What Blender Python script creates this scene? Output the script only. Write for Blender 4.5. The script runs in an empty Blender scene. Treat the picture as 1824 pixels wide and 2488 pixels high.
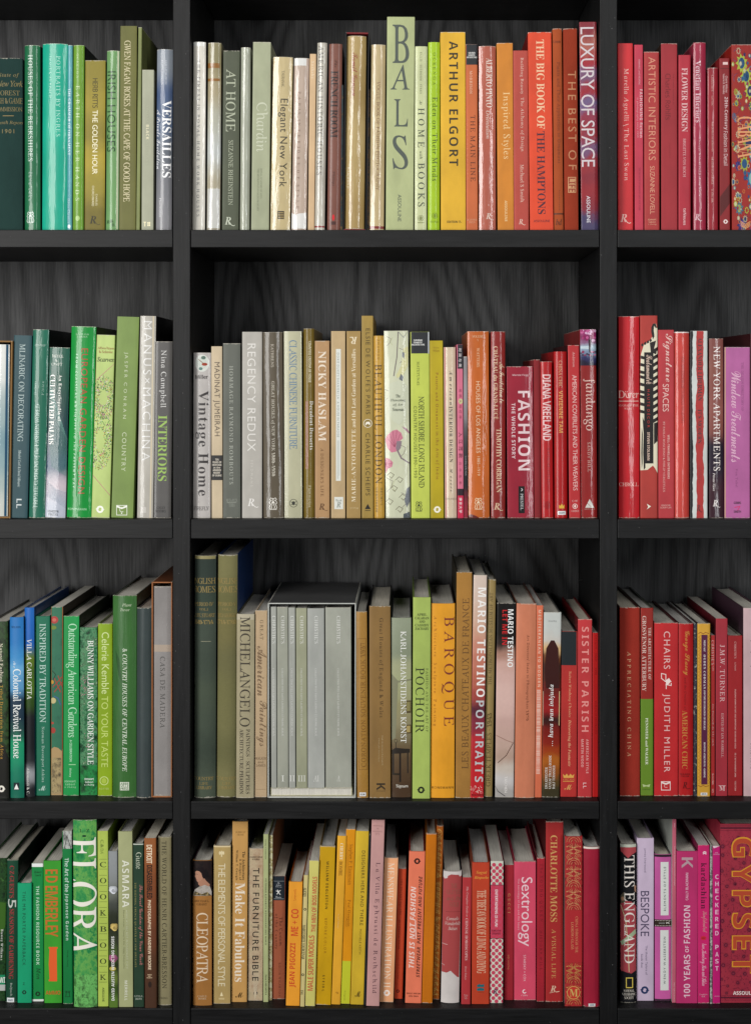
import bpy, bmesh, math, random
import numpy as np
from mathutils import Vector

# ---------------------------------------------------------------- camera, world, light, exposure
SC = bpy.context.scene
COL = SC.collection
cam = bpy.data.cameras.new('camera')
camera = bpy.data.objects.new('camera', cam)
COL.objects.link(camera)
SC.camera = camera
CAMX, CAMY, CAMZ = 0.0525, -2.29, 1.0962
camera.location = (CAMX, CAMY, CAMZ)
camera.rotation_euler = (math.radians(90), 0, 0)
cam.sensor_fit = 'VERTICAL'
cam.sensor_height = 36.0
cam.sensor_width = 36.0
cam.lens = 3271.43 / 2488.0 * 36.0
cam.shift_x = -75.0 / 2488.0
cam.shift_y = -322.0 / 2488.0
cam.clip_end = 50

world = bpy.data.worlds.new('World')
SC.world = world
world.use_nodes = True
bg = world.node_tree.nodes['Background']
bg.inputs[0].default_value = (0.80, 0.88, 1.0, 1)
bg.inputs[1].default_value = 0.025

def area(name, loc, target, sx, sy, power, color):
    l = bpy.data.lights.new(name, 'AREA')
    l.shape = 'RECTANGLE'; l.size = sx; l.size_y = sy; l.energy = power; l.color = color
    o = bpy.data.objects.new(name, l); COL.objects.link(o)
    o.location = loc
    d = Vector(target) - Vector(loc)
    o.rotation_euler = d.to_track_quat('-Z', 'Y').to_euler()
    return o

area('window_light_main', (-1.75, -2.7, 1.40), (0.0, 0.0, 0.85), 1.05, 2.2, 84, (1.0, 0.985, 0.96))
area('window_light_side', (1.35, -2.9, 1.50), (0.1, 0.0, 0.9), 0.32, 2.0, 24, (0.96, 0.98, 1.0))
area('overhead_fill', (-0.1, -2.5, 3.2), (0.0, 0.0, 0.9), 2.4, 0.9, 34, (1.0, 0.98, 0.95))  # unseen fill added overhead to even out the light

SC.view_settings.view_transform = 'Standard'
SC.view_settings.look = 'None'
SC.view_settings.exposure = 0.0
SC.view_settings.gamma = 1.0
SC.view_settings.use_curve_mapping = False
SC.cycles.use_denoising = True
SC.cycles.max_bounces = 6
SC.cycles.caustics_reflective = False
SC.cycles.caustics_refractive = False

# ---------------------------------------------------------------- materials
def lin(h):
    r = []
    for i in (1, 3, 5):
        c = int(h[i:i+2], 16) / 255.0
        r.append(c / 12.92 if c <= 0.04045 else ((c + 0.055) / 1.055) ** 2.4)
    return (r[0], r[1], r[2], 1.0)

class NT:
    def __init__(s, name):
        s.m = bpy.data.materials.new(name); s.m.use_nodes = True
        s.t = s.m.node_tree
        s.b = s.t.nodes['Principled BSDF']
    def n(s, kind, **k):
        x = s.t.nodes.new(kind)
        for a, v in k.items():
            if a.startswith('i_'):
                x.inputs[a[2:].replace('_', ' ')].default_value = v
            else:
                setattr(x, a, v)
        return x
    def l(s, a, b):
        s.t.links.new(a, b)
    def coords(s, scale, spread=True, kind='Object'):
        tc = s.n('ShaderNodeTexCoord')
        mp = s.n('ShaderNodeMapping')
        mp.inputs['Scale'].default_value = scale
        s.l(tc.outputs[kind], mp.inputs['Vector'])
        if spread:                                   # every book gets its own piece of the pattern
            oi = s.n('ShaderNodeObjectInfo')
            vm = s.n('ShaderNodeVectorMath', operation='SCALE')
            vm.inputs['Scale'].default_value = 23.0
            s.l(oi.outputs['Location'], vm.inputs[0])
            s.l(vm.outputs[0], mp.inputs['Location'])
        return mp.outputs[0]
    def noise(s, vec, scale, detail=3.0, rough=0.55):
        x = s.n('ShaderNodeTexNoise')
        x.inputs['Scale'].default_value = scale
        x.inputs['Detail'].default_value = detail
        x.inputs['Roughness'].default_value = rough
        s.l(vec, x.inputs['Vector'])
        return x.outputs[0]
    def ramp(s, fac, stops, interp='LINEAR'):
        x = s.n('ShaderNodeValToRGB')
        x.color_ramp.interpolation = interp
        e = x.color_ramp.elements
        while len(e) < len(stops): e.new(0.5)
        for el, (p, c) in zip(e, stops):
            el.position = p; el.color = c
        s.l(fac, x.inputs[0])
        return x.outputs[0]
    def math(s, op, a, b):
        x = s.n('ShaderNodeMath', operation=op)
        for i, v in enumerate((a, b)):
            if isinstance(v, (int, float)): x.inputs[i].default_value = v
            else: s.l(v, x.inputs[i])
        return x.outputs[0]
    def mix(s, fac, a, b, mode='MIX'):
        x = s.n('ShaderNodeMix', data_type='RGBA', blend_type=mode)
        if isinstance(fac, (int, float)): x.inputs[0].default_value = fac
        else: s.l(fac, x.inputs[0])
        for i, v in ((6, a), (7, b)):
            if isinstance(v, tuple): x.inputs[i].default_value = v
            else: s.l(v, x.inputs[i])
        return x.outputs[2]
    def bump(s, height, strength, dist, normal=None):
        x = s.n('ShaderNodeBump')
        x.inputs['Strength'].default_value = strength
        x.inputs['Distance'].default_value = dist
        s.l(height, x.inputs['Height'])
        if normal is not None: s.l(normal, x.inputs['Normal'])
        return x.outputs[0]

FIN = {  # finish: roughness, specular, coat, coat roughness
    'm': (0.52, 0.35, 0.0, 0.2), 'g': (0.42, 0.3, 0.28, 0.10), 'p': (0.42, 0.3, 0.50, 0.06),
    'P': (0.36, 0.45, 1.0, 0.04),
    'c': (0.85, 0.2, 0.0, 0.2), 'l': (0.42, 0.5, 0.15, 0.25), 's': (0.6, 0.3, 0.0, 0.2)}
MATS = {}
def plastic_bump(t, f=1.0):
    v = t.coords((1.0, 1.0, 0.06))
    a = t.noise(v, 34.0, 2.0, 0.5)
    v2 = t.coords((1.0, 1.0, 0.12))
    b = t.noise(v2, 95.0, 3.0, 0.6)
    nb = t.bump(a, min(1.0, 0.6 * f), 0.004)
    v3 = t.coords((1.0, 1.0, 0.28))
    e = t.noise(v3, 260.0, 2.0, 0.6)
    nb = t.bump(b, min(1.0, 0.38 * f), 0.0012, nb)
    return t.bump(e, min(1.0, 0.16 * f), 0.0005, nb)

def paint(col, fin='m', wear=False, printed=False):
    key = (col, fin, wear, printed)
    if key in MATS: return MATS[key]
    t = NT('print_ink' if printed else 'book_cover')
    ro, sp, coat, cr = FIN[fin]
    if col[0] == '#':
        c = lin(col)
        if printed:
            base = c
        else:
            n = t.noise(t.coords((1, 1, 0.5)), 26.0, 4.0, 0.6)
            base = t.ramp(n, [(0.3, tuple(x * 0.86 for x in c[:3]) + (1,)), (0.7, tuple(min(1, x * 1.10) for x in c[:3]) + (1,))])
    else:
        head, cols = col.split(':')
        cols = [lin(x) for x in cols.split(',')]
        amt = float(head[1:])
        if head[0] == 'z':                                  # printed picture running up the spine
            tc = t.n('ShaderNodeTexCoord')
            sx = t.n('ShaderNodeSeparateXYZ')
            t.l(tc.outputs['Generated'], sx.inputs[0])
            no = t.noise(t.coords((1, 1, 0.8)), 40.0, 4.0, 0.65)
            z = t.math('ADD', sx.outputs[2], t.math('MULTIPLY', t.math('SUBTRACT', no, 0.5), amt * 2))
            k = len(cols)
            base = t.ramp(z, [((i + 0.5) / k, c) for i, c in enumerate(cols)], 'EASE')
            sp2 = t.noise(t.coords((1, 1, 1)), 160.0, 4.0, 0.6)
            base = t.mix(t.math('MULTIPLY', sp2, 0.22), base, t.mix(1.0, base, (0.45, 0.45, 0.45, 1), 'MULTIPLY'))
        else:                                               # mottled print
            no = t.noise(t.coords((1, 1, 0.8)), amt * 4.0, 6.0, 0.72)
            k = len(cols)
            base = t.ramp(no, [(0.30 + 0.40 * (i + 0.5) / k, c) for i, c in enumerate(cols)])
    if wear:
        tc = t.n('ShaderNodeTexCoord')
        sx = t.n('ShaderNodeSeparateXYZ')
        t.l(tc.outputs['Generated'], sx.inputs[0])
        ed = t.math('ABSOLUTE', t.math('SUBTRACT', sx.outputs[2], 0.5), 0.0)
        no = t.noise(t.coords((1, 1, 1)), 210.0, 3.0, 0.6)
        mk = t.math('GREATER_THAN', t.math('ADD', ed, t.math('MULTIPLY', no, 0.018)), 0.5065)
        base = t.mix(t.math('MULTIPLY', mk, 0.55), base, (0.56, 0.52, 0.44, 1))
    if isinstance(base, tuple): t.b.inputs['Base Color'].default_value = base
    else: t.l(base, t.b.inputs['Base Color'])
    t.b.inputs['Roughness'].default_value = ro
    t.b.inputs['Specular IOR Level'].default_value = sp
    t.b.inputs['Coat Weight'].default_value = coat
    t.b.inputs['Coat Roughness'].default_value = cr
    if fin in 'pP':
        nb = plastic_bump(t, 1.0 if fin == 'p' else 1.7); t.l(nb, t.b.inputs['Normal']); t.l(nb, t.b.inputs['Coat Normal'])
    elif fin == 'g':
        nb = t.bump(t.noise(t.coords((1, 1, 0.10)), 40.0, 2.0), 0.22, 0.002)
        t.l(nb, t.b.inputs['Normal']); t.l(nb, t.b.inputs['Coat Normal'])
    elif fin == 'c':
        w1 = t.noise(t.coords((1, 1, 0.12)), 900.0, 1.0); w2 = t.noise(t.coords((0.12, 1, 1)), 900.0, 1.0)
        t.l(t.bump(t.math('ADD', w1, w2), 0.5, 0.0006), t.b.inputs['Normal'])
    elif fin == 'l':
        t.l(t.bump(t.noise(t.coords((1, 1, 1)), 420.0, 2.0), 0.6, 0.0008), t.b.inputs['Normal'])
    elif not printed:
        t.l(t.bump(t.noise(t.coords((1, 1, 1)), 500.0, 2.0), 0.12, 0.0004), t.b.inputs['Normal'])
    MATS[key] = t.m
    return t.m

def paper_mat(seed):
    t = NT('page_paper')
    r = random.Random(seed)
    v = t.coords((1.0, 0.012, 0.012))
    n = t.noise(v, 1500.0, 2.0, 0.7)
    b = r.choice([(0.66, 0.61, 0.50), (0.70, 0.67, 0.59), (0.58, 0.565, 0.53), (0.68, 0.64, 0.56)])
    c = t.ramp(n, [(0.32, tuple(x * 0.68 for x in b) + (1,)), (0.62, b + (1,))])
    t.l(c, t.b.inputs['Base Color'])
    t.b.inputs['Roughness'].default_value = 0.8
    t.l(t.bump(n, 0.4, 0.0006), t.b.inputs['Normal'])
    return t.m
PAPER = [paper_mat(i) for i in range(6)]

def wood_mat(axis, kind):
    """dark stained ash; the grain runs along the given axis"""
    t = NT('dark_stained_wood')
    tc = t.n('ShaderNodeTexCoord')
    oi = t.n('ShaderNodeObjectInfo')
    av = t.n('ShaderNodeVectorMath', operation='ADD')
    sv = t.n('ShaderNodeVectorMath', operation='SCALE'); sv.inputs['Scale'].default_value = 3.7
    t.l(oi.outputs['Location'], sv.inputs[0])
    t.l(tc.outputs['Object'], av.inputs[0]); t.l(sv.outputs[0], av.inputs[1])
    def mp(sc):
        m = t.n('ShaderNodeMapping'); m.inputs['Scale'].default_value = sc
        t.l(av.outputs[0], m.inputs['Vector']); return m.outputs[0]
    long = {'x': (0.05, 1, 1), 'z': (1, 1, 0.05)}[axis]
    mid = {'x': (0.12, 1, 1), 'z': (1, 1, 0.12)}[axis]
    fine = t.noise(mp(long), 260.0, 4.0, 0.65)
    if kind == 'panel':
        warp = t.noise(mp({'x': (0.2, 1, 1), 'z': (1, 1, 0.24)}[axis]), 4.6, 1.0, 0.4)
        jit = t.noise(mp({'x': (0.1, 1, 1), 'z': (1, 1, 0.05)}[axis]), 170.0, 3.0, 0.7)
        ph = t.math('ADD', t.math('MULTIPLY', warp, 120.0), t.math('MULTIPLY', jit, 2.2))
        rings = t.math('POWER', t.math('ADD', t.math('MULTIPLY', t.math('SINE', ph, 0.0), 0.5), 0.5), 0.55)
        pore = t.noise(mp({'x': (0.03, 1, 1), 'z': (1, 1, 0.025)}[axis]), 420.0, 3.0, 0.75)
        wob = t.noise(mp({'x': (0.5, 1, 1), 'z': (1, 1, 0.4)}[axis]), 4.0, 2.0, 0.5)
        g = t.math('ADD', t.math('MULTIPLY', rings, 0.24), t.math('ADD', t.math('MULTIPLY', wob, 0.10), t.math('ADD', t.math('MULTIPLY', fine, 0.45), t.math('MULTIPLY', pore, 0.60))))
        c = t.ramp(g, [(0.42, (0.008, 0.0081, 0.0084, 1)), (0.63, (0.031, 0.0313, 0.0320, 1)), (0.88, (0.074, 0.0745, 0.0755, 1))])
        t.b.inputs['Roughness'].default_value = 0.6
    else:
        wob = t.noise(mp(mid), 70.0, 4.0, 0.6)
        g = t.math('ADD', t.math('MULTIPLY', wob, 0.6), t.math('MULTIPLY', fine, 0.55))
        c = t.ramp(g, [(0.42, (0.0026, 0.0027, 0.0029, 1)), (0.74, (0.0104, 0.0105, 0.0110, 1))])
        t.b.inputs['Roughness'].default_value = 0.52
    dust = t.noise(mp((1, 1, 1)), 330.0, 1.0, 0.4)
    spk = t.math('GREATER_THAN', dust, 0.795)
    c = t.mix(t.math('MULTIPLY', spk, 0.45), c, (0.25, 0.25, 0.25, 1))
    t.l(c, t.b.inputs['Base Color'])
    t.b.inputs['Specular IOR Level'].default_value = 0.28
    t.l(t.bump(g, 0.30, 0.0010), t.b.inputs['Normal'])
    return t.m

# ---------------------------------------------------------------- mesh helpers (metres)
def link(name, me, parent=None):
    o = bpy.data.objects.new(name, me)
    COL.objects.link(o)
    if parent is not None: o.parent = parent
    return o

def from_bm(name, bm, mats, parent=None):
    me = bpy.data.meshes.new(name)
    bm.to_mesh(me); bm.free()
    for m in mats: me.materials.append(m)
    return link(name, me, parent)

def box(bm, x0, x1, y0, y1, z0, z1, mi=0):
    v = [bm.verts.new(p) for p in ((x0,y0,z0),(x1,y0,z0),(x1,y1,z0),(x0,y1,z0),(x0,y0,z1),(x1,y0,z1),(x1,y1,z1),(x0,y1,z1))]
    for f in ((0,3,2,1),(4,5,6,7),(0,1,5,4),(1,2,6,5),(2,3,7,6),(3,0,4,7)):
        bm.faces.new([v[i] for i in f]).material_index = mi

def bevel_box(name, x0, x1, y0, y1, z0, z1, mat, parent, r=0.0012):
    bm = bmesh.new()
    cx, cy, cz = (x0+x1)/2, (y0+y1)/2, (z0+z1)/2
    box(bm, x0-cx, x1-cx, y0-cy, y1-cy, z0-cz, z1-cz)
    bmesh.ops.bevel(bm, geom=bm.edges[:], offset=r, segments=2, affect='EDGES', profile=0.5)
    o = from_bm(name, bm, [mat], parent)
    o.location = (cx, cy, cz)
    return o

# ---------------------------------------------------------------- bookcase
K = 0.0007
def PX(p): return (p - 912) * K
def PZ(p): return (2488 - p) * K
WOOD_V, WOOD_H, WOOD_P = wood_mat('z', 'board'), wood_mat('x', 'board'), wood_mat('z', 'panel')
bookcase = bpy.data.objects.new('bookcase', None)
COL.objects.link(bookcase)
bookcase['label'] = 'black stained wood bookcase with three bays holding all the colour sorted books'
bookcase['category'] = 'bookcase'
DEPTH = 0.28
ups = [(-616, -574), (420.5, 462.5), (1456.5, 1498.5), (2492, 2534)]
ZT = PZ(-120); ZB = -0.08
for a, b in ups:
    bevel_box('upright', PX(a), PX(b), 0.0, DEPTH + 0.006, ZB, ZT, WOOD_V, bookcase)
SHELF_PX = [(-100, -57), (558, 601), (1262, 1309), (1948, 1991), (2451.5, 2500)]
for (a, b), (c, d) in zip(ups, ups[1:]):
    xa, xb = PX(b) + 0.0008, PX(c) - 0.0008
    for (t, u) in SHELF_PX:
        bevel_box('shelf', xa, xb, 0.0015, DEPTH, PZ(u), PZ(t), WOOD_H, bookcase)
    bevel_box('back_panel', PX(b) + 0.0004, PX(c) - 0.0004, DEPTH + 0.0006, DEPTH + 0.006, ZB, ZT, WOOD_P, bookcase, 0.0004)
# shelf pins in the uprights of the middle bay
for sx, x in ((1, PX(462.5)), (-1, PX(1456.5))):
    for zp in (1325, 1460, 1345 - 700, 2010):
        bm = bmesh.new()
        bmesh.ops.create_cone(bm, cap_ends=True, segments=10, radius1=0.0024, radius2=0.0024, depth=0.005)
        o = from_bm('shelf_pin', bm, [paint('#1c1c1c', 'g')], bookcase)
        o.rotation_euler = (0, math.radians(90), 0)
        o.location = (x + sx * 0.0028, 0.235, PZ(zp))

# ---------------------------------------------------------------- lettering
STY = {  # upper, lower, digit base in the mathematical alphabets of Blender's own font set; offset; shear
    'S': (None, None, None, 0.0, 0.0), 'B': (0x1D5D4, 0x1D5EE, 0x1D7EC, -0.006, 0.0), 'N': (0x1D5A0, 0x1D5BA, 0x1D7E2, 0.0, 0.0),
    'R': (0x1D434, 0x1D44E, 0x1D7CE, 0.002, 0.27), 'T': (0x1D400, 0x1D41A, 0x1D7CE, -0.003, 0.0),
    'I': (0x1D434, 0x1D44E, None, 0.006, 0.0), 'J': (0x1D468, 0x1D482, None, 0.0, 0.0),
    'O': (0x1D5D4, 0x1D5EE, 0x1D7EC, 0.016, 0.0), 'C': (0x1D4D0, 0x1D4EA, None, 0.0, 0.0), 'H': (0x1D63C, 0x1D656, 0x1D7EC, 0.0, 0.0), 'K': (None, None, None, 0.008, 0.0)}
def glyphs(s, st):
    u, l, d, off, sh = STY[st]
    r = []
    for c in s:
        if u and 'A' <= c <= 'Z': r.append(chr(u + ord(c) - 65))
        elif l and 'a' <= c <= 'z':
            r.append('\u210E' if (l == 0x1D44E and c == 'h') else chr(l + ord(c) - 97))
        elif d and '0' <= c <= '9': r.append(chr(d + ord(c) - 48))
        else: r.append(c)
    return ''.join(r)

FC = bpy.data.curves.new('lettering', 'FONT')
FC.resolution_u = 3
FO = bpy.data.objects.new('lettering', FC)
COL.objects.link(FO)
def text_lines(lines, st):
    """one evaluation of a text block; returns the outline of every line on its own"""
    FC.body = '\n'.join(lines)
    FC.offset = STY[st][3]
    FC.space_line = 4.0
    bpy.context.view_layer.update()
    ev = FO.evaluated_get(bpy.context.evaluated_depsgraph_get())
    me = ev.to_mesh()
    co = np.empty(len(me.vertices) * 3, dtype=np.float32); me.vertices.foreach_get('co', co)
    co = co.reshape(-1, 3)[:, :2].astype(float)
    per = [[] for _ in lines]
    for p in me.polygons:
        v = tuple(p.vertices)
        li = int(round((0.35 - co[v[0], 1]) / 4.0))
        if 0 <= li < len(lines): per[li].append(v)
    ev.to_mesh_clear()
    out = []
    for li, fs in enumerate(per):
        idx = sorted({v for f in fs for v in f})
        mp = {v: i for i, v in enumerate(idx)}
        c = co[idx] + np.array([0.0, 4.0 * li]) if idx else np.zeros((0, 2))
        out.append((c, [tuple(mp[v] for v in f) for f in fs]))
    return out
GLYPH = {}
def load_glyphs(st, strings):
    chars = sorted({c for s in strings for c in glyphs(s, st)} - {' '})
    ref = text_lines(['I', 'I I'], st)
    lsb = ref[0][0][:, 0].min(); wid = ref[0][0][:, 0].max()
    own = text_lines(chars, st)
    two = text_lines([c + 'I' for c in chars] + ['II'], st)
    iadv = two[-1][0][:, 0].max() - wid
    GLYPH[st, ' '] = (np.zeros((0, 2)), [], ref[1][0][:, 0].max() - wid - iadv)
    for c, (co, fs), (c2, _) in zip(chars, own, two):
        GLYPH[st, c] = (co, fs, c2[:, 0].max() - wid)
def raw_text(s, st, spacing):
    x = 0.0; cs = []; fs = []; n = 0
    for c in glyphs(s, st):
        co, f, adv = GLYPH[st, c]
        if len(co):
            cs.append(co + np.array([x, 0.0]))
            fs += [tuple(i + n for i in q) for q in f]
            n += len(co)
        x += adv * spacing
    co = np.concatenate(cs)
    co[:, 0] -= co[:, 1] * STY[st][4]
    return co, fs
def fitted_text(s, st, L, C):
    """letters that fill a box L long and C high: extra length goes into letter spacing first"""
    co, fs = raw_text(s, st, 1.0)
    lo, hi = co.min(0), co.max(0)
    want = L / C * (hi[1] - lo[1])
    have = hi[0] - lo[0]
    if len(s) > 2 and abs(want / have - 1) > 0.06:
        n = len(s)
        sp = 1 + (want / have - 1) * n / (n - 1.0) * (0.62 if want > have else 0.35)
        sp = min(3.5, max(0.90, sp))
        co, fs = raw_text(s, st, sp)
        lo, hi = co.min(0), co.max(0)
    co = (co - (lo + hi) / 2) / np.maximum(hi - lo, 1e-6) * np.array([L, C])
    return co, fs

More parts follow.
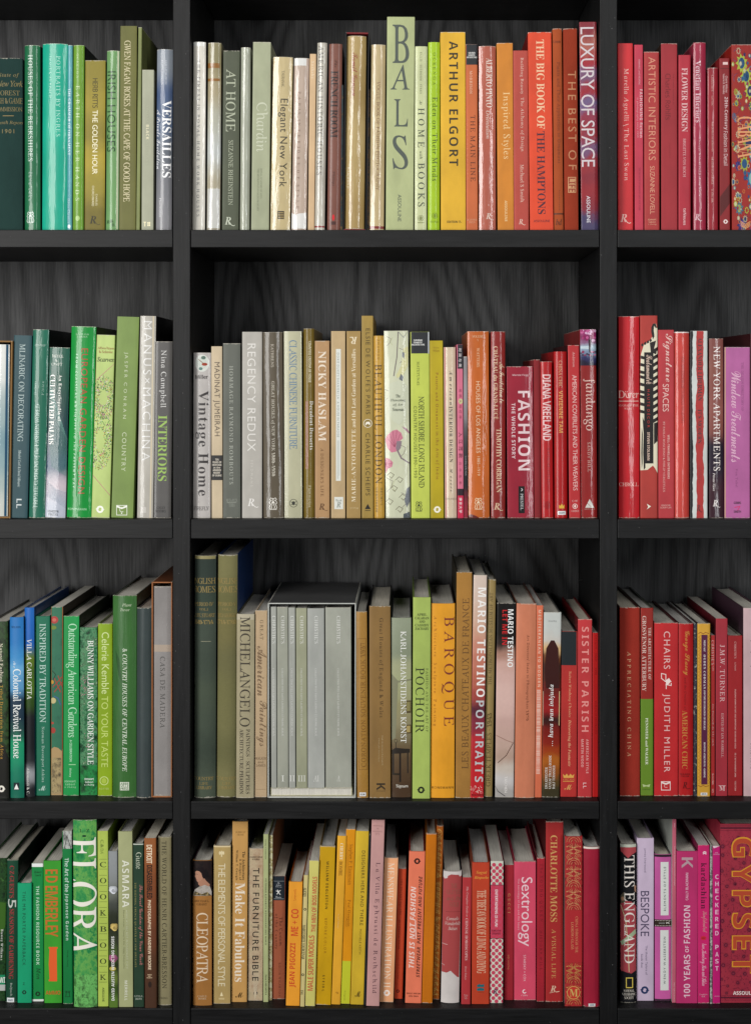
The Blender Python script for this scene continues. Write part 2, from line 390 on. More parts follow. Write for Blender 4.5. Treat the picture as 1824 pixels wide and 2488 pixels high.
BOOKS = [
('old dark green cloth report volume dated 1901 in gold, cut by the photo edge','book',0,0,-630.3,20,1351.2,-0.07,48.5,296.5,231.3,'c4','#1e3834','','',0,[('State of','I','#8f7a44','h',1.7,266.7,34.8,8.5,'#1e3834'),('New York','I','#8f7a44','h',3.4,252.6,43.8,10.3,'#1e3834'),('FOREST','R','#8f7a44','h',0.5,236.6,39.1,8.5,'#1e3834'),('FISH & GAME','R','#8f7a44','h',0.4,223.2,49.1,10,'#1e3834'),('COMMISSION','R','#8f7a44','h',0.6,208.7,47,7.5,'#1e3834'),('Seventh Report','I','#8f7a44','h',0,185.3,50.4,7.5,'#1e3834'),('1901','I','#8f7a44','h',0.6,170.9,20.7,7.1,'#1e3834')],[('r',0.8,197.4,18.8,1.1,'#8f7a44')]),
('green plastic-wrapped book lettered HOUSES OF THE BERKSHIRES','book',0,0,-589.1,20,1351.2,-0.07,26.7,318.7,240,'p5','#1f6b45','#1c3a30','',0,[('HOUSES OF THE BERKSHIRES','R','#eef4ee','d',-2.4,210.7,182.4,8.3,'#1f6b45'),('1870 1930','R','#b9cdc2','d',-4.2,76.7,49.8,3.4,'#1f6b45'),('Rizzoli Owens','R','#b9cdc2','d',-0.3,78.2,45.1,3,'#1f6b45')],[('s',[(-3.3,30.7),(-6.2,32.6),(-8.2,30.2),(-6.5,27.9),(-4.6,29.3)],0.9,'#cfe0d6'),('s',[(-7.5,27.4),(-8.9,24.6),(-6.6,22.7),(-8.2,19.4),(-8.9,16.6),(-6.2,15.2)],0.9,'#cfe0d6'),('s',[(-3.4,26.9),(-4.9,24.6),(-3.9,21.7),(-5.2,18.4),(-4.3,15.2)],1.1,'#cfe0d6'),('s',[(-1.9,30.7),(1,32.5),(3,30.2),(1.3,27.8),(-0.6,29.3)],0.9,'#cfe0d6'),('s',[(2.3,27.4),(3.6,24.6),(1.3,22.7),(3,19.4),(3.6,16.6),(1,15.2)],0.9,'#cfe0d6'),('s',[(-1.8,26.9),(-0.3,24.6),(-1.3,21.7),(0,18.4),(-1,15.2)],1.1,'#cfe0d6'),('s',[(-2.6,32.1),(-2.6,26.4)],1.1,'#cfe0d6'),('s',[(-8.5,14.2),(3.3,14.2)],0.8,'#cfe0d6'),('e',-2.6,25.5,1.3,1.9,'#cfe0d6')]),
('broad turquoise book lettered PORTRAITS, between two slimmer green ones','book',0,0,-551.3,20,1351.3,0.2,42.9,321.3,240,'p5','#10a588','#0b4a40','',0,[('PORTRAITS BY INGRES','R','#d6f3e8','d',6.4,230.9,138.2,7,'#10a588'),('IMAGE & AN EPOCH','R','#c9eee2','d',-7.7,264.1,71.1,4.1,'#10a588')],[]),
('thin pale blue paperback lettered ORNAMENT beside the turquoise book','book',0,0,-525,20,1351.2,0.2,8.3,318.7,240,'p2','#5aa0a8','','',0,[('THE GRAMMAR OF ORNAMENT','T','#eef6f8','d',-1,187.2,114.7,4.9,'#5aa0a8'),('Dover Classics','R','#e0eef0','d',-1.3,34.9,41.4,4.1,'#5aa0a8')],[('e',-0.6,7.6,2.6,3.4,'#dfeef0')]),
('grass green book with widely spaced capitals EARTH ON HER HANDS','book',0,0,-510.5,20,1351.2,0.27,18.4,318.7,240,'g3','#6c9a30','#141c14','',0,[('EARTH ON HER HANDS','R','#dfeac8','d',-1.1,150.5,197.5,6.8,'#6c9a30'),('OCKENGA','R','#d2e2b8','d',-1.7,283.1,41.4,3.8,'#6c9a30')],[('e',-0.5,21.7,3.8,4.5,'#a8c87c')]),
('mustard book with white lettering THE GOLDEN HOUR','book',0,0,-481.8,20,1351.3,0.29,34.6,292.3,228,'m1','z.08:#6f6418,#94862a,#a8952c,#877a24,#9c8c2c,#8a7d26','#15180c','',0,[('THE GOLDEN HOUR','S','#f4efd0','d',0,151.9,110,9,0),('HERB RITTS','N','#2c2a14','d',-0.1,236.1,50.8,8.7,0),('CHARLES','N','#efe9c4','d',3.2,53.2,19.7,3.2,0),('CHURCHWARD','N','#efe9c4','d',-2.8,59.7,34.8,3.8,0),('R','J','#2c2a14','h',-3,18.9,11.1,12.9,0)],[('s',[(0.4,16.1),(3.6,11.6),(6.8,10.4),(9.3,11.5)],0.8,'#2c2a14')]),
('sage green glossy book lettered IRISH HOUSES','book',0,0,-452.2,20,1351.3,0.42,22.2,309.2,240,'p4','#6f9c62','','',0,[('IRISH HOUSES','S','#16321a','d',-2.5,204.6,138.2,14.5,'#6f9c62'),('g&','T','#16321a','h',-2.9,16,12.4,7.5,'#6f9c62'),('m','T','#16321a','h',1.8,10.1,5.3,5.1,'#6f9c62')],[('r',8.5,156,2.6,306.2,'#c8cfae')]),
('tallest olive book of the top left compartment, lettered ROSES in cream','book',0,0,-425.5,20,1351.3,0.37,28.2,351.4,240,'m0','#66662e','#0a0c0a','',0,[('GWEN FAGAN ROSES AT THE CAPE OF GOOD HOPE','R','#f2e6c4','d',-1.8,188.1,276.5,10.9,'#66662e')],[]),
('very slim olive book with no lettering, right beside the tallest olive one','book',0,0,-407.5,20,1351.2,0.62,6,349.2,240,'m0','#7d8550','','',0,[],[]),
('short grey-beige book with one cream word BLACK','book',0,0,-391.3,20,1351.2,0.23,19.9,276.2,215.4,'m0','#a3a58f','','',0,[('BLACK','B','#f6eecb','d',-0.3,169.3,25.2,4.9,'#a3a58f'),('VINTAGE','S','#b3b49d','d',-0.4,200.2,29.7,3.8,'#a3a58f'),('COLLARS','S','#b3b49d','d',-0.4,134.1,38.6,4.1,'#a3a58f')],[('r',-4.3,14.9,4.3,1.5,'#f0e8c0'),('r',-4.2,11.6,1.5,8.1,'#f0e8c0'),('e',1.3,13.4,1.3,1.9,'#f0e8c0'),('e',1.3,9.7,1.3,1.9,'#f0e8c0'),('e',4.1,13.5,1.1,1.9,'#f0e8c0'),('e',4.1,9.7,1.1,1.9,'#f0e8c0')]),
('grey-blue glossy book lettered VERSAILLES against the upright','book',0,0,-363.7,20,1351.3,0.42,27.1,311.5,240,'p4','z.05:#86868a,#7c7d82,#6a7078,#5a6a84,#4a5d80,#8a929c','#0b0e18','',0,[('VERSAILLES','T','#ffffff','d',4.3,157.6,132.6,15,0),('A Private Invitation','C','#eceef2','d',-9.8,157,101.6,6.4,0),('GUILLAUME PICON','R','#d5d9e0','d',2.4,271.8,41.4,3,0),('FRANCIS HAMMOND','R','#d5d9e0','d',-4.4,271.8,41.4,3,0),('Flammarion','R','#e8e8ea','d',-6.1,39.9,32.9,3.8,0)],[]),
('silver-white plastic-wrapped book with faint dark capitals, first against the upright','book',0,1,-303.7,20,1351.3,0.33,21.2,324.1,240,'P3','#dcd8cc','#101010','',0,[('THE FINEST IN ROYAL HOME WORK HOUSES','R','#34383c','d',-1,159,268.9,4.9,'#dcd8cc')],[('r',-1.1,320.4,20.1,7,'#e2e2dc')]),  # silver-white base carries the plastic's reflections in its colour
('dark bronze book in crinkled clear plastic with a silvery lower end','book',0,1,-278.6,20,1351.3,0.47,22.5,322.8,240,'P3','z.05:#a8a08c,#aca48c,#c0c4c0,#b4b4a4,#a89c7c,#8c8460','','',0,[],[('r',0.1,38.6,20.7,67.7,'#c4c4be','spine_label'),('r',-1.7,283.6,21.1,8.5,'#8a5c20'),('r',-1.5,259.1,21.1,4.7,'#8a5c20')]),  # bronze paled in the colour to imitate reflections off the plastic
('dark olive book lettered AT HOME in pale green capitals','book',0,1,-249.3,20,1351.3,0.42,28.6,309,240,'m1','#4c5240','','',0,[('AT HOME','R','#c6ccb4','d',-0.7,223.8,107.2,16.5,'#4c5240'),('SUZANNE RHEINSTEIN','R','#c0c6ae','d',0,99.7,111,7.9,'#4c5240'),('R','J','#dde3d0','h',-4.1,17,10.5,12.9,'#4c5240')],[('s',[(-0.9,14.2),(2.2,9.7),(5.3,8.5),(7.6,9.6)],0.8,'#dde3d0')]),
('slim plain grey-green plastic-wrapped book left of the pale sage one','book',0,1,-224.9,20,1351.3,0.38,16,314.7,240,'P3','#a6aa98','','',0,[],[]),  # base paled to stand in for reflections on the plastic
('pale sage green book with one large tone-on-tone name in lower case','book',0,1,-198.3,20,1351.4,0.6,30.4,323.7,240,'m0','#a3a88a','','',0,[('Chardin','R','#cdd1ba','d',1.7,177.9,85,19.2,'#a3a88a'),('ROYAL ACADEMY OF ARTS','R','#6a6f58','d',1,81.1,51.3,3,'#a3a88a'),('THE METROPOLITAN MUSEUM OF ART','R','#6a6f58','d',-4.1,70.3,73,3,'#a3a88a')],[]),
('gold book lettered Elegant New York in thin black letters','book',0,1,-164.1,20,1351.5,1.01,33.5,298.2,232.6,'P3','#c4b284','','',0,[('Elegant New York','S','#171717','d',1.5,150.8,151.4,16.5,'#c4b284'),('TAURANAC','R','#3a3020','d',0.9,260.4,28.2,4.9,'#c4b284')],[('r',1,26.9,11.3,13.5,'#2c2a22','emblem'),('r',1,30.9,9.8,1.1,'#b8a068'),('r',1,28.1,9.8,1.1,'#b8a068'),('r',1.1,25.3,9.8,1.1,'#b8a068'),('r',1.1,22.4,9.8,1.1,'#b8a068')]),
('brown book in clear plastic with white strips at top and bottom','book',0,1,-131.9,20,1351.4,0.98,25.4,296.4,231.2,'P3','#b8a494','','',0,[('PARIS INTERIORS OF STYLE','R','#6a4c3c','d',-2.5,138.1,201.2,4.1,'#b8a494')],[('r',-5,289.8,25.8,12.6,'#dcdcd8'),('p',[(-12.9,3.5),(-13.4,30.7),(-6.8,27.1),(-0.2,29.6),(12.4,31),(12.8,3.9)],'#dcdad6')]),  # brown lightened in the colour for white reflections on the plastic
('slim cream tan catalogue left of the silvery historic houses book','book',0,1,-110.8,20,1351.3,0.64,10.7,303.5,236.7,'m0','#d0b088','','',0,[('Sotheby','R','#f4ead6','d',-0.4,276.1,29.2,6,'#d0b088')],[]),
('silvery book lettered AMERICAN HISTORIC HOUSES','book',0,1,-96.4,20,1351.3,0.87,16.9,322.8,240,'P3','#c0bbae','','',0,[('AMERICAN HISTORIC HOUSES','R','#30302e','d',-2,206.9,221.9,8.3,'#c0bbae')],[('r',-0.1,7.1,17.3,2.8,'#8c3030')]),  # silvery tone is reflection put into the base colour
('brown book lettered FRENCH ROOM with a small red mark at its foot','book',0,1,-72.3,20,1351.3,0.67,22.2,320.9,240,'g3','#784c40','','',0,[('FRENCH ROOM','T','#1f1a1c','d',-1.4,217.2,114.7,12.8,'#784c40'),('The','C','#2f1c1a','d',0.8,286.8,13.2,4.5,'#784c40'),('Phillips','R','#1f1a1c','d',-1.2,89.3,24.4,5.6,'#784c40')],[('e',-0.6,22.9,2.1,5.3,'#d0242c'),('r',-0.5,13.2,8.3,5.6,'#4a2c28')]),
('very slim dark paperback squeezed left of the gold slipcased book','book',0,1,-58.8,20,1351.2,0.43,3.4,250.5,195.4,'m0','n40:#141c1e,#22343a,#16201f,#6a5430','','',0,[],[]),
('black slipcase with a red top edge holding a gold book','slipcase',0,1,-36,15,1351.5,0.82,41.1,338.8,235,'s','#1b1b1c','','#86282c',2.1,[],[]),
('gold plastic-wrapped book with red handwriting inside the black slipcase','book',0,1,-36.4,17.5,1354.3,0.65,33.4,331,228.9,'P5','z.06:#a88c54,#b49a62,#baa26c,#a88e58,#b49a62','','',0,[('Tamil Ganson','C','#8c2c28','d',-2.4,264.9,74.2,9.4,0),('HAMMOND','R','#e8e0c8','d',-11.7,87.8,35.7,3.4,0)],[]),  # gold lightened to suggest reflections off its wrapper
('very slim dark book with a strip of pictures right of the black slipcase','book',0,1,-13.3,20,1351.2,0.35,3,242.9,189.5,'m0','n60:#1a2022,#2a3436,#7a5a30,#1c2426','','',0,[],[]),
('gold book with dark red capitals, just left of the tall pale green one','book',0,1,1.5,20,1351.3,0.54,24.4,319.6,240,'P3','#c0ac80','','',0,[('VOGUE BOOK OF FASHION PHOTOGRAPHY','R','#5a2c1e','d',0.7,162.7,186.2,6,'#c0ac80')],[('r',-0.1,5.7,24.8,4.5,'#7c2824')]),
('tallest pale green book with four huge upright letters down its spine','book',0,1,40.6,20,1351.4,0.41,47.2,366.9,240,'m0','#b0b886','','',0,[('B','R','#3a4246','h',0.1,320.6,28.6,65.8,'#b0b886'),('A','R','#3a4246','h',-0.7,263.5,33.1,42.7,'#b0b886'),('L','R','#3a4246','h',1.2,202.2,23.5,47,'#b0b886'),('S','R','#3a4246','h',0.4,134.4,26.7,58.3,'#b0b886'),('ASSOULINE','S','#3a4246','d',-0.2,39,46.1,6,'#b0b886')],[]),
('pale lime book lettered HOME with BOOKS in dark capitals','book',0,1,76.8,20,1351.2,0.2,20.7,316.6,240,'g2','#c9cfa0','','',0,[('HOME','R','#222a2a','d',0.3,176.9,67.7,10.9,'#c9cfa0'),('ELLIS · SEEBOHM · SYKES','R','#4c503c','d',-0.5,270.9,71.5,3.2,'#c9cfa0'),('At','I','#222a2a','d',-0.5,220.1,7.5,4.7,'#c9cfa0'),('with','I','#222a2a','d',0.1,129.9,13.2,4.9,'#c9cfa0'),('BOOKS','R','#222a2a','d',0.9,79.1,75.2,11.5,'#c9cfa0')],[('o',0.1,21.7,5.1,0.6,'#6a7048'),('e',0.1,21.7,2.8,3.4,'#8a9060'),('r',0.3,14,11.3,1.5,'#8a9060')]),
('bright lime book lettered Eden in dark letters','book',0,1,99.3,20,1351.2,0.13,19.9,323.8,240,'g3','#a6c824','','',0,[('Eden on Their Minds','R','#26381a','d',1.7,157.6,143.9,9.4,'#a6c824'),('OCKENGA','R','#52681c','d',0.3,278,55.5,4.9,'#a6c824'),('POTTER','R','#5c7420','h',1.3,15.5,13.9,3,'#a6c824')],[('o',1.6,26.1,4.9,0.6,'#5c7420'),('e',1.6,26.1,2.6,3.4,'#7c9428')]),
('broad yellow book with heavy black sans capitals, right of the lime book','book',0,1,132.8,20,1351.2,-0.13,42.5,341.1,240,'m0','#dfae2c','','',0,[('ARTHUR ELGORT','B','#121318','d',1,218.4,214,15.4,'#dfae2c'),('EDITION 7L','B','#121318','h',1.7,15.5,24.4,3.8,'#dfae2c')],[]),
('orange book with a black top panel and dark lettering MAIN LINE','book',0,1,165.1,20,1351.2,-0.2,19.9,320,240,'m1','#c8683a','','',0,[('THE MAIN LINE','R','#3a1a10','d',1.6,141.6,113.8,8.3,'#c8683a'),('MORRISON','R','#f0d6c0','d',-1.3,254.9,39.5,4.7,'#c8683a'),('COUNTRY HOUSES','R','#e89068','d',-7.4,140.2,103.4,3,'#c8683a'),('SUBURBAN','B','#e8e8e4','h',0.3,305.3,11.5,2.8,0),('DOMESTIC','B','#e8e8e4','h',0.3,301.4,11.5,2.8,0),('ARCHITECTURE','B','#e8e8e4','h',0.3,297.6,17.3,2.8,0),('ACANTHUS','R','#e8b898','h',-0.3,18.9,17.3,3.1,'#c8683a'),('PRESS','R','#e8b898','h',-0.3,14.6,10.8,3.1,'#c8683a')],[('r',1.1,302.4,20.3,34.8,'#22262a','spine_label')]),
('terracotta glossy book with the italic word Orientalism','book',0,1,191.4,20,1351.2,-0.1,28.8,317.2,240,'P3','#b25c48','','',0,[('ALBERTO PINTO','T','#f2eade','d',3.4,254,84.6,10.9,'#b25c48'),('Orientalism','I','#f2eade','d',1.2,182.1,48,6.8,'#b25c48'),('R','J','#f0e6da','h',1.5,25.2,7.9,10,'#b25c48')],[('s',[(3.9,23),(6.2,19.5),(8.5,18.5),(10.3,19.3)],0.6,'#f0e6da')]),
('amber book lettered Inspired Styles in pale letters','book',0,1,222.7,20,1351.3,-0.33,27.4,322.2,240,'m0','#cf8228','','',0,[('Inspired Styles','R','#f6dcaa','d',1.1,180.6,114.7,15,'#cf8228'),('ASSOULINE','B','#f2dcb0','d',0.6,33.9,35.7,4.5,'#cf8228')],[]),
('brick red book lettered Building Beauty left of the vivid orange one','book',0,1,249.7,20,1351.3,-0.32,25.3,309.2,240,'m1','#b5483c','','',0,[('Building Beauty  The Alchemy of Design','R','#f2dccc','d',2,216.5,161,7.2,'#b5483c'),('Michael S Smith','R','#f2dccc','d',1.6,81,64.9,6.5,'#b5483c'),('R','J','#f0d8c8','h',-1.3,15.6,7,8.6,'#b5483c')],[('s',[(0.8,13.7),(2.8,10.7),(4.8,9.9),(6.4,10.6)],0.7,'#f0d8c8')]),
('vivid orange-red book lettered THE BIG BOOK in cream and navy','book',0,1,284.3,20,1351.4,-0.63,40,340.7,240,'m0','#dc4826','#7c1410','',0,[('THE BIG BOOK OF','T','#f6e2bc','d',0.6,251.3,153.5,13.7,'#dc4826'),('THE HAMPTONS','T','#2a1e38','d',0.1,99.6,142.3,13.5,'#dc4826'),('ASSOULINE','S','#2a1e38','h',0.2,16.8,27.5,4,'#dc4826')],[]),
('slim rust cloth book with faint brown lettering about plants','book',0,1,313.8,20,1351.3,-0.49,15.6,347.1,240,'c2','#a8502c','','',0,[('Plants and Their Application to Ornament','R','#70301a','d',0.9,202.7,173.5,7.2,'#a8502c'),('Grasset','I','#70301a','h',-0.6,325,13.7,5,'#a8502c'),('bd','I','#3a1c14','h',-0.1,14.9,10,10,'#a8502c')],[('r',0.3,29.1,16,2.5,'#5a2c1c'),('r',1.3,69.1,1,1.5,'#70301a'),('r',1.3,66.1,1,1.5,'#70301a'),('r',1.3,63.1,1,1.5,'#70301a'),('r',1.3,60.1,1,1.5,'#70301a'),('r',1.2,57.1,1,1.5,'#70301a'),('r',1.2,54.1,1,1.5,'#70301a'),('r',1.2,51.1,1,1.5,'#70301a'),('r',1.2,48.1,1,1.5,'#70301a'),('r',1.1,45.1,1,1.5,'#70301a'),('r',1.1,42.1,1,1.5,'#70301a'),('r',1.1,39.1,1,1.5,'#70301a'),('r',1.1,36.1,1,1.5,'#70301a')]),
('rust cloth book lettered THE BEST OF in worn gold outline letters','book',0,1,335.5,20,1351.3,-0.41,23.6,347.1,240,'c2','#963822','','',0,[('THE BEST OF','S','#c89468','d',2.4,189.6,169.7,14,'#963822'),('LIFE','B','#963822','d',1.3,78.9,24.2,11.5,0)],[('r',1.3,78.8,14,27,'#c89468','spine_label')]),
('tall red and violet cloudy book lettered LUXURY OF SPACE','book',0,1,367.1,20,1351.4,-0.6,29.3,358.3,240,'g1','z.09:#4c4468,#8c2c38,#9c2c34,#8c2c38,#9a3038,#785478,#98303a,#94344a,#746088,#a02834,#7c5878,#a82c38,#b06458,#8a2c38','#20080c','',0,[('LUXURY OF SPACE','S','#d8ccd0','d',-1.7,229.5,239.6,23,0),('ASSOULINE','S','#ece8ee','d',-2.4,36.7,46.2,6.2,0)],[]),
('bright red book lettered The Last Swan against the right upright','book',0,2,428.2,20,1351.2,-0.13,25.8,321.7,240,'m1','#cf3036','','',0,[('Marella Agnelli | The Last Swan','R','#f6e0d4','d',0.8,182.2,192.2,10.5,'#cf3036'),('R','J','#f3d8cc','h',-3.7,21.9,11.3,13.5,'#cf3036')],[('s',[(-0.2,18.9),(3.1,14.2),(6.3,12.9),(8.9,14)],0.9,'#f3d8cc')]),
('slim rose red paperback lettered FASHIONING fiction','book',0,2,451.4,20,1351.2,-0.18,14.3,319.2,240,'m0','#c43a50','','',0,[('FASHIONING fiction','B','#f8e4e4','d',4,201.4,82.4,5,'#c43a50'),('in photography since 1990','N','#f0d0d0','d',-2.4,194.3,68.1,3.7,'#c43a50'),('ASMARIS and RESPINI','N','#f0d0d0','d',1,272.7,43.7,3,'#c43a50'),('THE MUSEUM OF MODERN ART NEW YORK','R','#7c1c30','d',0.8,71.7,73.6,2.5,'#c43a50')],[]),
('red book lettered ARTISTIC INTERIORS in thin peach capitals','book',0,2,473.3,20,1351.2,-0.14,25.6,307.2,239.6,'m1','#b03838','','',0,[('ARTISTIC INTERIORS','S','#e6aa8a','d',0.5,209.6,177.2,12,'#b03838'),('SUZANNE LOVELL','S','#eab694','d',0.7,69.9,82.4,8,'#b03838'),('stewart','B','#eab694','h',0,19.4,14,3,'#b03838'),('tabori','B','#eab694','h',0,15.3,12,3,'#b03838'),('& chang','B','#eab694','h',0,11.1,14,3,'#b03838')],[]),
('dark red book with barely visible tone-on-tone lettering, top right compartment','book',0,2,503,20,1351.2,-0.09,27.6,321.4,240,'m0','#a02a32','#2c2018','',0,[('Charles Rohlfs','N','#68181e','d',-2,229.9,79.4,9.2,'#a02a32'),('The Artistic Furniture of','N','#7c2028','d',7.4,243.3,52.4,2.5,'#a02a32'),('Cunningham','N','#862028','d',0.7,137.3,25,2.5,'#a02a32')],[]),
('crimson book lettered FLOWER DESIGN','book',0,2,529.2,20,1351.2,0.0,20.6,301.7,235.4,'m1','#b22c3c','','',0,[('FLOWER DESIGN','T','#f2dedb','d',-0.1,224.7,109.8,10.2,'#b22c3c'),('BRIGITTE VON BOCH','R','#eed4d2','d',-0.5,125.4,66.1,5,'#b22c3c'),('teNeues','B','#f2dedb','d',0,24.3,28.7,5,'#b22c3c')],[]),
('crimson plastic-wrapped book lettered Venetian Interiors','book',0,2,555.4,20,1351.2,-0.04,21.1,323.4,240,'p3','#a42c46','','',0,[('Venetian Interiors','T','#f6e8ec','d',-2.7,239,106.1,8.7,'#a42c46'),('Giuseppe Molteni and Roberta Motta','R','#eed8dc','d',-0.8,110.4,101.1,3.7,'#a42c46'),('R','J','#f2e0e4','h',-4.8,23.7,7.3,10.1,'#a42c46')],[('s',[(-2.6,21.4),(-0.5,17.9),(1.6,17),(3.3,17.8)],0.7,'#f2e0e4')]),
('short slim dark red auction catalogue between two taller red books','book',0,2,577.7,20,1351.2,0.0,17.3,279.8,218.2,'p2','#9a2430','','',0,[("CHRISTIE'S",'R','#e8c4b8','d',-1.1,253.4,27.5,4,'#9a2430'),('NEW YORK','R','#e8c4b8','d',-1.1,223.4,17.5,3,'#9a2430'),('RARE JEWELS AND GEMSTONES','T','#e8c4b8','d',-1.1,161.6,51.2,3,'#9a2430'),('THE EYE OF A CONNOISSEUR','T','#e8c4b8','d',-1.1,103.6,47.4,3,'#9a2430'),('15 APRIL 2008','R','#e8c4b8','d',-1.1,60.5,23.7,3,'#9a2430')],[]),
('dark red book lettered 20th-Century Fashion with a diagonal dark band','book',0,2,598.6,20,1351.2,-0.24,17.1,296,230.9,'m0','#8c2226','','',0,[('20th-Century','B','#f6eae8','d',2,201.5,56.2,7.7,'#8c2226'),('Fashion in Detail','N','#f6eae8','d',1.6,141.6,58.7,7,'#8c2226'),('Claire Wilcox','B','#eed4d0','d',3.4,251.4,28.7,3.7,'#8c2226'),('Valerie D. Mendes','B','#eed4d0','d',-1.2,252.1,34.9,3.5,'#8c2226')],[('p',[(-8.5,58.4),(9.1,80.8),(8.9,47.4),(-8.6,24.5)],'#5a1a1a'),('r',1.2,278.5,17.5,1,'#5a1a1a'),('ph',0.8,15.9,4.2,'#f2dcd8'),('r',1.5,287.3,8.5,4.5,'#e8c8c4')]),
('book with a red, blue and lime floral embroidered spine at the photo edge','book',0,2,634.5,20,1351.3,-0.22,47.5,319.6,240,'m1','#9c241c','','',0,[('CABANA','T','#f4bc80','d',-0.4,160.3,71.1,28,'#9c241c')],[('cab',47.5,319.6)]),
('worn brown slipcase cut by the photo edge on the second shelf','slipcase',1,0,-645.1,15,858.7,0.78,40.3,304.1,235,'s','#84602f','','',2.6,[],[]),
('pale blue-white glossy book inside the worn brown slipcase','book',1,0,-646.1,17.5,861.9,0.66,30.8,294.5,228.4,'p3','z.04:#c8ccc4,#a8b8b4,#8ca8ac,#7c9ca4,#98aeb0,#a8b8b8,#d8dcd8,#e0e2de','','',0,[],[('r',11.7,145.9,3.8,297,'#1e4a66')]),
('dark teal book lettered ON DECORATING','book',1,0,-612.4,20,858.8,1.44,30.6,313.2,240,'m1','#24474e','','',0,[('MLINARIC ON DECORATING','R','#d0dcd8','d',-0.2,214.6,167.4,9.8,'#24474e'),('Mirabel Cecil & David Mlinaric','I','#d0dcd8','d',-0.2,84.8,63.9,4.9,'#24474e'),('LL','B','#f2f4f2','d',0.6,24.6,16.2,8.7,'#24474e')],[]),
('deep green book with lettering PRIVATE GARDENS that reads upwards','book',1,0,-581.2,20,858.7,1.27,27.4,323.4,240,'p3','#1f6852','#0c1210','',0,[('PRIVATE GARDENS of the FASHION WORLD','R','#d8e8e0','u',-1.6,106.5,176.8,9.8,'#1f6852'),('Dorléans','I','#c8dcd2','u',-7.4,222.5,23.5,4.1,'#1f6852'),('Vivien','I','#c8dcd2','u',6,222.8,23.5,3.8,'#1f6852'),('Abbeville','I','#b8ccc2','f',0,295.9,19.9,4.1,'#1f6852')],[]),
('dark green palm-frond book lettered CULTIVATED PALMS','book',1,0,-549.6,20,858.9,1.55,34.4,292.4,228.1,'p2','z.05:#b4bac8,#c4b8c0,#2c4c68,#20424e,#123c40,#12443c,#165040,#1c5a48','','',0,[('CULTIVATED PALMS','T','#f6f6ee','d',-10.4,185.6,119.4,9,0),('An Encyclopedia of','T','#eef0e8','d',2.2,205.7,79.9,7,0),('RIFFLE','R','#dce4d8','h',-2.9,277.5,19.2,4.5,0),('&','R','#dce4d8','h',-4.4,269.9,3.8,3.8,0),('CRAFT','R','#dce4d8','h',-3.8,263.5,18.8,4.5,0),('TIMBER','R','#22303a','h',-3.6,11,19.9,3.9,0),('PRESS','R','#22303a','h',-3.4,5.6,16.6,3.9,0)],[('fan',34.4,292.4)]),
('vivid green glossy book with red lettering GARDEN DESIGN','book',1,0,-509.3,20,858.9,1.44,42.3,328.5,240,'p5','#0d9038','#0c1410','',0,[('EUROPEAN GARDEN DESIGN','S','#d8383a','d',3.6,166.1,249.2,11.3,'#0d9038'),('FROM CLASSICAL ANTIQUITY TO THE PRESENT DAY','B','#def2de','d',-10.3,166,229.8,4.5,'#0d9038'),('KONEMANN','B','#c8e8c8','h',-3.1,14.8,32.3,3.8,'#0d9038'),('ENGLISH','R','#e8f4e0','h',-1.4,314.9,22.2,2.6,'#0d9038'),('GARDEN','R','#e8f4e0','h',-1.1,310.7,17.3,2.6,'#0d9038')],[]),
('light green book lettered Scarves with confetti-like bursts','book',1,0,-471.8,20,858.9,1.71,30.8,313.9,240,'m1','#b4c878','','',0,[('Scarves','I','#1e2618','h',0.5,271.8,28.6,7.9,'#b4c878'),('Albrechtsen','R','#a06040','h',0.7,291.5,28.6,4.6,'#b4c878'),('& Solanke','R','#a06040','h',0.9,285,23.4,4.6,'#b4c878')],[('s',[(-14.2,235.8),(16.6,264)],0.9,'#b85c7c'),('s',[(-14.6,72.1),(15.2,39.1)],0.9,'#b85c7c'),('burst',-0.5,206.1,18.8,35.7,7),('burst',-4.5,132.6,19.7,48.9,9),('ph',-1,14.5,7.1,'#f4f6ea')]),
('tall moss green book with spaced capitals ending in COUNTRY','book',1,0,-434.6,20,859,1.78,37.4,345,240,'m0','#768e48','','',0,[('JASPER CONRAN','S','#dce2c8','d',-1.9,227.1,113.8,7.1,'#768e48'),('COUNTRY','S','#dce2c8','d',-0.4,113.3,66.8,7.5,'#768e48'),('C','S','#f2f4ea','h',-1.5,14,6.8,9.4,'#768e48')],[('s',[(-10,20.9),(7.7,21.4),(8.2,4.9),(-9.4,4.4),(-10,20.9)],0.9,'#f2f4ea'),('e',-0.9,7.8,1.1,1.1,'#f2f4ea'),('p',[(-10,20.9),(-1.2,17.8),(7.7,21.4),(7.8,18.4),(-1.1,14.8),(-9.9,17.9)],'#f2f4ea')]),
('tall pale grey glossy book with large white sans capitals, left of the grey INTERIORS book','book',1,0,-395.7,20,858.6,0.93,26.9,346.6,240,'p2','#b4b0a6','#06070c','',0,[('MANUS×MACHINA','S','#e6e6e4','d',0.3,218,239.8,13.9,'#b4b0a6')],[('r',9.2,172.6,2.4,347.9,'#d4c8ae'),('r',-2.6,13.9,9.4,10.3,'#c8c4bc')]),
('dark grey book lettered INTERIORS in lime green','book',1,0,-365.9,20,858.5,0.57,30.1,302.8,236.2,'g1','#575553','','',0,[('INTERIORS','T','#aad463','d',-0.8,119.8,112.8,15.4,'#575553'),('Nina Campbell','R','#f6f6f2','d',-1.1,238.7,98.7,12,'#575553'),('CICO','S','#1f1f1f','h',-2.7,17.6,14.3,4.2,'#575553'),('BOOKS','S','#1f1f1f','h',-2.7,11.8,17.9,4.2,'#575553')],[]),
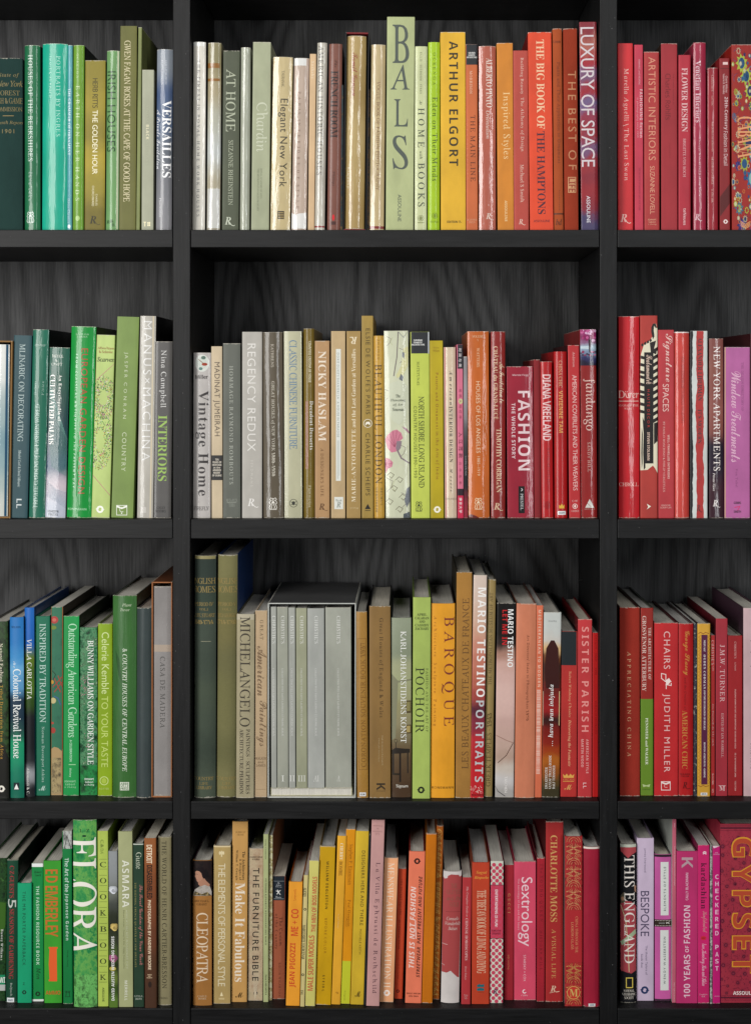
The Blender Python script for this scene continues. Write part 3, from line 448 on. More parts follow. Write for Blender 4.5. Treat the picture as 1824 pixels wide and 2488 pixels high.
('silver-grey book lettered Vintage Home in fat black letters below a plate','book',1,1,-298.5,20,858.5,0.23,29.9,283.7,221.3,'g3','#b6b1ad','','',0,[('Vintage Home','T','#1f1b1d','d',0.1,128.4,180.5,22.2,'#b6b1ad'),('Miller','B','#262022','h',-0.7,242.3,21.4,7.1,'#b6b1ad'),('FIREFLY','R','#262022','h',-0.7,16.6,25.6,6.4,'#b6b1ad')],[('e',0,265.6,12.4,14.7,'#d4d8d0'),('e',0,265.6,8.3,10.2,'#c6cec4'),('e',2.2,275.1,4.1,3,'#5c7468'),('e',4.1,263.8,4.9,2.6,'#a03c28'),('e',-2.4,256.2,3.4,2.6,'#5c7c74'),('s',[(-6.3,272.2),(4.1,263.8)],1.1,'#7c5030')]),
('beige book with thin brown capitals and a small black panel','book',1,1,-271.7,20,858.4,-0.15,18.4,294.6,229.8,'m0','#c8b698','','',0,[('MADINAT JUMEIRAH','S','#463c34','d',-0.8,204.1,126.9,11.7,'#c8b698'),('TEN','B','#d8d0c0','h',-0.1,100.4,5.9,3.3,0),('YEARS OF','B','#d8d0c0','h',-0.1,95.9,15.8,3.3,0),('HERITAGE','B','#d8d0c0','h',-0.1,91.3,15.8,3.3,0),('at the','B','#d8d0c0','h',-0.2,86.8,11.8,3.3,0),('ARABIAN','B','#d8d0c0','h',-0.2,82.3,13.8,3.3,0),('RESORT','B','#d8d0c0','h',-0.2,77.7,11.8,3.3,0),('OF DUBAI','B','#d8d0c0','h',-0.2,73.2,15.8,3.3,0)],[('r',0,86.4,18.4,42.7,'#2c2c2c','spine_label')]),
('dark grey-green book with small spaced capitals, between beige and pale grey books','book',1,1,-246.7,20,858.4,-0.04,29.7,299.7,233.8,'m1','#5d6058','','',0,[('HOMMAGE RAYMOND ROMBOUTS','R','#bcc0b4','d',-0.7,159.4,203.1,6.6,'#5d6058'),('BETA-PLUS','R','#a4a89c','h',0.2,30.2,18.8,5.7,'#5d6058'),('TERRA','R','#a4a89c','h',0.2,22.2,10.4,5.7,'#5d6058')],[('r',-0.4,26.4,15.4,0.6,'#a4a89c')]),
('pale grey book lettered REGENCY REDUX in white','book',1,1,-212,20,858.4,0.03,34,319.5,240,'m1','#b0aca4','','',0,[('REGENCY REDUX','S','#e6e4de','d',-0.8,206.9,185.2,14.3,'#b0aca4'),('EERDMANS','S','#d2cec6','d',-0.4,76.7,45.1,3.9,'#b0aca4'),('R','J','#f2efea','h',-2,27,11.5,12.9,'#b0aca4')],[('s',[(1.5,24.1),(4.8,19.6),(8.2,18.4),(10.8,19.4)],0.8,'#f2efea')]),
('bronze-brown glossy book lettered GREAT HOUSES of NEW YORK','book',1,1,-175.2,20,858.5,-0.41,34.6,319,240,'p4','#5c5344','','',0,[('GREAT HOUSES of NEW YORK 1880–1930','R','#f4eede','d',0,153.2,162.7,7.1,'#5c5344'),('KATHRENS','R','#ece4d4','d',0.1,278.7,39.5,4.9,'#5c5344')],[('s',[(-1,32.6),(-4,34.7),(-6.1,32.1),(-4.4,29.5),(-2.4,31.1)],0.9,'#e8e4da'),('s',[(-5.4,29),(-6.8,25.9),(-4.5,23.8),(-6.2,20.2),(-6.9,17.1),(-4.2,15.6)],0.9,'#e8e4da'),('s',[(-1.2,28.5),(-2.8,25.9),(-1.8,22.8),(-3.1,19.2),(-2.1,15.6)],1.1,'#e8e4da'),('s',[(0.3,32.6),(3.4,34.7),(5.4,32.1),(3.7,29.5),(1.7,31)],0.9,'#e8e4da'),('s',[(4.7,29),(6.1,25.8),(3.7,23.8),(5.3,20.2),(6,17.1),(3.3,15.5)],0.9,'#e8e4da'),('s',[(0.4,28.5),(2,25.9),(1,22.8),(2.3,19.1),(1.2,15.5)],1.1,'#e8e4da'),('s',[(-0.3,34.2),(-0.4,28)],1.1,'#e8e4da'),('s',[(-6.6,14.6),(5.6,14.5)],0.8,'#e8e4da'),('e',-0.4,26.9,1.4,2.1,'#e8e4da')]),
('pale khaki book with blue lettering CHINESE FURNITURE','book',1,1,-141.2,20,858.5,-0.2,30.4,320.4,240,'g2','#b8b698','','',0,[('CLASSIC CHINESE FURNITURE','R','#5276a0','d',0.3,211.6,187.1,13,'#b8b698')],[('o',0.3,25.5,7.1,0.8,'#3a3c34'),('e',0.3,25.5,2.6,3.4,'#3a3c34'),('s',[(-4.4,28.1),(5,22.8)],0.8,'#3a3c34'),('s',[(5,28.5),(-4.1,22.5)],0.8,'#3a3c34')]),
('slim olive-gold book lettered Decadent Desserts in white','book',1,1,-114.5,20,858.4,-0.07,17.7,325.1,240,'g4','#766226','','',0,[('Decadent Desserts','T','#ffffff','d',4.7,159,83.7,6,'#766226'),('COUNTESS CRISTINA DE VOGUE','B','#f2ebcf','d',1.9,268,70.5,4.3,'#766226'),('Flammarion','R','#f2ebcf','d',1.6,37.2,37.6,4.3,'#766226')],[('r',-3.3,142.5,3.6,116.6,'#ae5c68')]),
("light orange-tan book with large white capitals and A DESIGNER'S LIFE",'book',1,1,-91.6,20,858.4,-0.07,25,304.1,237.2,'m1','#b08a60','','',0,[('NICKY HASLAM','T','#f8f0e2','d',0.2,209.3,154.2,13.2,'#b08a60'),("A DESIGNER'S LIFE",'R','#5c3a1a','d',-0.1,78.6,82.7,5.1,'#b08a60'),('R','J','#4a2c14','h',-1.2,19.7,9.3,10.5,'#b08a60')],[('s',[(1.6,17.4),(4.3,13.7),(7,12.7),(9.1,13.6)],0.7,'#4a2c14')]),
('tan book with a long white paper strip on its spine','book',1,1,-64.3,20,858.4,0.0,24.2,320.8,240,'m0','#bea47a','','',0,[("DORIS DUKE'S SHANGRI LA",'S','#8c948c','d',-0.3,244.1,79,3.4,0),('A HOUSE IN PARADISE','S','#8c948c','d',-0.3,169.3,61.1,3.4,0),('Rizzoli','R','#8a9088','h',1,30.6,10.5,3.8,0),('R','J','#8a9088','h',0.7,23.1,7.5,9.4,0)],[('r',0.3,177,8.3,226.2,'#dcded6','spine_label'),('r',0.9,25.8,15.2,20.9,'#dcded6'),('r',-0.8,100.2,1.5,65.8,'#b8bcb4'),('r',1.8,103,0.8,60.2,'#b8bcb4')]),
('ochre book with white lettering about a garden that reads upwards','book',1,1,-37.9,20,858.4,0.0,24,320.8,240,'m0','#a88a52','','',0,[('MARIE-ANTOINETTE','T','#f8eed6','u',0,90,124.5,7.1,'#a88a52'),('and the Last Garden at Versailles','T','#f8eed6','u',0,222.9,134.5,7.1,'#a88a52'),('R','J','#f8eed6','f',1.1,304.7,10.2,12.2,'#a88a52'),('Rizzoli','R','#e8d4a8','f',0.9,16.9,14.3,3,'#a88a52')],[('s',[(-6.2,309.9),(-3.2,310.6),(-0.2,306.1)],0.9,'#f8eed6')]),
('tallest mustard gold book of the middle shelf, lettered PARIS','book',1,1,-14.1,20,858.4,-0.06,19.5,347.1,240,'m0','#a48842','','',0,[("ELSIE DE WOLFE'S PARIS",'S','#42361a','d',1.1,251.8,147.1,7.3,'#a48842'),('CHARLIE SCHEIPS','S','#42361a','d',0.6,92.3,107.2,7.3,'#a48842')],[('o',0.6,162.6,7.3,0.8,'#f0eadc'),('e',0.6,162.6,5.8,5.8,'#8c7638'),('p',[(-3.8,161.3),(-1.9,165.1),(3.4,165.4),(4.9,162.2),(3.7,158.7),(2.2,161.3),(-1.1,161.3),(-2.3,158.7)],'#f0eadc'),('p',[(0.4,24.4),(-4.7,15.4),(5.5,15.4)],'#242018'),('r',0.4,12.9,9.4,1.1,'#42361a')]),
('slim golden book lettered BEAUTIFUL LONDON','book',1,1,6,20,858.4,-0.21,18.2,312.9,240,'g4','#c2983f','','',0,[('BEAUTIFUL LONDON','R','#33230f','d',-1,161.3,205,12.4,'#c2983f'),('PHAIDON','R','#5c3c14','d',-0.6,289.2,33.9,3.4,'#c2983f'),('HELMUT','R','#33230f','d',4.1,37.1,30.1,3.9,'#c2983f'),('GERNSHEIM','R','#33230f','d',-4.5,31.1,42.3,4.1,'#c2983f')],[]),
('broad pale green book printed with pink magnolia flowers','book',1,1,38,20,858.6,-0.6,41.7,321.2,240,'p3','#cfd2b6','','',0,[('The','R','#4c544a','h',2.2,209.5,8.3,5.6,'#cfd2b6'),('Flowering','R','#4c544a','h',2.1,201.7,24.8,5.6,'#cfd2b6'),('of Art','R','#4c544a','h',2,194,16.5,5.6,'#cfd2b6'),('Nouveau','R','#4c544a','h',2,186.3,19.3,5.6,'#cfd2b6')],[('s',[(-16.5,311.7),(-9,307.9),(-10.9,300.4),(-15.7,295.7)],0.6,'#5c4450'),('s',[(-6.1,309.8),(-10,302.3),(-6.7,296.6)],0.6,'#b0b482'),('s',[(5,291.6),(16.9,285.4),(13.8,273.4),(6.2,266)],0.6,'#5c4450'),('s',[(21.5,288.4),(15.3,276.4),(20.6,267.3)],0.6,'#b0b482'),('s',[(-20.2,221.1),(-11.3,216.5),(-13.6,207.5),(-19.3,201.9)],0.6,'#5c4450'),('s',[(-7.9,218.7),(-12.5,209.8),(-8.5,203)],0.6,'#b0b482'),('s',[(-19.5,69.2),(-8.3,63.4),(-11.2,52.1),(-18.3,45.2)],0.6,'#5c4450'),('s',[(-4,66.2),(-9.8,54.9),(-4.8,46.4)],0.6,'#b0b482'),('s',[(4.6,125.7),(14.3,120.7),(11.8,111),(5.6,104.9)],0.6,'#5c4450'),('s',[(18,123.1),(13,113.4),(17.4,106)],0.6,'#b0b482'),('s',[(6.1,43.3),(18.1,37.2),(14.9,25.2),(7.3,17.7)],0.6,'#5c4450'),('s',[(22.6,40.1),(16.5,28.2),(21.8,19.1)],0.6,'#b0b482'),('p',[(12.5,290.8),(20,294.4),(22.2,283.1),(19.7,260.6),(12,245.6),(0.6,240.1),(-0.2,245.7),(8.4,260.7)],'#d2cf9c'),('p',[(10.5,285.1),(14.3,283.2),(13.4,271.9),(10.1,277.6)],'#70747a'),('p',[(7.3,247.5),(12,241.9),(10,234.4),(4.4,238.2)],'#70747a'),('s',[(3.7,319.1),(1,275.8),(-4.6,243.9)],1.7,'#7c7470'),('s',[(4.3,319),(12.7,309.6),(22.2,320.7)],0.8,'#70747a'),('p',[(-12.6,230.8),(4.4,236.3),(19.3,226.7),(21.8,196.6),(15,172.2),(3.6,159.2),(-7.6,166.8),(-15.8,193.2)],'#ccd0b8'),('p',[(-20.8,135),(-16.4,142.5),(-7.8,149.9),(-0.3,151.7),(7.2,146),(10.1,136.6),(5.2,132.8),(0.4,123.5),(-1.6,114.1),(-10.1,112.3),(-16.6,119.9)],'#cc7e92'),('s',[(-17.4,137.8),(-4.4,121.7)],0.6,'#8c3c54'),('s',[(-12.6,144.3),(-4.4,121.7)],0.6,'#8c3c54'),('s',[(-6.9,148.4),(-4.4,121.7)],0.6,'#8c3c54'),('s',[(-0.3,149.8),(-4.4,121.7)],0.6,'#8c3c54'),('s',[(5.7,144.1),(-4.4,121.7)],0.6,'#8c3c54'),('p',[(-0.5,132),(8,131.9),(6,119.7),(0.3,113.1),(-2.5,119.8)],'#8c7c84'),('s',[(0.3,116),(6.7,102.7),(20.7,94.1)],2.6,'#84747a'),('p',[(-20.7,103),(-14,102),(-7.5,95.4),(-9.4,87.9),(-17,84.2),(-19.9,75.7),(-20.9,88)],'#cc7e92'),('s',[(-20.9,91.7),(-19.6,99.3)],0.6,'#8c3c54'),('s',[(-20.9,91.7),(-14,99.6)],0.6,'#8c3c54'),('s',[(-20.9,91.7),(-9.3,94.4)],0.6,'#8c3c54'),('s',[(-20.9,91.7),(-14.1,86)],0.6,'#8c3c54'),('s',[(-18,72.9),(-12.3,78.5),(-5.8,74.3),(-10.6,68.1),(-14.3,71.9)],0.8,'#6c6450'),('s',[(-3.1,65.2),(2.6,70.8),(9.2,66.6),(4.4,60.4),(0.7,64.2)],0.8,'#6c6450'),('s',[(-12.6,50.3),(-6.9,55.9),(-0.4,51.7),(-5.2,45.5),(-8.9,49.3)],0.8,'#6c6450'),('s',[(2.3,35.1),(8,40.7),(14.5,36.5),(9.7,30.3),(6,34.1)],0.8,'#6c6450'),('s',[(-20.4,27.8),(-14.7,33.4),(-8.2,29.2),(-12.9,23),(-16.6,26.8)],0.8,'#6c6450'),('s',[(-3.6,14.4),(2.1,20),(8.6,15.8),(3.9,9.7),(0.1,13.5)],0.8,'#6c6450'),('p',[(15.6,50),(20.3,53.7),(20.6,27.4),(15.2,18),(11.6,29.3)],'#70747a'),('p',[(9.5,6.8),(19.9,10.4),(20.3,0.1),(9.4,0.2)],'#50585c'),('p',[(16.7,153.4),(21.3,147.7),(21.3,144),(11,153.5),(8.2,157.3)],'#a8808c')]),
('lime yellow book with a black top panel, lettered NORTH SHORE LONG ISLAND','book',1,1,76.9,20,858.5,-0.27,32.1,319.4,240,'m1','#bfcb56','','',0,[('NORTH SHORE LONG ISLAND','R','#1a2216','d',1.9,130.4,156.5,9.6,'#bfcb56'),('COUNTRY HOUSES 1890–1950','S','#4c5428','d',-8.4,130.7,123.2,5.1,'#bfcb56'),('MATEYUNAS','R','#545e2a','d',-3.1,248.2,40.4,4.5,'#bfcb56'),('SUBURBAN','B','#ecece8','h',-3.2,305.1,15,2.8,0),('DOMESTIC','B','#ecece8','h',-3.2,301.2,15,2.8,0),('ARCHITECTURE','B','#ecece8','h',-3.2,297.4,22.6,2.8,0)],[('r',-0.6,300.8,28.6,36.9,'#24272b','spine_label'),('r',15.7,300.7,3.9,36.9,'#b8bcc0'),('s',[(-3.5,26.6),(-6.1,28.3),(-7.8,26.2),(-6.4,24),(-4.7,25.3)],0.8,'#2c3420'),('s',[(-7.2,23.6),(-8.4,21.1),(-6.4,19.4),(-7.8,16.4),(-8.4,13.9),(-6.1,12.6)],0.8,'#2c3420'),('s',[(-3.7,23.2),(-5,21.1),(-4.1,18.5),(-5.3,15.6),(-4.5,12.6)],0.9,'#2c3420'),('s',[(-2.4,26.6),(0.1,28.2),(1.8,26.1),(0.4,24),(-1.3,25.3)],0.8,'#2c3420'),('s',[(1.2,23.6),(2.4,21),(0.4,19.3),(1.8,16.4),(2.3,13.8),(0.1,12.6)],0.8,'#2c3420'),('s',[(-2.3,23.2),(-1,21),(-1.9,18.5),(-0.8,15.5),(-1.6,12.6)],0.9,'#2c3420'),('s',[(-3,27.8),(-3,22.7)],0.9,'#2c3420'),('s',[(-8.1,11.8),(2,11.7)],0.8,'#2c3420'),('e',-3,21.9,1.1,1.7,'#2c3420')]),
('dark yellow book with red-brown lettering about Arts of India','book',1,1,105.4,20,858.5,-0.35,22.4,304.4,237.4,'m0','#b6a216','','',0,[('Pattern and Ornament in the Arts of India','R','#7a2626','d',0.4,158,183.4,6.2,'#b6a216'),('Henry','R','#8a5c20','h',-0.2,292,10,3.4,'#b6a216'),('Wilson','R','#8a5c20','h',-0.2,287.2,12,3.4,'#b6a216')],[('ph',0,14.6,6.4,'#f2efdc')]),
('cream and pink glossy book with sloping black lettering INTERIOR DESIGN','book',1,1,128.8,20,858.5,-0.44,20.1,293.1,228.6,'p3','#d6c2a8','','',0,[('American','J','#1f1a1c','d',1.8,223.3,58.3,5.6,'#d6c2a8'),('INTERIOR DESIGN','T','#1f1a1c','d',1,143.4,95.9,6,'#d6c2a8'),('· Meyers','J','#1f1a1c','d',0.4,68.6,46.1,5.3,'#d6c2a8'),('BONANZA','R','#7a6a58','h',0,33,19.2,3,'#d6c2a8')],[('r',-8.2,146.7,1.9,292.4,'#c88484'),('r',10.2,146.6,1.9,292.4,'#d8a8a0')]),
('slim pink book with East Asian characters and a black upper end','book',1,1,145.4,20,858.4,-0.29,10.1,297.8,232.3,'m0','#d4708a','','',0,[('入江落款','K','#4c1c28','d',0.4,125.1,44.2,6.8,'#d4708a'),('斑斓大地纹样','K','#8c3a50','d',0.4,196.1,50.8,4.5,'#d4708a'),('日中色彩','K','#8c3a50','d',-0.4,76.7,37.6,4.1,'#d4708a'),('南京大学','K','#f4e4e4','d',-0.1,21.9,26,5.3,0),('时尚与美','K','#d8d0d0','d',0.4,275.1,32,5.3,0)],[('r',1.4,277,10.5,41.4,'#2c2a30'),('r',0.2,44.5,10.5,11.7,'#2a1c24'),('r',0.1,19.5,10.5,38.4,'#c42448'),('e',0.8,200.4,3.8,4.5,'#c8c890')]),
('slim grey photo-printed paperback between the pink and the orange books','book',1,1,154.6,20,858.4,-0.23,6.4,277.2,216.2,'m0','z.06:#8c2434,#1c1c20,#2c2a2c,#4a4648,#8a8688,#9a9698,#8c888a','','',0,[('Seven Sins of the Flesh','R','#d8d4d4','d',-0.2,89.8,33.9,2.6,0)],[]),
('orange glossy book lettered HOUSES OF LOS ANGELES','book',1,1,176.8,20,858.5,-0.27,36.5,320.4,240,'p3','#c26222','','',0,[('HOUSES OF LOS ANGELES','S','#f6e2c6','d',-0.5,173,123.2,7.1,'#c26222'),('1885–1919','S','#f6e2c6','d',-0.1,89.3,32.9,4.9,'#c26222'),('WATTERS','R','#f2dabc','d',-0.2,275.5,32.9,4.9,'#c26222'),('VOLUME','R','#f2dabc','h',-0.4,311.5,19.6,4.1,'#c26222'),('1','R','#f2dabc','h',-0.6,305.3,1.9,3.4,'#c26222')],[('s',[(-1.4,32.4),(-4.4,34.4),(-6.4,31.9),(-4.8,29.4),(-2.8,30.9)],0.9,'#f0d6b4'),('s',[(-5.7,28.9),(-7.1,25.9),(-4.8,23.9),(-6.4,20.4),(-7.1,17.4),(-4.5,15.9)],0.9,'#f0d6b4'),('s',[(-1.6,28.4),(-3.1,25.9),(-2.1,22.9),(-3.5,19.4),(-2.5,15.9)],1.1,'#f0d6b4'),('s',[(-0.1,32.4),(2.8,34.3),(4.8,31.8),(3.1,29.4),(1.2,30.9)],0.9,'#f0d6b4'),('s',[(4.1,28.9),(5.4,25.9),(3.1,23.9),(4.8,20.4),(5.4,17.4),(2.8,15.9)],0.9,'#f0d6b4'),('s',[(0,28.4),(1.5,25.9),(0.5,22.9),(1.8,19.4),(0.8,15.9)],1.1,'#f0d6b4'),('s',[(-0.8,33.9),(-0.8,27.9)],1.1,'#f0d6b4'),('s',[(-6.8,15),(5.1,14.9)],0.8,'#f0d6b4'),('e',-0.8,26.9,1.3,2,'#f0d6b4'),('p',[(-18.4,-0.4),(-18,4.1),(-13.7,6.7),(-4.9,3.7),(0.7,-0.5)],'#641814')]),
('dark red glossy book with cream lettering CHATEAU','book',1,1,209.8,20,858.4,-0.07,24.6,320,240,'p3','#8a2420','','',0,[('CHÂTEAU du GRAND-LUCÉ','T','#f4e2bc','d',-3.2,232.3,125.1,8.7,'#8a2420'),('An Invitation to','C','#f4e2bc','d',6.4,232.3,70.5,9,'#8a2420'),('TIMOTHY CORRIGAN','T','#f4e2bc','d',1.1,98.8,110,8.5,'#8a2420'),('R','J','#f4e2bc','h',-2.6,20.2,9.3,11.3,'#8a2420')],[('s',[(0.3,17.7),(3,13.8),(5.7,12.7),(7.8,13.6)],0.7,'#f4e2bc')]),
('broad crimson book with huge white capitals FASHION','book',1,1,248.3,20,858.5,-0.32,45,260.1,202.9,'p2','#9a2034','','',0,[('FASHION','B','#f8f4f2','d',6.5,149.9,136.3,20.4,'#9a2034'),('THE WHOLE STORY','B','#f8f4f2','d',-11.6,149.6,95.4,6.4,'#9a2034'),('Marnie Fogg','B','#f4e8e8','h',0.6,245,26.7,4,'#9a2034'),('PRESTEL','R','#ececec','d',2,27.8,28.2,4.4,0)],[('r',1.6,31.4,10.5,46.3,'#161616','spine_label'),('s',[(1.6,50.9),(3.4,48.2),(1.2,46.4)],0.9,'#ececec')]),
('slim maroon cloth book with no lettering, right of the FASHION book','book',1,1,277.4,20,858.4,-0.31,10.9,272,212.2,'c2','#8a2e32','','',0,[],[]),
('short red book with tall condensed white capitals beside the slim maroon book','book',1,1,294.3,20,858.5,-0.47,20,268.3,209.3,'g3','#b61c20','','',0,[('DIANA VREELAND','B','#f8f2f0','d',0.4,189.5,113.6,13.8,'#b61c20'),('RADICAL GILDING','R','#8a1014','d',2,83.7,74.5,6.2,'#b61c20')],[('e',0,21.9,5.1,7.3,'#9a1418')]),
('bright red book with gold lettering CHINA CHIC and a white sticker at its foot','book',1,1,317.8,20,858.5,-0.29,21.6,285.6,222.8,'g4','#ae181a','','',0,[('CHINA CHIC','R','#ecd09c','d',-0.4,246.8,46.3,6,'#ae181a'),('VIVIENNE TAM','B','#ecc668','d',0.3,182.3,71.8,6.5,'#ae181a'),('843204','B','#3a4a5c','h',0.9,8.8,9.1,2.5,0)],[('p',[(-3.6,16.5),(-3.6,22.9),(-1.3,20.7),(0.9,25),(3.1,20.6),(5.5,23.2),(5.4,16.4)],'#e0b040'),('r',0.9,8.7,13.8,6.5,'#e8e8e8','price_sticker')]),
('red book lettered AMERICAN COVERLETS in white capitals','book',1,1,341.2,20,858.5,-0.49,19.4,296.5,231.3,'m1','#ba2c30','#3a0c10','',0,[('AMERICAN COVERLETS AND THEIR WEAVERS','S','#f4e0d8','d',1.2,146.4,198.1,7.6,'#ba2c30'),('Anderson','R','#f0d8d0','d',0.4,272.2,26.3,4.4,'#ba2c30'),('C•W','R','#f4e0d8','h',0.3,29.3,9.8,3.5,'#ba2c30'),('OHIO','R','#f4e0d8','h',0.4,12.1,12.4,3.3,'#ba2c30')],[('o',0.3,20.3,4.4,0.9,'#f4e0d8'),('e',0.3,20.3,1.6,2.4,'#f4e0d8')]),
('dark red book with a photo of pink blossom at its top end','book',1,1,366,20,858.5,-0.39,27,323.7,240,'p2','#92201f','','',0,[('fandango','R','#f6e0d2','d',0.9,194.5,89,20.5,'#92201f'),('SANDY HILL','R','#f0d4c6','d',-0.1,104.6,50.9,5.1,'#92201f'),('ARTISAN','R','#e8d8cc','h',0,15.5,18.2,2.2,'#92201f')],[('r',0.1,292.5,29.1,61.6,'z.15:#1c1430,#2c2c5c,#7c8ca8,#a8c0d0,#8c5c80,#7c2458,#9c3470'),('p',[(0.2,306.3),(5.6,306.2),(3.6,284.4),(1.5,284.5)],'#2c1420'),('s',[(2.2,286.3),(2.9,304.4),(10.2,313.5)],0.9,'#2c1420'),('e',11.3,312.7,2.7,3,'#a02c6c'),('e',-3.6,319.3,1.9,2.6,'#a02c6c'),('e',4.9,319.6,3.3,1.7,'#c45c94'),('e',9.3,314.8,2.7,3,'#8c1c58'),('e',12.1,321.1,2,2.6,'#dcb0d0'),('e',0.9,321.4,3.3,2.3,'#a02c6c'),('e',2.3,321,3,2.8,'#dcb0d0'),('e',-8.8,308.8,2.3,2.4,'#a02c6c'),('e',0.4,318,2.8,3,'#8c1c58'),('e',-2.1,317.6,3.6,2.4,'#dcb0d0'),('e',7.2,310.4,2.3,3.3,'#a02c6c'),('e',-0.9,320.5,3,2,'#c45c94'),('e',-9,321.8,1.9,1.6,'#dcb0d0'),('e',-2.5,306.8,2.5,2.7,'#8c1c58'),('e',2.6,315.9,3.2,1.5,'#dcb0d0'),('e',-10.5,319.2,3.4,2.1,'#c45c94'),('e',4.6,319.4,3.1,1.9,'#dcb0d0'),('e',-10.6,318.4,1.9,2,'#c45c94'),('e',-10.1,320,2.2,2.9,'#c45c94'),('e',-1.6,309.7,2.3,2.4,'#c45c94'),('e',11.2,309.3,2.5,1.7,'#c45c94'),('e',-11.7,321.7,3.3,2.2,'#a02c6c'),('e',6.4,311,2.2,2.9,'#8c1c58'),('e',1.1,321.6,2.2,2,'#c45c94'),('e',9,304.6,3.2,2.3,'#dcb0d0'),('e',-6.4,311.8,2.7,1.8,'#8c1c58'),('e',12.9,285,2.2,1.3,'#2c1c3c'),('e',-9.1,284,2.2,1.3,'#8c2c54'),('e',-9.7,279.9,2.2,1.3,'#2c1c3c'),('e',4.1,283.5,2.2,1.3,'#2c1c3c'),('e',9,284.7,2.2,1.3,'#8c2c54'),('e',1.5,280.1,2.2,1.3,'#2c1c3c'),('e',6.2,285.3,2.2,1.3,'#c4789c'),('e',3.1,279.2,2.2,1.3,'#8c2c54'),('e',-12.6,283,2.2,1.3,'#2c1c3c'),('e',11.4,280,2.2,1.3,'#c4789c'),('e',7.4,277.5,2.2,1.3,'#2c1c3c'),('e',-8.8,286,2.2,1.3,'#8c2c54'),('e',-2,281.5,2.2,1.3,'#2c1c3c'),('e',-5.5,279.5,2.2,1.3,'#8c2c54'),('p',[(-12.6,294.5),(1,295.4),(1,289.9),(-12.7,290.9)],'#c4d4dc'),('p',[(0.5,32.8),(-7.2,17.8),(8.4,17.7)],'#d6d2ca'),('s',[(-3.2,25.4),(1.9,20.1)],0.7,'#92201f')]),
('tall red plastic-wrapped book with two lines of lettering across its spine','book',1,2,434.4,20,858.4,-0.06,35.2,346.1,240,'p3','#c21f28','','',0,[('Dürer','R','#f4e0d2','h',-1.1,212.4,34.7,12.7,'#c21f28'),('DAS GRAPHISCHE','R','#f0d4c6','h',-2.5,193.3,37.4,3.6,'#c21f28'),('WERK','R','#f0d4c6','h',-1.7,187.7,13.6,3.3,'#c21f28'),('SCHROLL','R','#f4e0d2','h',-2.5,57.8,37.1,6.5,'#c21f28')],[('r',-0.5,200.7,33.4,0.9,'#f0d4c6')]),
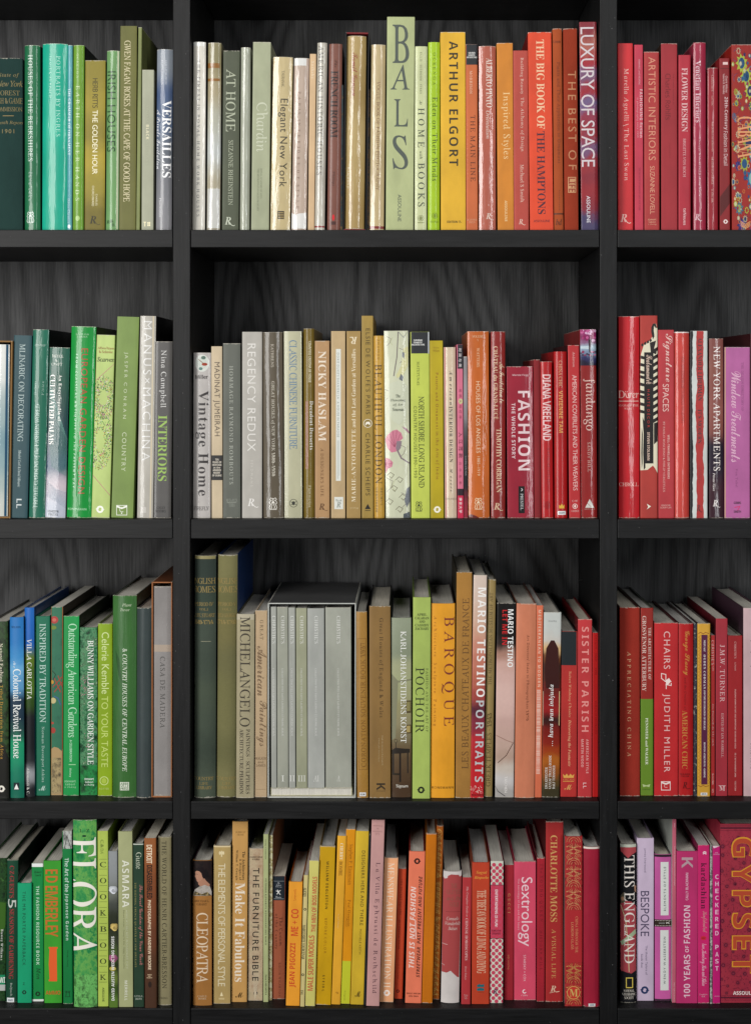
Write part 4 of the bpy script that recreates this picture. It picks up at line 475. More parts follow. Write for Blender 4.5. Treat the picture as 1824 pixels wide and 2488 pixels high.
('coral red book printed with a black and cream zebra','book',1,2,468.2,20,858.4,-0.06,29.4,347.4,240,'m1','#b23c34','','',0,[('Scalamandré','C','#f2ecd6','d',0.6,255,50,10.5,'#b23c34'),('HAUTE DÉCOR','S','#c03c34','d',-0.3,188.2,65.4,5.3,'#b23c34'),('STEVEN STOLMAN','B','#f2ecd6','d',-1,123.3,48.2,4.4,'#b23c34')],[('p',[(-14.8,81.9),(-14.6,250),(-13.5,280.9),(-8.6,297.3),(1.4,304.5),(7.8,313.6),(5.4,327.2),(8.3,333.9),(12.3,333.2),(14.9,324.5),(14.6,77.4),(10.3,85.6),(6.6,90.1),(-2.5,82.8)],'#e6dfc4'),('p',[(4.2,327.2),(6.9,333.6),(11.3,333.9),(13.8,327.2),(12,325.4),(9.1,329.9),(8.3,322.7),(9.6,311.8),(6.9,306.3),(4.1,319.1)],'#221d1a'),('p',[(-13.5,297.6),(-10.2,300.5),(-8.8,296.4),(-12,294)],'#221d1a'),('p',[(-8.8,300.2),(-5.5,303.1),(-4,298.9),(-7.3,296.5)],'#221d1a'),('p',[(-4,302.7),(-0.8,305.6),(0.7,301.4),(-2.6,299.1)],'#221d1a'),('p',[(0.7,305.2),(4,308.1),(5.4,304),(2.1,301.6)],'#221d1a'),('p',[(-14.6,279.1),(-6.3,276.9),(-5.9,271.8),(-14.6,273.6)],'#221d1a'),('p',[(-14.6,266.4),(-6.3,264.2),(-5.9,259.1),(-14.6,260.9)],'#221d1a'),('p',[(-14.6,253.7),(-6.3,251.5),(-5.9,246.4),(-14.6,248.2)],'#221d1a'),('p',[(-14.6,245.3),(-6.3,243.1),(-5.9,238),(-14.6,239.8)],'#221d1a'),('p',[(-14.7,232.6),(-6.3,230.4),(-5.9,225.3),(-14.7,227.1)],'#221d1a'),('p',[(-14.7,219.9),(-6.3,217.7),(-6,212.6),(-14.7,214.4)],'#221d1a'),('p',[(-14.7,211.5),(-6.3,209.3),(-6,204.2),(-14.7,206)],'#221d1a'),('p',[(-14.7,198.8),(-6.3,196.6),(-6,191.5),(-14.7,193.3)],'#221d1a'),('p',[(-14.7,186.1),(-6.3,183.9),(-6,178.8),(-14.7,180.6)],'#221d1a'),('p',[(5,288.2),(14.8,293.6),(14.8,287.4),(6.8,282.3)],'#221d1a'),('p',[(5,276.2),(14.8,281.6),(14.8,275.4),(6.8,270.4)],'#221d1a'),('p',[(5,264.2),(14.8,269.6),(14.8,263.4),(6.8,258.4)],'#221d1a'),('p',[(5,252.2),(14.8,257.6),(14.8,251.4),(6.8,246.4)],'#221d1a'),('p',[(5,240.2),(14.8,245.6),(14.8,239.5),(6.8,234.4)],'#221d1a'),('p',[(5,228.2),(14.8,233.6),(14.8,227.5),(6.8,222.4)],'#221d1a'),('p',[(5,216.2),(14.8,221.6),(14.8,215.5),(6.8,210.4)],'#221d1a'),('p',[(4.9,204.2),(14.8,209.7),(14.7,203.5),(6.7,198.4)],'#221d1a'),('p',[(4.9,192.2),(14.7,197.7),(14.7,191.5),(6.7,186.4)],'#221d1a'),('p',[(4.9,180.2),(14.7,185.7),(14.7,179.5),(6.7,174.4)],'#221d1a'),('p',[(4.9,168.2),(14.7,173.7),(14.7,167.5),(6.7,162.4)],'#221d1a'),('p',[(-11.1,173.7),(-6.9,162.8),(-7.5,130.1),(-6.1,86.5),(-9,82.8),(-10.1,111.9),(-9.3,144.6)],'#221d1a'),('p',[(-12.4,155.5),(-10.8,144.6),(-11.2,93.8),(-12.6,82.9),(-13.3,111.9)],'#221d1a'),('p',[(1.4,300.9),(12.3,304.5),(8.7,290),(14.8,293.6),(12.3,280.9),(3.2,284.5)],'#221d1a'),('p',[(8.5,162.8),(14.7,164.6),(14.3,131.9),(8.5,126.4)],'#221d1a'),('p',[(-8.1,284.5),(7.7,284.5),(7.5,93.7),(-8.3,93.7)],'#1c1817'),('p',[(-4,24.7),(3.3,20.1),(-4,14.7),(-1.6,19.6)],'#f0ead8')]),
('red book lettered Signature SPACES with a flowing script word','book',1,2,497.7,20,858.4,-0.06,26.7,322.9,240,'m0','#ba3a40','','',0,[('Signature','C','#f6e2d6','d',2.5,275,82.7,16.9,'#ba3a40'),('SPACES','S','#f6e2d6','d',-0.7,206.4,47.2,10.4,'#ba3a40'),('WELL-TRAVELLED INTERIORS','B','#f6e2d6','d',4,105.1,75.4,3.6,'#ba3a40'),('BY PAOLO MOSCHINO & PHILIP VERGEYLEN','R','#f2dace','d',-3.8,105.1,120.8,3.6,'#ba3a40'),('VENDOME','S','#f0d0c6','h',-1,21.8,16.2,2.8,'#ba3a40'),('SCRIPTUM','S','#f0d0c6','h',-1,17.9,18.5,2.8,'#ba3a40')],[]),
('bright red book in shiny clear plastic, left of the torn-paper book','book',1,2,524.7,20,858.4,-0.03,26.1,319.6,240,'p5','#cc463e','','',0,[('THE SPLENDOR OF TURKISH WEAVING','R','#a02a28','d',1,220.5,115.4,6.5,'#cc463e')],[('r',0.2,318.5,26.5,1.8,'#e8d8d4')]),
('white spine with a red torn-paper stripe and black lettering MODERN','book',1,2,553.6,20,858.4,0.0,29.4,321.1,240,'m1','#d6dad6','#0c1020','',0,[('ALEXANDER LIBERMAN','T','#171214','d',1.7,255.5,109,7.4,'#d6dad6'),("IT'S MODERN.",'T','#171214','d',1.5,156.4,60,7.1,'#d6dad6'),('CHARLES','R','#4c1a1c','d',3.6,75.6,21.8,2.2,'#d6dad6'),('CHURCHWARD','R','#4c1a1c','d',0.4,74.7,30.9,2.2,'#d6dad6'),('R','J','#2c1416','h',-0.8,17.4,5.6,10.9,'#d6dad6')],[('rag',-12.8,160.5,4.2,320.7,'#151518',0,1),('rag',2,160.5,12,320.7,'#b43634',1,1),('s',[(0.9,15),(2.5,11.2),(4.2,10.2),(5.5,11.1)],0.7,'#2c1416')]),
('dusty brown glossy book lettered NEW YORK APARTMENTS','book',1,2,583.6,20,858.4,0.0,23.8,308,240,'p2','z.03:#3a1c28,#40202c,#2c2030,#241c2c,#8a5048,#945850,#8c5048,#90584c,#88504a','','',0,[('NEW YORK APARTMENTS','R','#f6ece6','d',0.8,187.8,213.5,11.3,0),('Private Views','J','#f2eae6','d',-4.1,62,30.9,4,0),('R','J','#f0e8e4','h',-2.1,25.6,7.9,10.9,0)],[('s',[(0.3,23.2),(2.6,19.4),(4.9,18.3),(6.6,19.2)],0.7,'#f0e8e4')]),
('broad orchid pink book lettered Window Treatments in script','book',1,2,619.4,20,858.4,0.0,43.2,293.3,228.8,'m0','#ba66a0','','',0,[('Window Treatments','C','#eec6d8','d',-2.2,173.7,156.3,16.7,'#ba66a0'),('THE DESIGN DIRECTORY OF','R','#8a4678','d',8.7,225.5,83.6,4,'#ba66a0'),('Von Tobel','R','#7c3c6c','d',-1.2,68.8,31.8,3.8,'#ba66a0'),('GIBBS','B','#241c24','h',0,26.3,12.4,4,'#ba66a0'),('SMITH','B','#241c24','h',0,11.1,12.4,4,'#ba66a0')],[('r',-20.9,146.9,1.8,292.4,'#c8a878'),('s',[(-4.7,18.3),(4.4,20.2),(0.7,13.8)],1.5,'#d83c78')]),
('dark maroon book cut by the right edge of the photo on the second shelf','book',1,2,649.6,20,858.4,0.0,15,316.4,240,'m0','#4a1a1e','#3a1418','',0,[],[]),
('dark green book with white and gold lettering at the left photo edge, third shelf','book',2,0,-643,16.4,378.3,-0.4,30.9,303.1,236.4,'g1','n30:#12180c,#1e3016,#2c4a22,#243c1c','#14140f','',0,[('Natural Fashion','R','#ece4cc','d',4.2,232.1,67,6.6,0),('Tribal Decoration from Africa','R','#cc9c3c','d',3.5,131,126.6,6.6,0)],[('p',[(-15.6,0.2),(-15,91.3),(-1.8,95.4),(8.8,86.9),(15.5,69.8),(15.4,0)],'#14140f'),('ph',2.8,16.7,6.4,'#ece8dc')]),
('bright blue and green book with a sky above trees, lettered Revival House','book',2,0,-614.5,19.8,378.2,-0.2,23.5,310,240,'g2','z.06:#0f6a54,#147a5e,#1a9068,#1c9468,#244a48,#1c3444,#20384c,#5c98c4,#6cacd8,#3c8cc8,#2878bc,#2474ba','#1c2c3c','',0,[('Colonial Revival House','R','#f2f6f2','d',0.5,144.6,153.4,13.6,0),('the','I','#e8ece8','d',-3.5,228.8,10.7,4.3,0),('WILSON','R','#103a5c','h',-1.1,293.2,16.2,3.4,0)],[('r',-1,20,9.8,12.8,'#16242a'),('p',[(-1,24.3),(-5.1,14.9),(3,14.9)],'#f0f0ec')]),
('slim book with a deep blue upper end, lettered VILLA','book',2,0,-594.7,26.7,378.2,-0.19,16.3,325.4,240,'g2','z.03:#1c1e22,#9a9ca0,#26282c,#14181c,#14181c,#16191c,#2c4a12,#4c701c,#44641c,#5c7420,#1f62b4,#1f64b8,#2068bc','#1a3c70','',0,[('VILLA CARLOTTA','R','#ecece4','d',-0.1,219.4,103.6,8.1,0),('Allemandi & C.','R','#e4e4dc','d',-2.7,26.5,47,4.7,0)],[]),
('deep emerald book lettered INSPIRED BY TRADITION','book',2,0,-574.3,33.6,378.2,-0.08,25.1,309.3,240,'m0','#0e6a4e','','',0,[('INSPIRED BY TRADITION','R','#e8f2ec','d',0.4,211.4,170.4,10.7,'#0e6a4e'),('Norman Davenport Askins','R','#e0ece4','d',0.3,71.1,95.4,6.2,'#0e6a4e'),('M','C','#e8f2ec','h',-0.2,12.8,12.6,8.4,'#0e6a4e')],[]),
('worn green book painted with red flowers, paper torn to tan at its lower end','book',2,0,-550.6,35.7,378.2,0.08,20,325.4,240,'m1','n12:#245c46,#2a6a50,#2c6c50,#2e7054','#241c10','',0,[],[('r',-9.9,162.5,1.1,325.4,'#a06030'),('r',9.4,162.5,1.1,325.4,'#a06030'),('p',[(-10.2,-0.2),(-10.3,79.6),(-4.3,83.4),(2.1,81.7),(8.2,76.4),(10.1,79.6),(10.2,-0.2)],'#ac9064'),('e',-4.6,302.7,6.9,6.4,'#a83c38'),('e',-4.6,302.7,3.4,3,'#c46858'),('e',-6.3,289.4,5.6,3.4,'#6c8430'),('e',-6.5,111.8,4.3,5.1,'#a03c30'),('e',-7.6,124.6,2.6,2.1,'#a84838'),('e',-6.5,163.3,5.1,5.1,'#c0b480'),('s',[(-6.6,186.9),(8.4,204)],1.5,'#a0382c'),('s',[(-4.4,178.3),(9.5,195.5)],1.5,'#a0382c'),('s',[(-4.4,201.9),(6.3,178.3)],1.5,'#a0382c'),('s',[(2,206.2),(9.5,186.9)],1.5,'#a0382c'),('s',[(-7.7,214.7),(-2.3,208.3),(-6.6,199.7)],1.1,'#1c2c24'),('s',[(-4.4,170.8),(2,167.6),(6.3,156.8)],1.7,'#3a5c90'),('e',-7.9,195.4,2.6,3.4,'#c09038'),('r',-0.5,18.5,18.2,32.2,'#a08a64'),('n',-0.5,34.5,16.1,60.1,'#8c7c58')]),
('emerald green book lettered Outstanding Gardens in large pale letters','book',2,0,-525.5,33.6,378.2,0.12,26.6,309.7,240,'m0','#0f9246','#14200c','',0,[('Outstanding American Gardens','R','#dcf4dc','d',0.2,198.6,196.1,19.3,'#0f9246'),('A CELEBRATION','B','#dcf4dc','d',-0.5,77.5,37.5,4.1,'#0f9246'),('Dickey','B','#dcf4dc','d',-1.4,39.4,15,4.3,'#0f9246'),('stewart','B','#bce4bc','h',-1.6,24.7,19.3,3.7,'#0f9246'),('tabori','B','#bce4bc','h',-1.5,19.6,16.5,3.7,'#0f9246'),('& chang','B','#bce4bc','h',-1.5,14.4,19.3,3.7,'#0f9246')],[('r',2,53.4,12,1.3,'#a0d4a0')]),
('garden photo book of green foliage lettered ON GARDEN STYLE','book',2,0,-495.7,35.7,378.2,0.0,29.8,289.6,225.9,'g1','n26:#0c2a18,#1c5030,#2e7048,#5c9468,#184428,#90b48c','#182412','',0,[('BUNNY WILLIAMS ON GARDEN STYLE','R','#f2f6ee','d',3.5,160.1,214.5,10.3,0),('stewart','B','#dce8dc','h',1,28,16.3,3.7,0),('tabori','B','#dce8dc','h',1,22.8,14,3.7,0),('& chang','B','#dce8dc','h',1,17.7,16.3,3.7,0)],[('pinks',-5.5,187.9,17.2,40.8,18,'#c46c90'),('pinks',1,92.5,25.7,30,6,'#c46c90'),('r',0,52,30.2,1.5,'#3c7c50'),('n',0,25.8,30.2,51.1,'#1c7038')]),
('yellow-green book lettered TO YOUR TASTE in thin capitals','book',2,0,-466.5,31.5,378.2,0.08,24.9,297.2,231.8,'g1','#86a416','#4c5c10','',0,[('Celerie Kemble','S','#e6f0be','d',0.4,229.2,106.4,12.6,'#86a416'),('TO YOUR TASTE','S','#d2e08c','d',-0.5,110.7,122.1,11.4,'#86a416'),('POTTER','S','#cad88c','h',-1.3,12.2,16.7,3.4,'#86a416')],[('o',-1.5,26.1,7.7,1.5,'#c6d684'),('e',-1.5,26.1,4.3,4.7,'#aac048')]),
('wide leaf-green book in wrinkled clear plastic with italic white lettering','book',2,0,-431.8,21.8,378.2,0.11,40.8,346.9,240,'P5','#3a6a32','#1c2c18','',0,[('& COUNTRY HOUSES OF CENTRAL EUROPE','J','#f4f6ea','d',1.1,150.5,211.1,8.1,'#3a6a32'),('Plant','I','#e4ecd4','h',4.3,330.8,16,5.1,'#3a6a32'),('Trevor','I','#e4ecd4','h',1.1,322.4,16,4.7,'#3a6a32'),('ABBE','B','#3a6a32','h',0.9,23.9,13.6,3.8,0),('VILLE','B','#3a6a32','h',0.9,19.6,13.6,3.8,0),('PRESS','B','#3a6a32','h',0.9,15.3,13.6,3.8,0)],[('r',0.9,19.6,15.4,14.1,'#e8ecdc','emblem'),('p',[(-15.3,251.8),(-8.9,239),(-3.5,196.4),(-9.9,209.2),(-13.1,230.5)],'#2a5426')]),
('grey-green book in clear plastic with no lettering, left of the wooden slipcase','book',2,0,-398.1,19.8,378.2,0.19,25.2,326,240,'p5','#3c4646','#18202c','',0,[],[]),
('orange-brown slipcase holding a grey book, against the upright','slipcase',2,0,-367.3,23.2,378.2,0.07,35.2,370.2,235,'s','#a4683e','','#5c341c',1.9,[],[]),
('grey cloth book lettered MADERA inside the orange-brown slipcase','book',2,0,-366.4,25.7,380.6,0.03,29.7,359.6,229.1,'c1','#8e8a88','','',0,[('CASA DE MADERA','R','#3c3a38','d',0,177.7,122.8,8.5,'#8e8a88')],[('r',-0.2,253.4,30.1,12,'#a89888')]),
('tall dark grey-green cloth volume lettered HOMES in gold, against the upright','book',2,1,-293.1,19.8,378.2,0.12,36.5,415.5,240,'c6','z.06:#4c5648,#3c463c,#465044,#4a5446,#424c42,#465046,#3c483e,#343e38','#10140e','',0,[('ENGLISH','R','#94804a','h',-3.9,372.4,42.6,10.2,0),('HOMES','R','#94804a','h',-2.5,357.9,39.2,11.1,0),('PERIOD IV','R','#94804a','h',-1.9,332.6,32,6.4,0),('VOL.I','R','#94804a','h',-2.5,323.6,15.3,4.3,0),('LATE STUART','R','#94804a','h',-2.7,313.4,38.8,6.4,0),('1649-1714','R','#94804a','h',-3.7,301.9,35.8,7.2,0),('COUNTRY','R','#94804a','h',-2.3,33.2,34.9,6,0),('LIFE','R','#94804a','h',-1.6,24.9,14.9,4.7,0),('LIBRARY','R','#94804a','h',-1.4,17.7,28.1,5.5,0)],[('r',1.5,268.6,17,0.6,'#a8a488'),('r',-0.4,412.6,35.2,5.3,'#8c8458')]),
('tall faded olive cloth volume with blue boards, lettered HOMES in gold','book',2,1,-256.8,23.2,378.3,0.35,33.3,416.4,240,'c6','z.06:#7c7850,#6c6a46,#76734c,#74714a,#6e6b48,#767048,#6c6a44,#7c7850','#17386c','',0,[('ENGLISH','R','#94804a','h',-2.7,371.8,42.7,10.2,0),('HOMES','R','#94804a','h',-1.3,357.3,39.3,11.1,0),('PERIOD V','R','#94804a','h',-0.5,331.9,32,6.4,0),('VOL.I','R','#94804a','h',-1.1,323,15.4,4.3,0),('EARLY GEORGIAN','R','#94804a','h',-1.3,312.7,38.8,6.4,0),('1714-1760','R','#94804a','h',-2.3,301.2,35.8,7.3,0),('COUNTRY','R','#94804a','h',0.2,32.1,35,6,0),('LIFE','R','#94804a','h',0.9,23.8,14.9,4.7,0),('LIBRARY','R','#94804a','h',1.2,16.6,28.2,5.5,0)],[]),
('grey-beige cloth book with large dark capitals running its length, lettered PAINTINGS SCULPTURES','book',2,1,-224.2,19.8,378.3,0.23,30.3,315.3,240,'c2','#a49b7e','#5c5844','',0,[('MICHELANGELO','R','#241e18','d',-0.7,216.5,188.6,17.5,'#a49b7e'),('PAINTINGS · SCULPTURES','T','#2c2620','d',4.9,62.4,111.2,6.4,'#a49b7e'),('ARCHITECTURE:PHAIDON','T','#2c2620','d',-6,62.4,111.2,6.4,'#a49b7e')],[('r',-1.3,310.3,30.7,9.6,'#b4ac94')]),
('beige cloth book with brown script lettering, left of the grey box','book',2,1,-197.5,24.6,378.2,0.15,20.7,320.9,240,'c1','#b69e7e','','',0,[('GREAT','R','#54442f','d',0.8,287.8,33.7,5.6,'#b69e7e'),('American','C','#6a543c','d',1.2,216.9,85.8,16.2,'#b69e7e'),('Paintings','C','#6a543c','d',1.1,126.6,78.6,17.9,'#b69e7e'),('WALKER','R','#6a543c','h',-0.1,66.6,19.2,4.3,'#b69e7e'),('and','R','#6a543c','h',-0.1,60.6,9.6,4.3,'#b69e7e'),('JAMES','R','#6a543c','h',0,54.6,16,4.3,'#b69e7e')],[('r',-0.7,13.5,17.7,0.6,'#8a7454')]),
('wide grey card slipcase holding a set of grey auction volumes','slipcase',2,1,-109.7,19.8,378.3,0.07,150.7,334.4,235,'s','#c8cac4','','#4a4a4a',1.8,[],[]),
('cream catalogue lying flat under the grey volumes at the bottom of the slipcase','flat',2,1,-110.6,25.8,380.6,0.0,139.3,13.8,219,'m0','#c8c49c','','',0,[],[]),
('narrowest grey volume with no numeral, leftmost in the grey slipcase','book',2,1,-174.5,22.3,394.8,-0.16,9.2,310.9,229.2,'m0','#a2a49c','','',0,[("CHRISTIE'S",'R','#eeeeea','d',0.7,271.7,47.4,6,'#a2a49c'),('COLLECTION YVES SAINT LAURENT ET PIERRE BERGÉ','R','#e6e6e2','d',0.2,147.2,116.2,3.8,'#a2a49c')],[]),
('grey volume numbered I in the grey slipcase','book',2,1,-159.3,22.3,394.8,-0.16,18.6,310.5,229.2,'m0','#9ea092','','',0,[("CHRISTIE'S",'R','#eeeeea','d',0.7,271.6,47.4,6,'#9ea092'),('COLLECTION YVES SAINT LAURENT ET PIERRE BERGÉ','R','#e6e6e2','d',0.2,147.2,116.2,3.8,'#9ea092'),('I','R','#e6e6e0','h',0,16.3,5.5,10.2,'#9ea092')],[]),
('narrow grey volume numbered II in the grey slipcase','book',2,1,-143.2,22.3,394.8,-0.16,11.1,309.6,229.2,'m0','#a2a49c','','',0,[("CHRISTIE'S",'R','#eeeeea','d',0.7,271.7,47.4,6,'#a2a49c'),('COLLECTION YVES SAINT LAURENT ET PIERRE BERGÉ','R','#e6e6e2','d',0.2,147.2,116.2,3.8,'#a2a49c'),('II','R','#e6e6e0','h',0,16.3,9.4,10.2,'#a2a49c')],[]),
('olive-grey volume numbered III in the grey slipcase','book',2,1,-126.8,22.3,394.8,-0.16,18.4,308.7,229.2,'m0','#9a9c82','','',0,[("CHRISTIE'S",'R','#eeeeea','d',0.8,271.6,47.4,6,'#9a9c82'),('COLLECTION YVES SAINT LAURENT ET PIERRE BERGÉ','R','#e6e6e2','d',0.2,147.2,116.2,3.8,'#9a9c82'),('III','R','#e6e6e0','h',0,16.3,13.2,10.2,'#9a9c82')],[]),
('grey volume with an upside-down numeral IV in the grey slipcase','book',2,1,-102.1,22.3,394.8,-0.16,28.6,308.3,229.2,'m0','#a6a8a2','','',0,[("CHRISTIE'S",'R','#eeeeea','d',0.8,271.6,47.4,6,'#a6a8a2'),('COLLECTION YVES SAINT LAURENT ET PIERRE BERGÉ','R','#e6e6e2','d',0.2,147.2,116.2,3.8,'#a6a8a2'),('IV','R','#e6e6e0','f',0,16.3,9.4,10.2,'#a6a8a2')],[]),
('widest grey volume, numbered V, in the grey slipcase','book',2,1,-63.8,22.3,394.9,-0.16,43.8,309.6,229.2,'m0','#a0a296','','',0,[("CHRISTIE'S",'R','#eeeeea','d',0.7,271.6,47.4,6,'#a0a296'),('COLLECTION YVES SAINT LAURENT ET PIERRE BERGÉ','R','#e6e6e2','d',0.2,147.1,116.2,3.8,'#a0a296'),('V','R','#e6e6e0','f',0,16.3,5.5,10.2,'#a0a296')],[]),
('gold leather book lettered SOUVENIR BOOK 1937 with a white sticker at its foot','book',2,1,-22.2,20.2,378.3,-0.46,19,319.5,240,'l2','#a67a32','#181410','',0,[('CORONATION SOUVENIR BOOK 1937','R','#74501e','u',1.8,159.5,213,8.1,'#a67a32'),('83280','B','#40404c','h',-0.3,6.1,8.1,3,0)],[('s',[(-6.4,273.5),(-6.5,48.6)],0.6,'#74501e'),('s',[(7.2,273.4),(8,48.4)],0.6,'#74501e'),('s',[(-6.4,273.5),(7.2,273.4)],0.6,'#74501e'),('s',[(-6.5,48.6),(8,48.4)],0.6,'#74501e'),('r',-0.1,6.1,11.1,6.4,'#e6e6e4','price_sticker')]),
('dark tan book lettered Great Houses of England & Wales','book',2,1,7.4,20.2,378.2,-0.07,36,329.1,240,'m1','#8a6a3a','#0c0c0e','',0,[('Great Houses of England & Wales','R','#362616','d',1.5,223.5,170.4,8.1,'#8a6a3a'),('Hugh Montgomery-Massingberd','R','#d8c4a0','d',4,81.8,51.1,2.6,'#8a6a3a'),('Christopher Simon Sykes','R','#d8c4a0','d',-2,82.3,39.4,2.3,'#8a6a3a'),('K','B','#241e18','d',1.3,19.3,12.1,14.7,'#8a6a3a')],[('r',1.2,11.9,15.8,0.9,'#5c4a2c')]),
('greyish book printed with a painted room and table, lettered KONST','book',2,1,44.3,23.6,378.2,-0.12,34.2,308.3,240,'g2','z.03:#4c3826,#54402c,#5e4a34,#6c5a40,#82785a,#968e6c,#9a946c,#a4a47c,#a8ac84,#a8aa86,#8c947c,#929a82,#98a088','#16201c','',0,[('KARL JOHANSTIDENS KONST','R','#f4f4ee','d',3.5,189.7,192,9.6,0),('Signum','R','#f4f0e4','h',1,19,20.7,6.8,0)],[('p',[(-16.8,212.1),(-5.8,200.3),(18.1,203.5),(18.1,200.7),(-5.8,197.1),(-10.2,102.2),(-17.1,97.9)],'#84846a'),('r',11.8,155.5,9,21.3,'#54462c'),('r',11.8,156,6.4,16,'#8c8454'),('r',11.8,117.1,9,14.9,'#4c3c24'),('r',11.8,117.2,6.4,11.3,'#b09c64'),('p',[(-16.7,80.9),(-10.3,85.1),(14.3,82.9),(14.2,76.5),(-16.3,74.5)],'#2a241e'),('r',-2.5,51.5,3,50.1,'#221c18'),('r',10.6,60,2.1,37.3,'#2c2620'),('r',-9.8,39.8,11.7,3.2,'#2c2418'),('r',-14.3,58.5,2.8,36.3,'#2c2620'),('o',-9.8,96.9,3,0.6,'#2c261e'),('r',-9.7,88.3,1.1,10.7,'#2c261e')]),
('apple green book lettered POCHOIR in black capitals','book',2,1,77.7,16.8,378.3,0.21,30,344.6,240,'m0','#a6bb5e','#6a8036','',0,[('POCHOIR','R','#171d12','d',-2.9,168.3,111.7,14.9,'#a6bb5e'),('FASHION AND THE ART OF','R','#2c3818','d',9.3,168.9,108.5,4.3,'#a6bb5e'),('APRIL','T','#26301a','h',0.2,315.2,17,4.4,'#a6bb5e'),('CALAHAN','T','#26301a','h',0.2,309.1,23.8,4.4,'#a6bb5e'),('AND','T','#26301a','h',0.3,303.1,10.2,4.4,'#a6bb5e'),('CASSIDY','T','#26301a','h',0.3,297,23.8,4.4,'#a6bb5e'),('ZACHARY','T','#26301a','h',0.3,291,23.8,4.4,'#a6bb5e')],[('ph',-0.2,14.6,6.6,'#1c2414')]),
('orange-yellow book with large maroon capitals BAROQUE','book',2,1,114.4,20.2,378.3,0.18,40.5,333.4,240,'g2','#eaa22a','#2c1014','',0,[('BAROQUE','R','#662030','d',8.5,217.1,187.5,21.7,'#eaa22a'),('Architecture  Sculpture  Painting','R','#8c5018','d',-13.7,217.5,188.5,6.4,'#eaa22a'),('KÖNEMANN','B','#5c3c14','h',0,18.1,36.9,4.7,'#eaa22a')],[]),
('tall tan book with lettering CHATEAUX DE FRANCE that reads upwards','book',2,1,149.6,20.2,378.3,0.32,26.4,387,240,'c1','#a87a3c','#2a2416','',0,[('LES BEAUX CHATEAUX DE FRANCE','R','#5c3e1e','u',2.8,196.3,292.9,11.5,'#a87a3c')],[]),
('tall blush pink to red photo book lettered PORTRAITS in silver capitals','book',2,1,173.2,19.7,378.4,0.89,22.8,382.3,240,'g1','z.05:#c4242c,#c8262c,#b82830,#c03038,#8c3040,#5c2838,#a84c44,#c06c58,#c87c68,#d08c78,#d4a48c,#d8b8a4,#dcc4b4,#dcc8ba','#141824','',0,[('MARIO TESTINO','B','#f6f2ee','d',3.5,267.1,187.5,14.3,0),('PORTRAITS','B','#c2c6c8','d',2.9,97.2,139.6,14.1,0),('BULFINCH','B','#5c1418','h',0.9,5.2,19.2,3,0)],[('pinks',-0.5,14.5,20.9,12.8,16,'#ecd0c8')]),
('slim khaki glossy book lettered GREEK TEMPLES, reading upwards','book',2,1,193.1,26.6,378.3,0.98,13.7,373.9,240,'p2','#9a8452','#3a3826','',0,[('GREEK TEMPLES · 1943','R','#40331a','u',-0.5,80.9,126.1,7.7,'#9a8452'),('THE METROPOLITAN MUSEUM OF ART','R','#40331a','u',-0.6,271.7,159.2,5.6,'#9a8452')],[]),
('black and skin-toned photo book lettered LET ME IN in red','book',2,1,220.5,23.2,378.4,0.62,31.8,333.8,240,'g1','z.03:#b0aca8,#d0ccca,#d0c4b8,#bca090,#c8aa9c,#ccaa9e,#d0aca2,#dcb8ae,#e0bcb2,#e0bcb2,#dab4aa,#d4aca0,#b08474,#302420,#16120f,#120f0d,#100e0c','#1a1a16','',0,[('MARIO TESTINO','B','#f6f6f4','d',7.5,273.4,99.2,9.6,0),('LET ME IN','B','#cc262a','d',-2.5,292,59.7,8.3,0),('TASCHEN','S','#f0ece8','d',2.3,22.1,27.7,4.5,0)],[('s',[(14.2,93.7),(2.7,72.2),(-11.6,59.3)],1.1,'#4c2c20'),('s',[(-14.7,106.2),(2.5,97.8),(14.5,93.7)],1.1,'#9a7468'),('s',[(-16.3,18.7),(-11.1,10.2),(0.9,2.2)],1.1,'#1c1818')]),
('salmon plastic-wrapped book lettered Index to Photographers 1970','book',2,1,254.8,19.7,378.4,0.62,33.9,333.3,240,'p3','#ce7e5e','#7c4630','',0,[("Art Directors' Index to Photographers 1970",'R','#522616','d',2.9,206.3,147,5.8,'#ce7e5e')],[]),
('slim coral paperback lettered MEDITERRANEAN TO MODERN above fine white bars','book',2,1,278.6,23.2,378.3,0.52,11.3,329.7,240,'m0','#d66e4c','#90482c','',0,[('MEDITERRANEAN TO MODERN','B','#f4dcc8','d',-0.3,255.8,132.3,4.7,'#d66e4c')],[('bars',-0.7,112.3,6.4,144)]),
('sunset photo book with a white upper end and white italic lettering that reads upwards','book',2,1,299.9,23.2,378.4,0.62,29.7,317.8,240,'g1','z.05:#3c3620,#5c4420,#94501a,#b0601c,#a03c14,#8c2214,#7c1c14,#3c1814,#9c2020,#8c1c1c,#6c201a,#4c2418,#3c2018,#64381c,#d8b480,#d0ccc4,#ccd0cc,#ccd0cc','#1c1e20','',0,[('… hava äran inbjuda','I','#fcfcf8','u',-0.1,141,105.6,10.2,0),('EWA KEWENTER','R','#f4f0e8','u',-7.9,33.2,37.3,4.3,0),('GUSTAF TROLLE-BONDE','R','#f4f0e8','u',-1.6,43.4,57.6,4.3,0),('RALF TURANDER','R','#f4f0e8','u',4.9,34.9,40.5,4.3,0),('Signum','R','#7c8080','f',-0.4,302.7,14.1,3.4,0)],[('r',-15,152.6,1.3,58.7,'#e8d8b8'),('r',13.1,152.9,1.1,58.7,'#f0d8a0'),('p',[(-2.4,269.6),(-10.3,255.6),(-12,212.9),(-9.6,187.3),(12.8,187.6),(11.9,217.4),(10.6,255.8),(3.4,269.6)],'#3a1612')]),
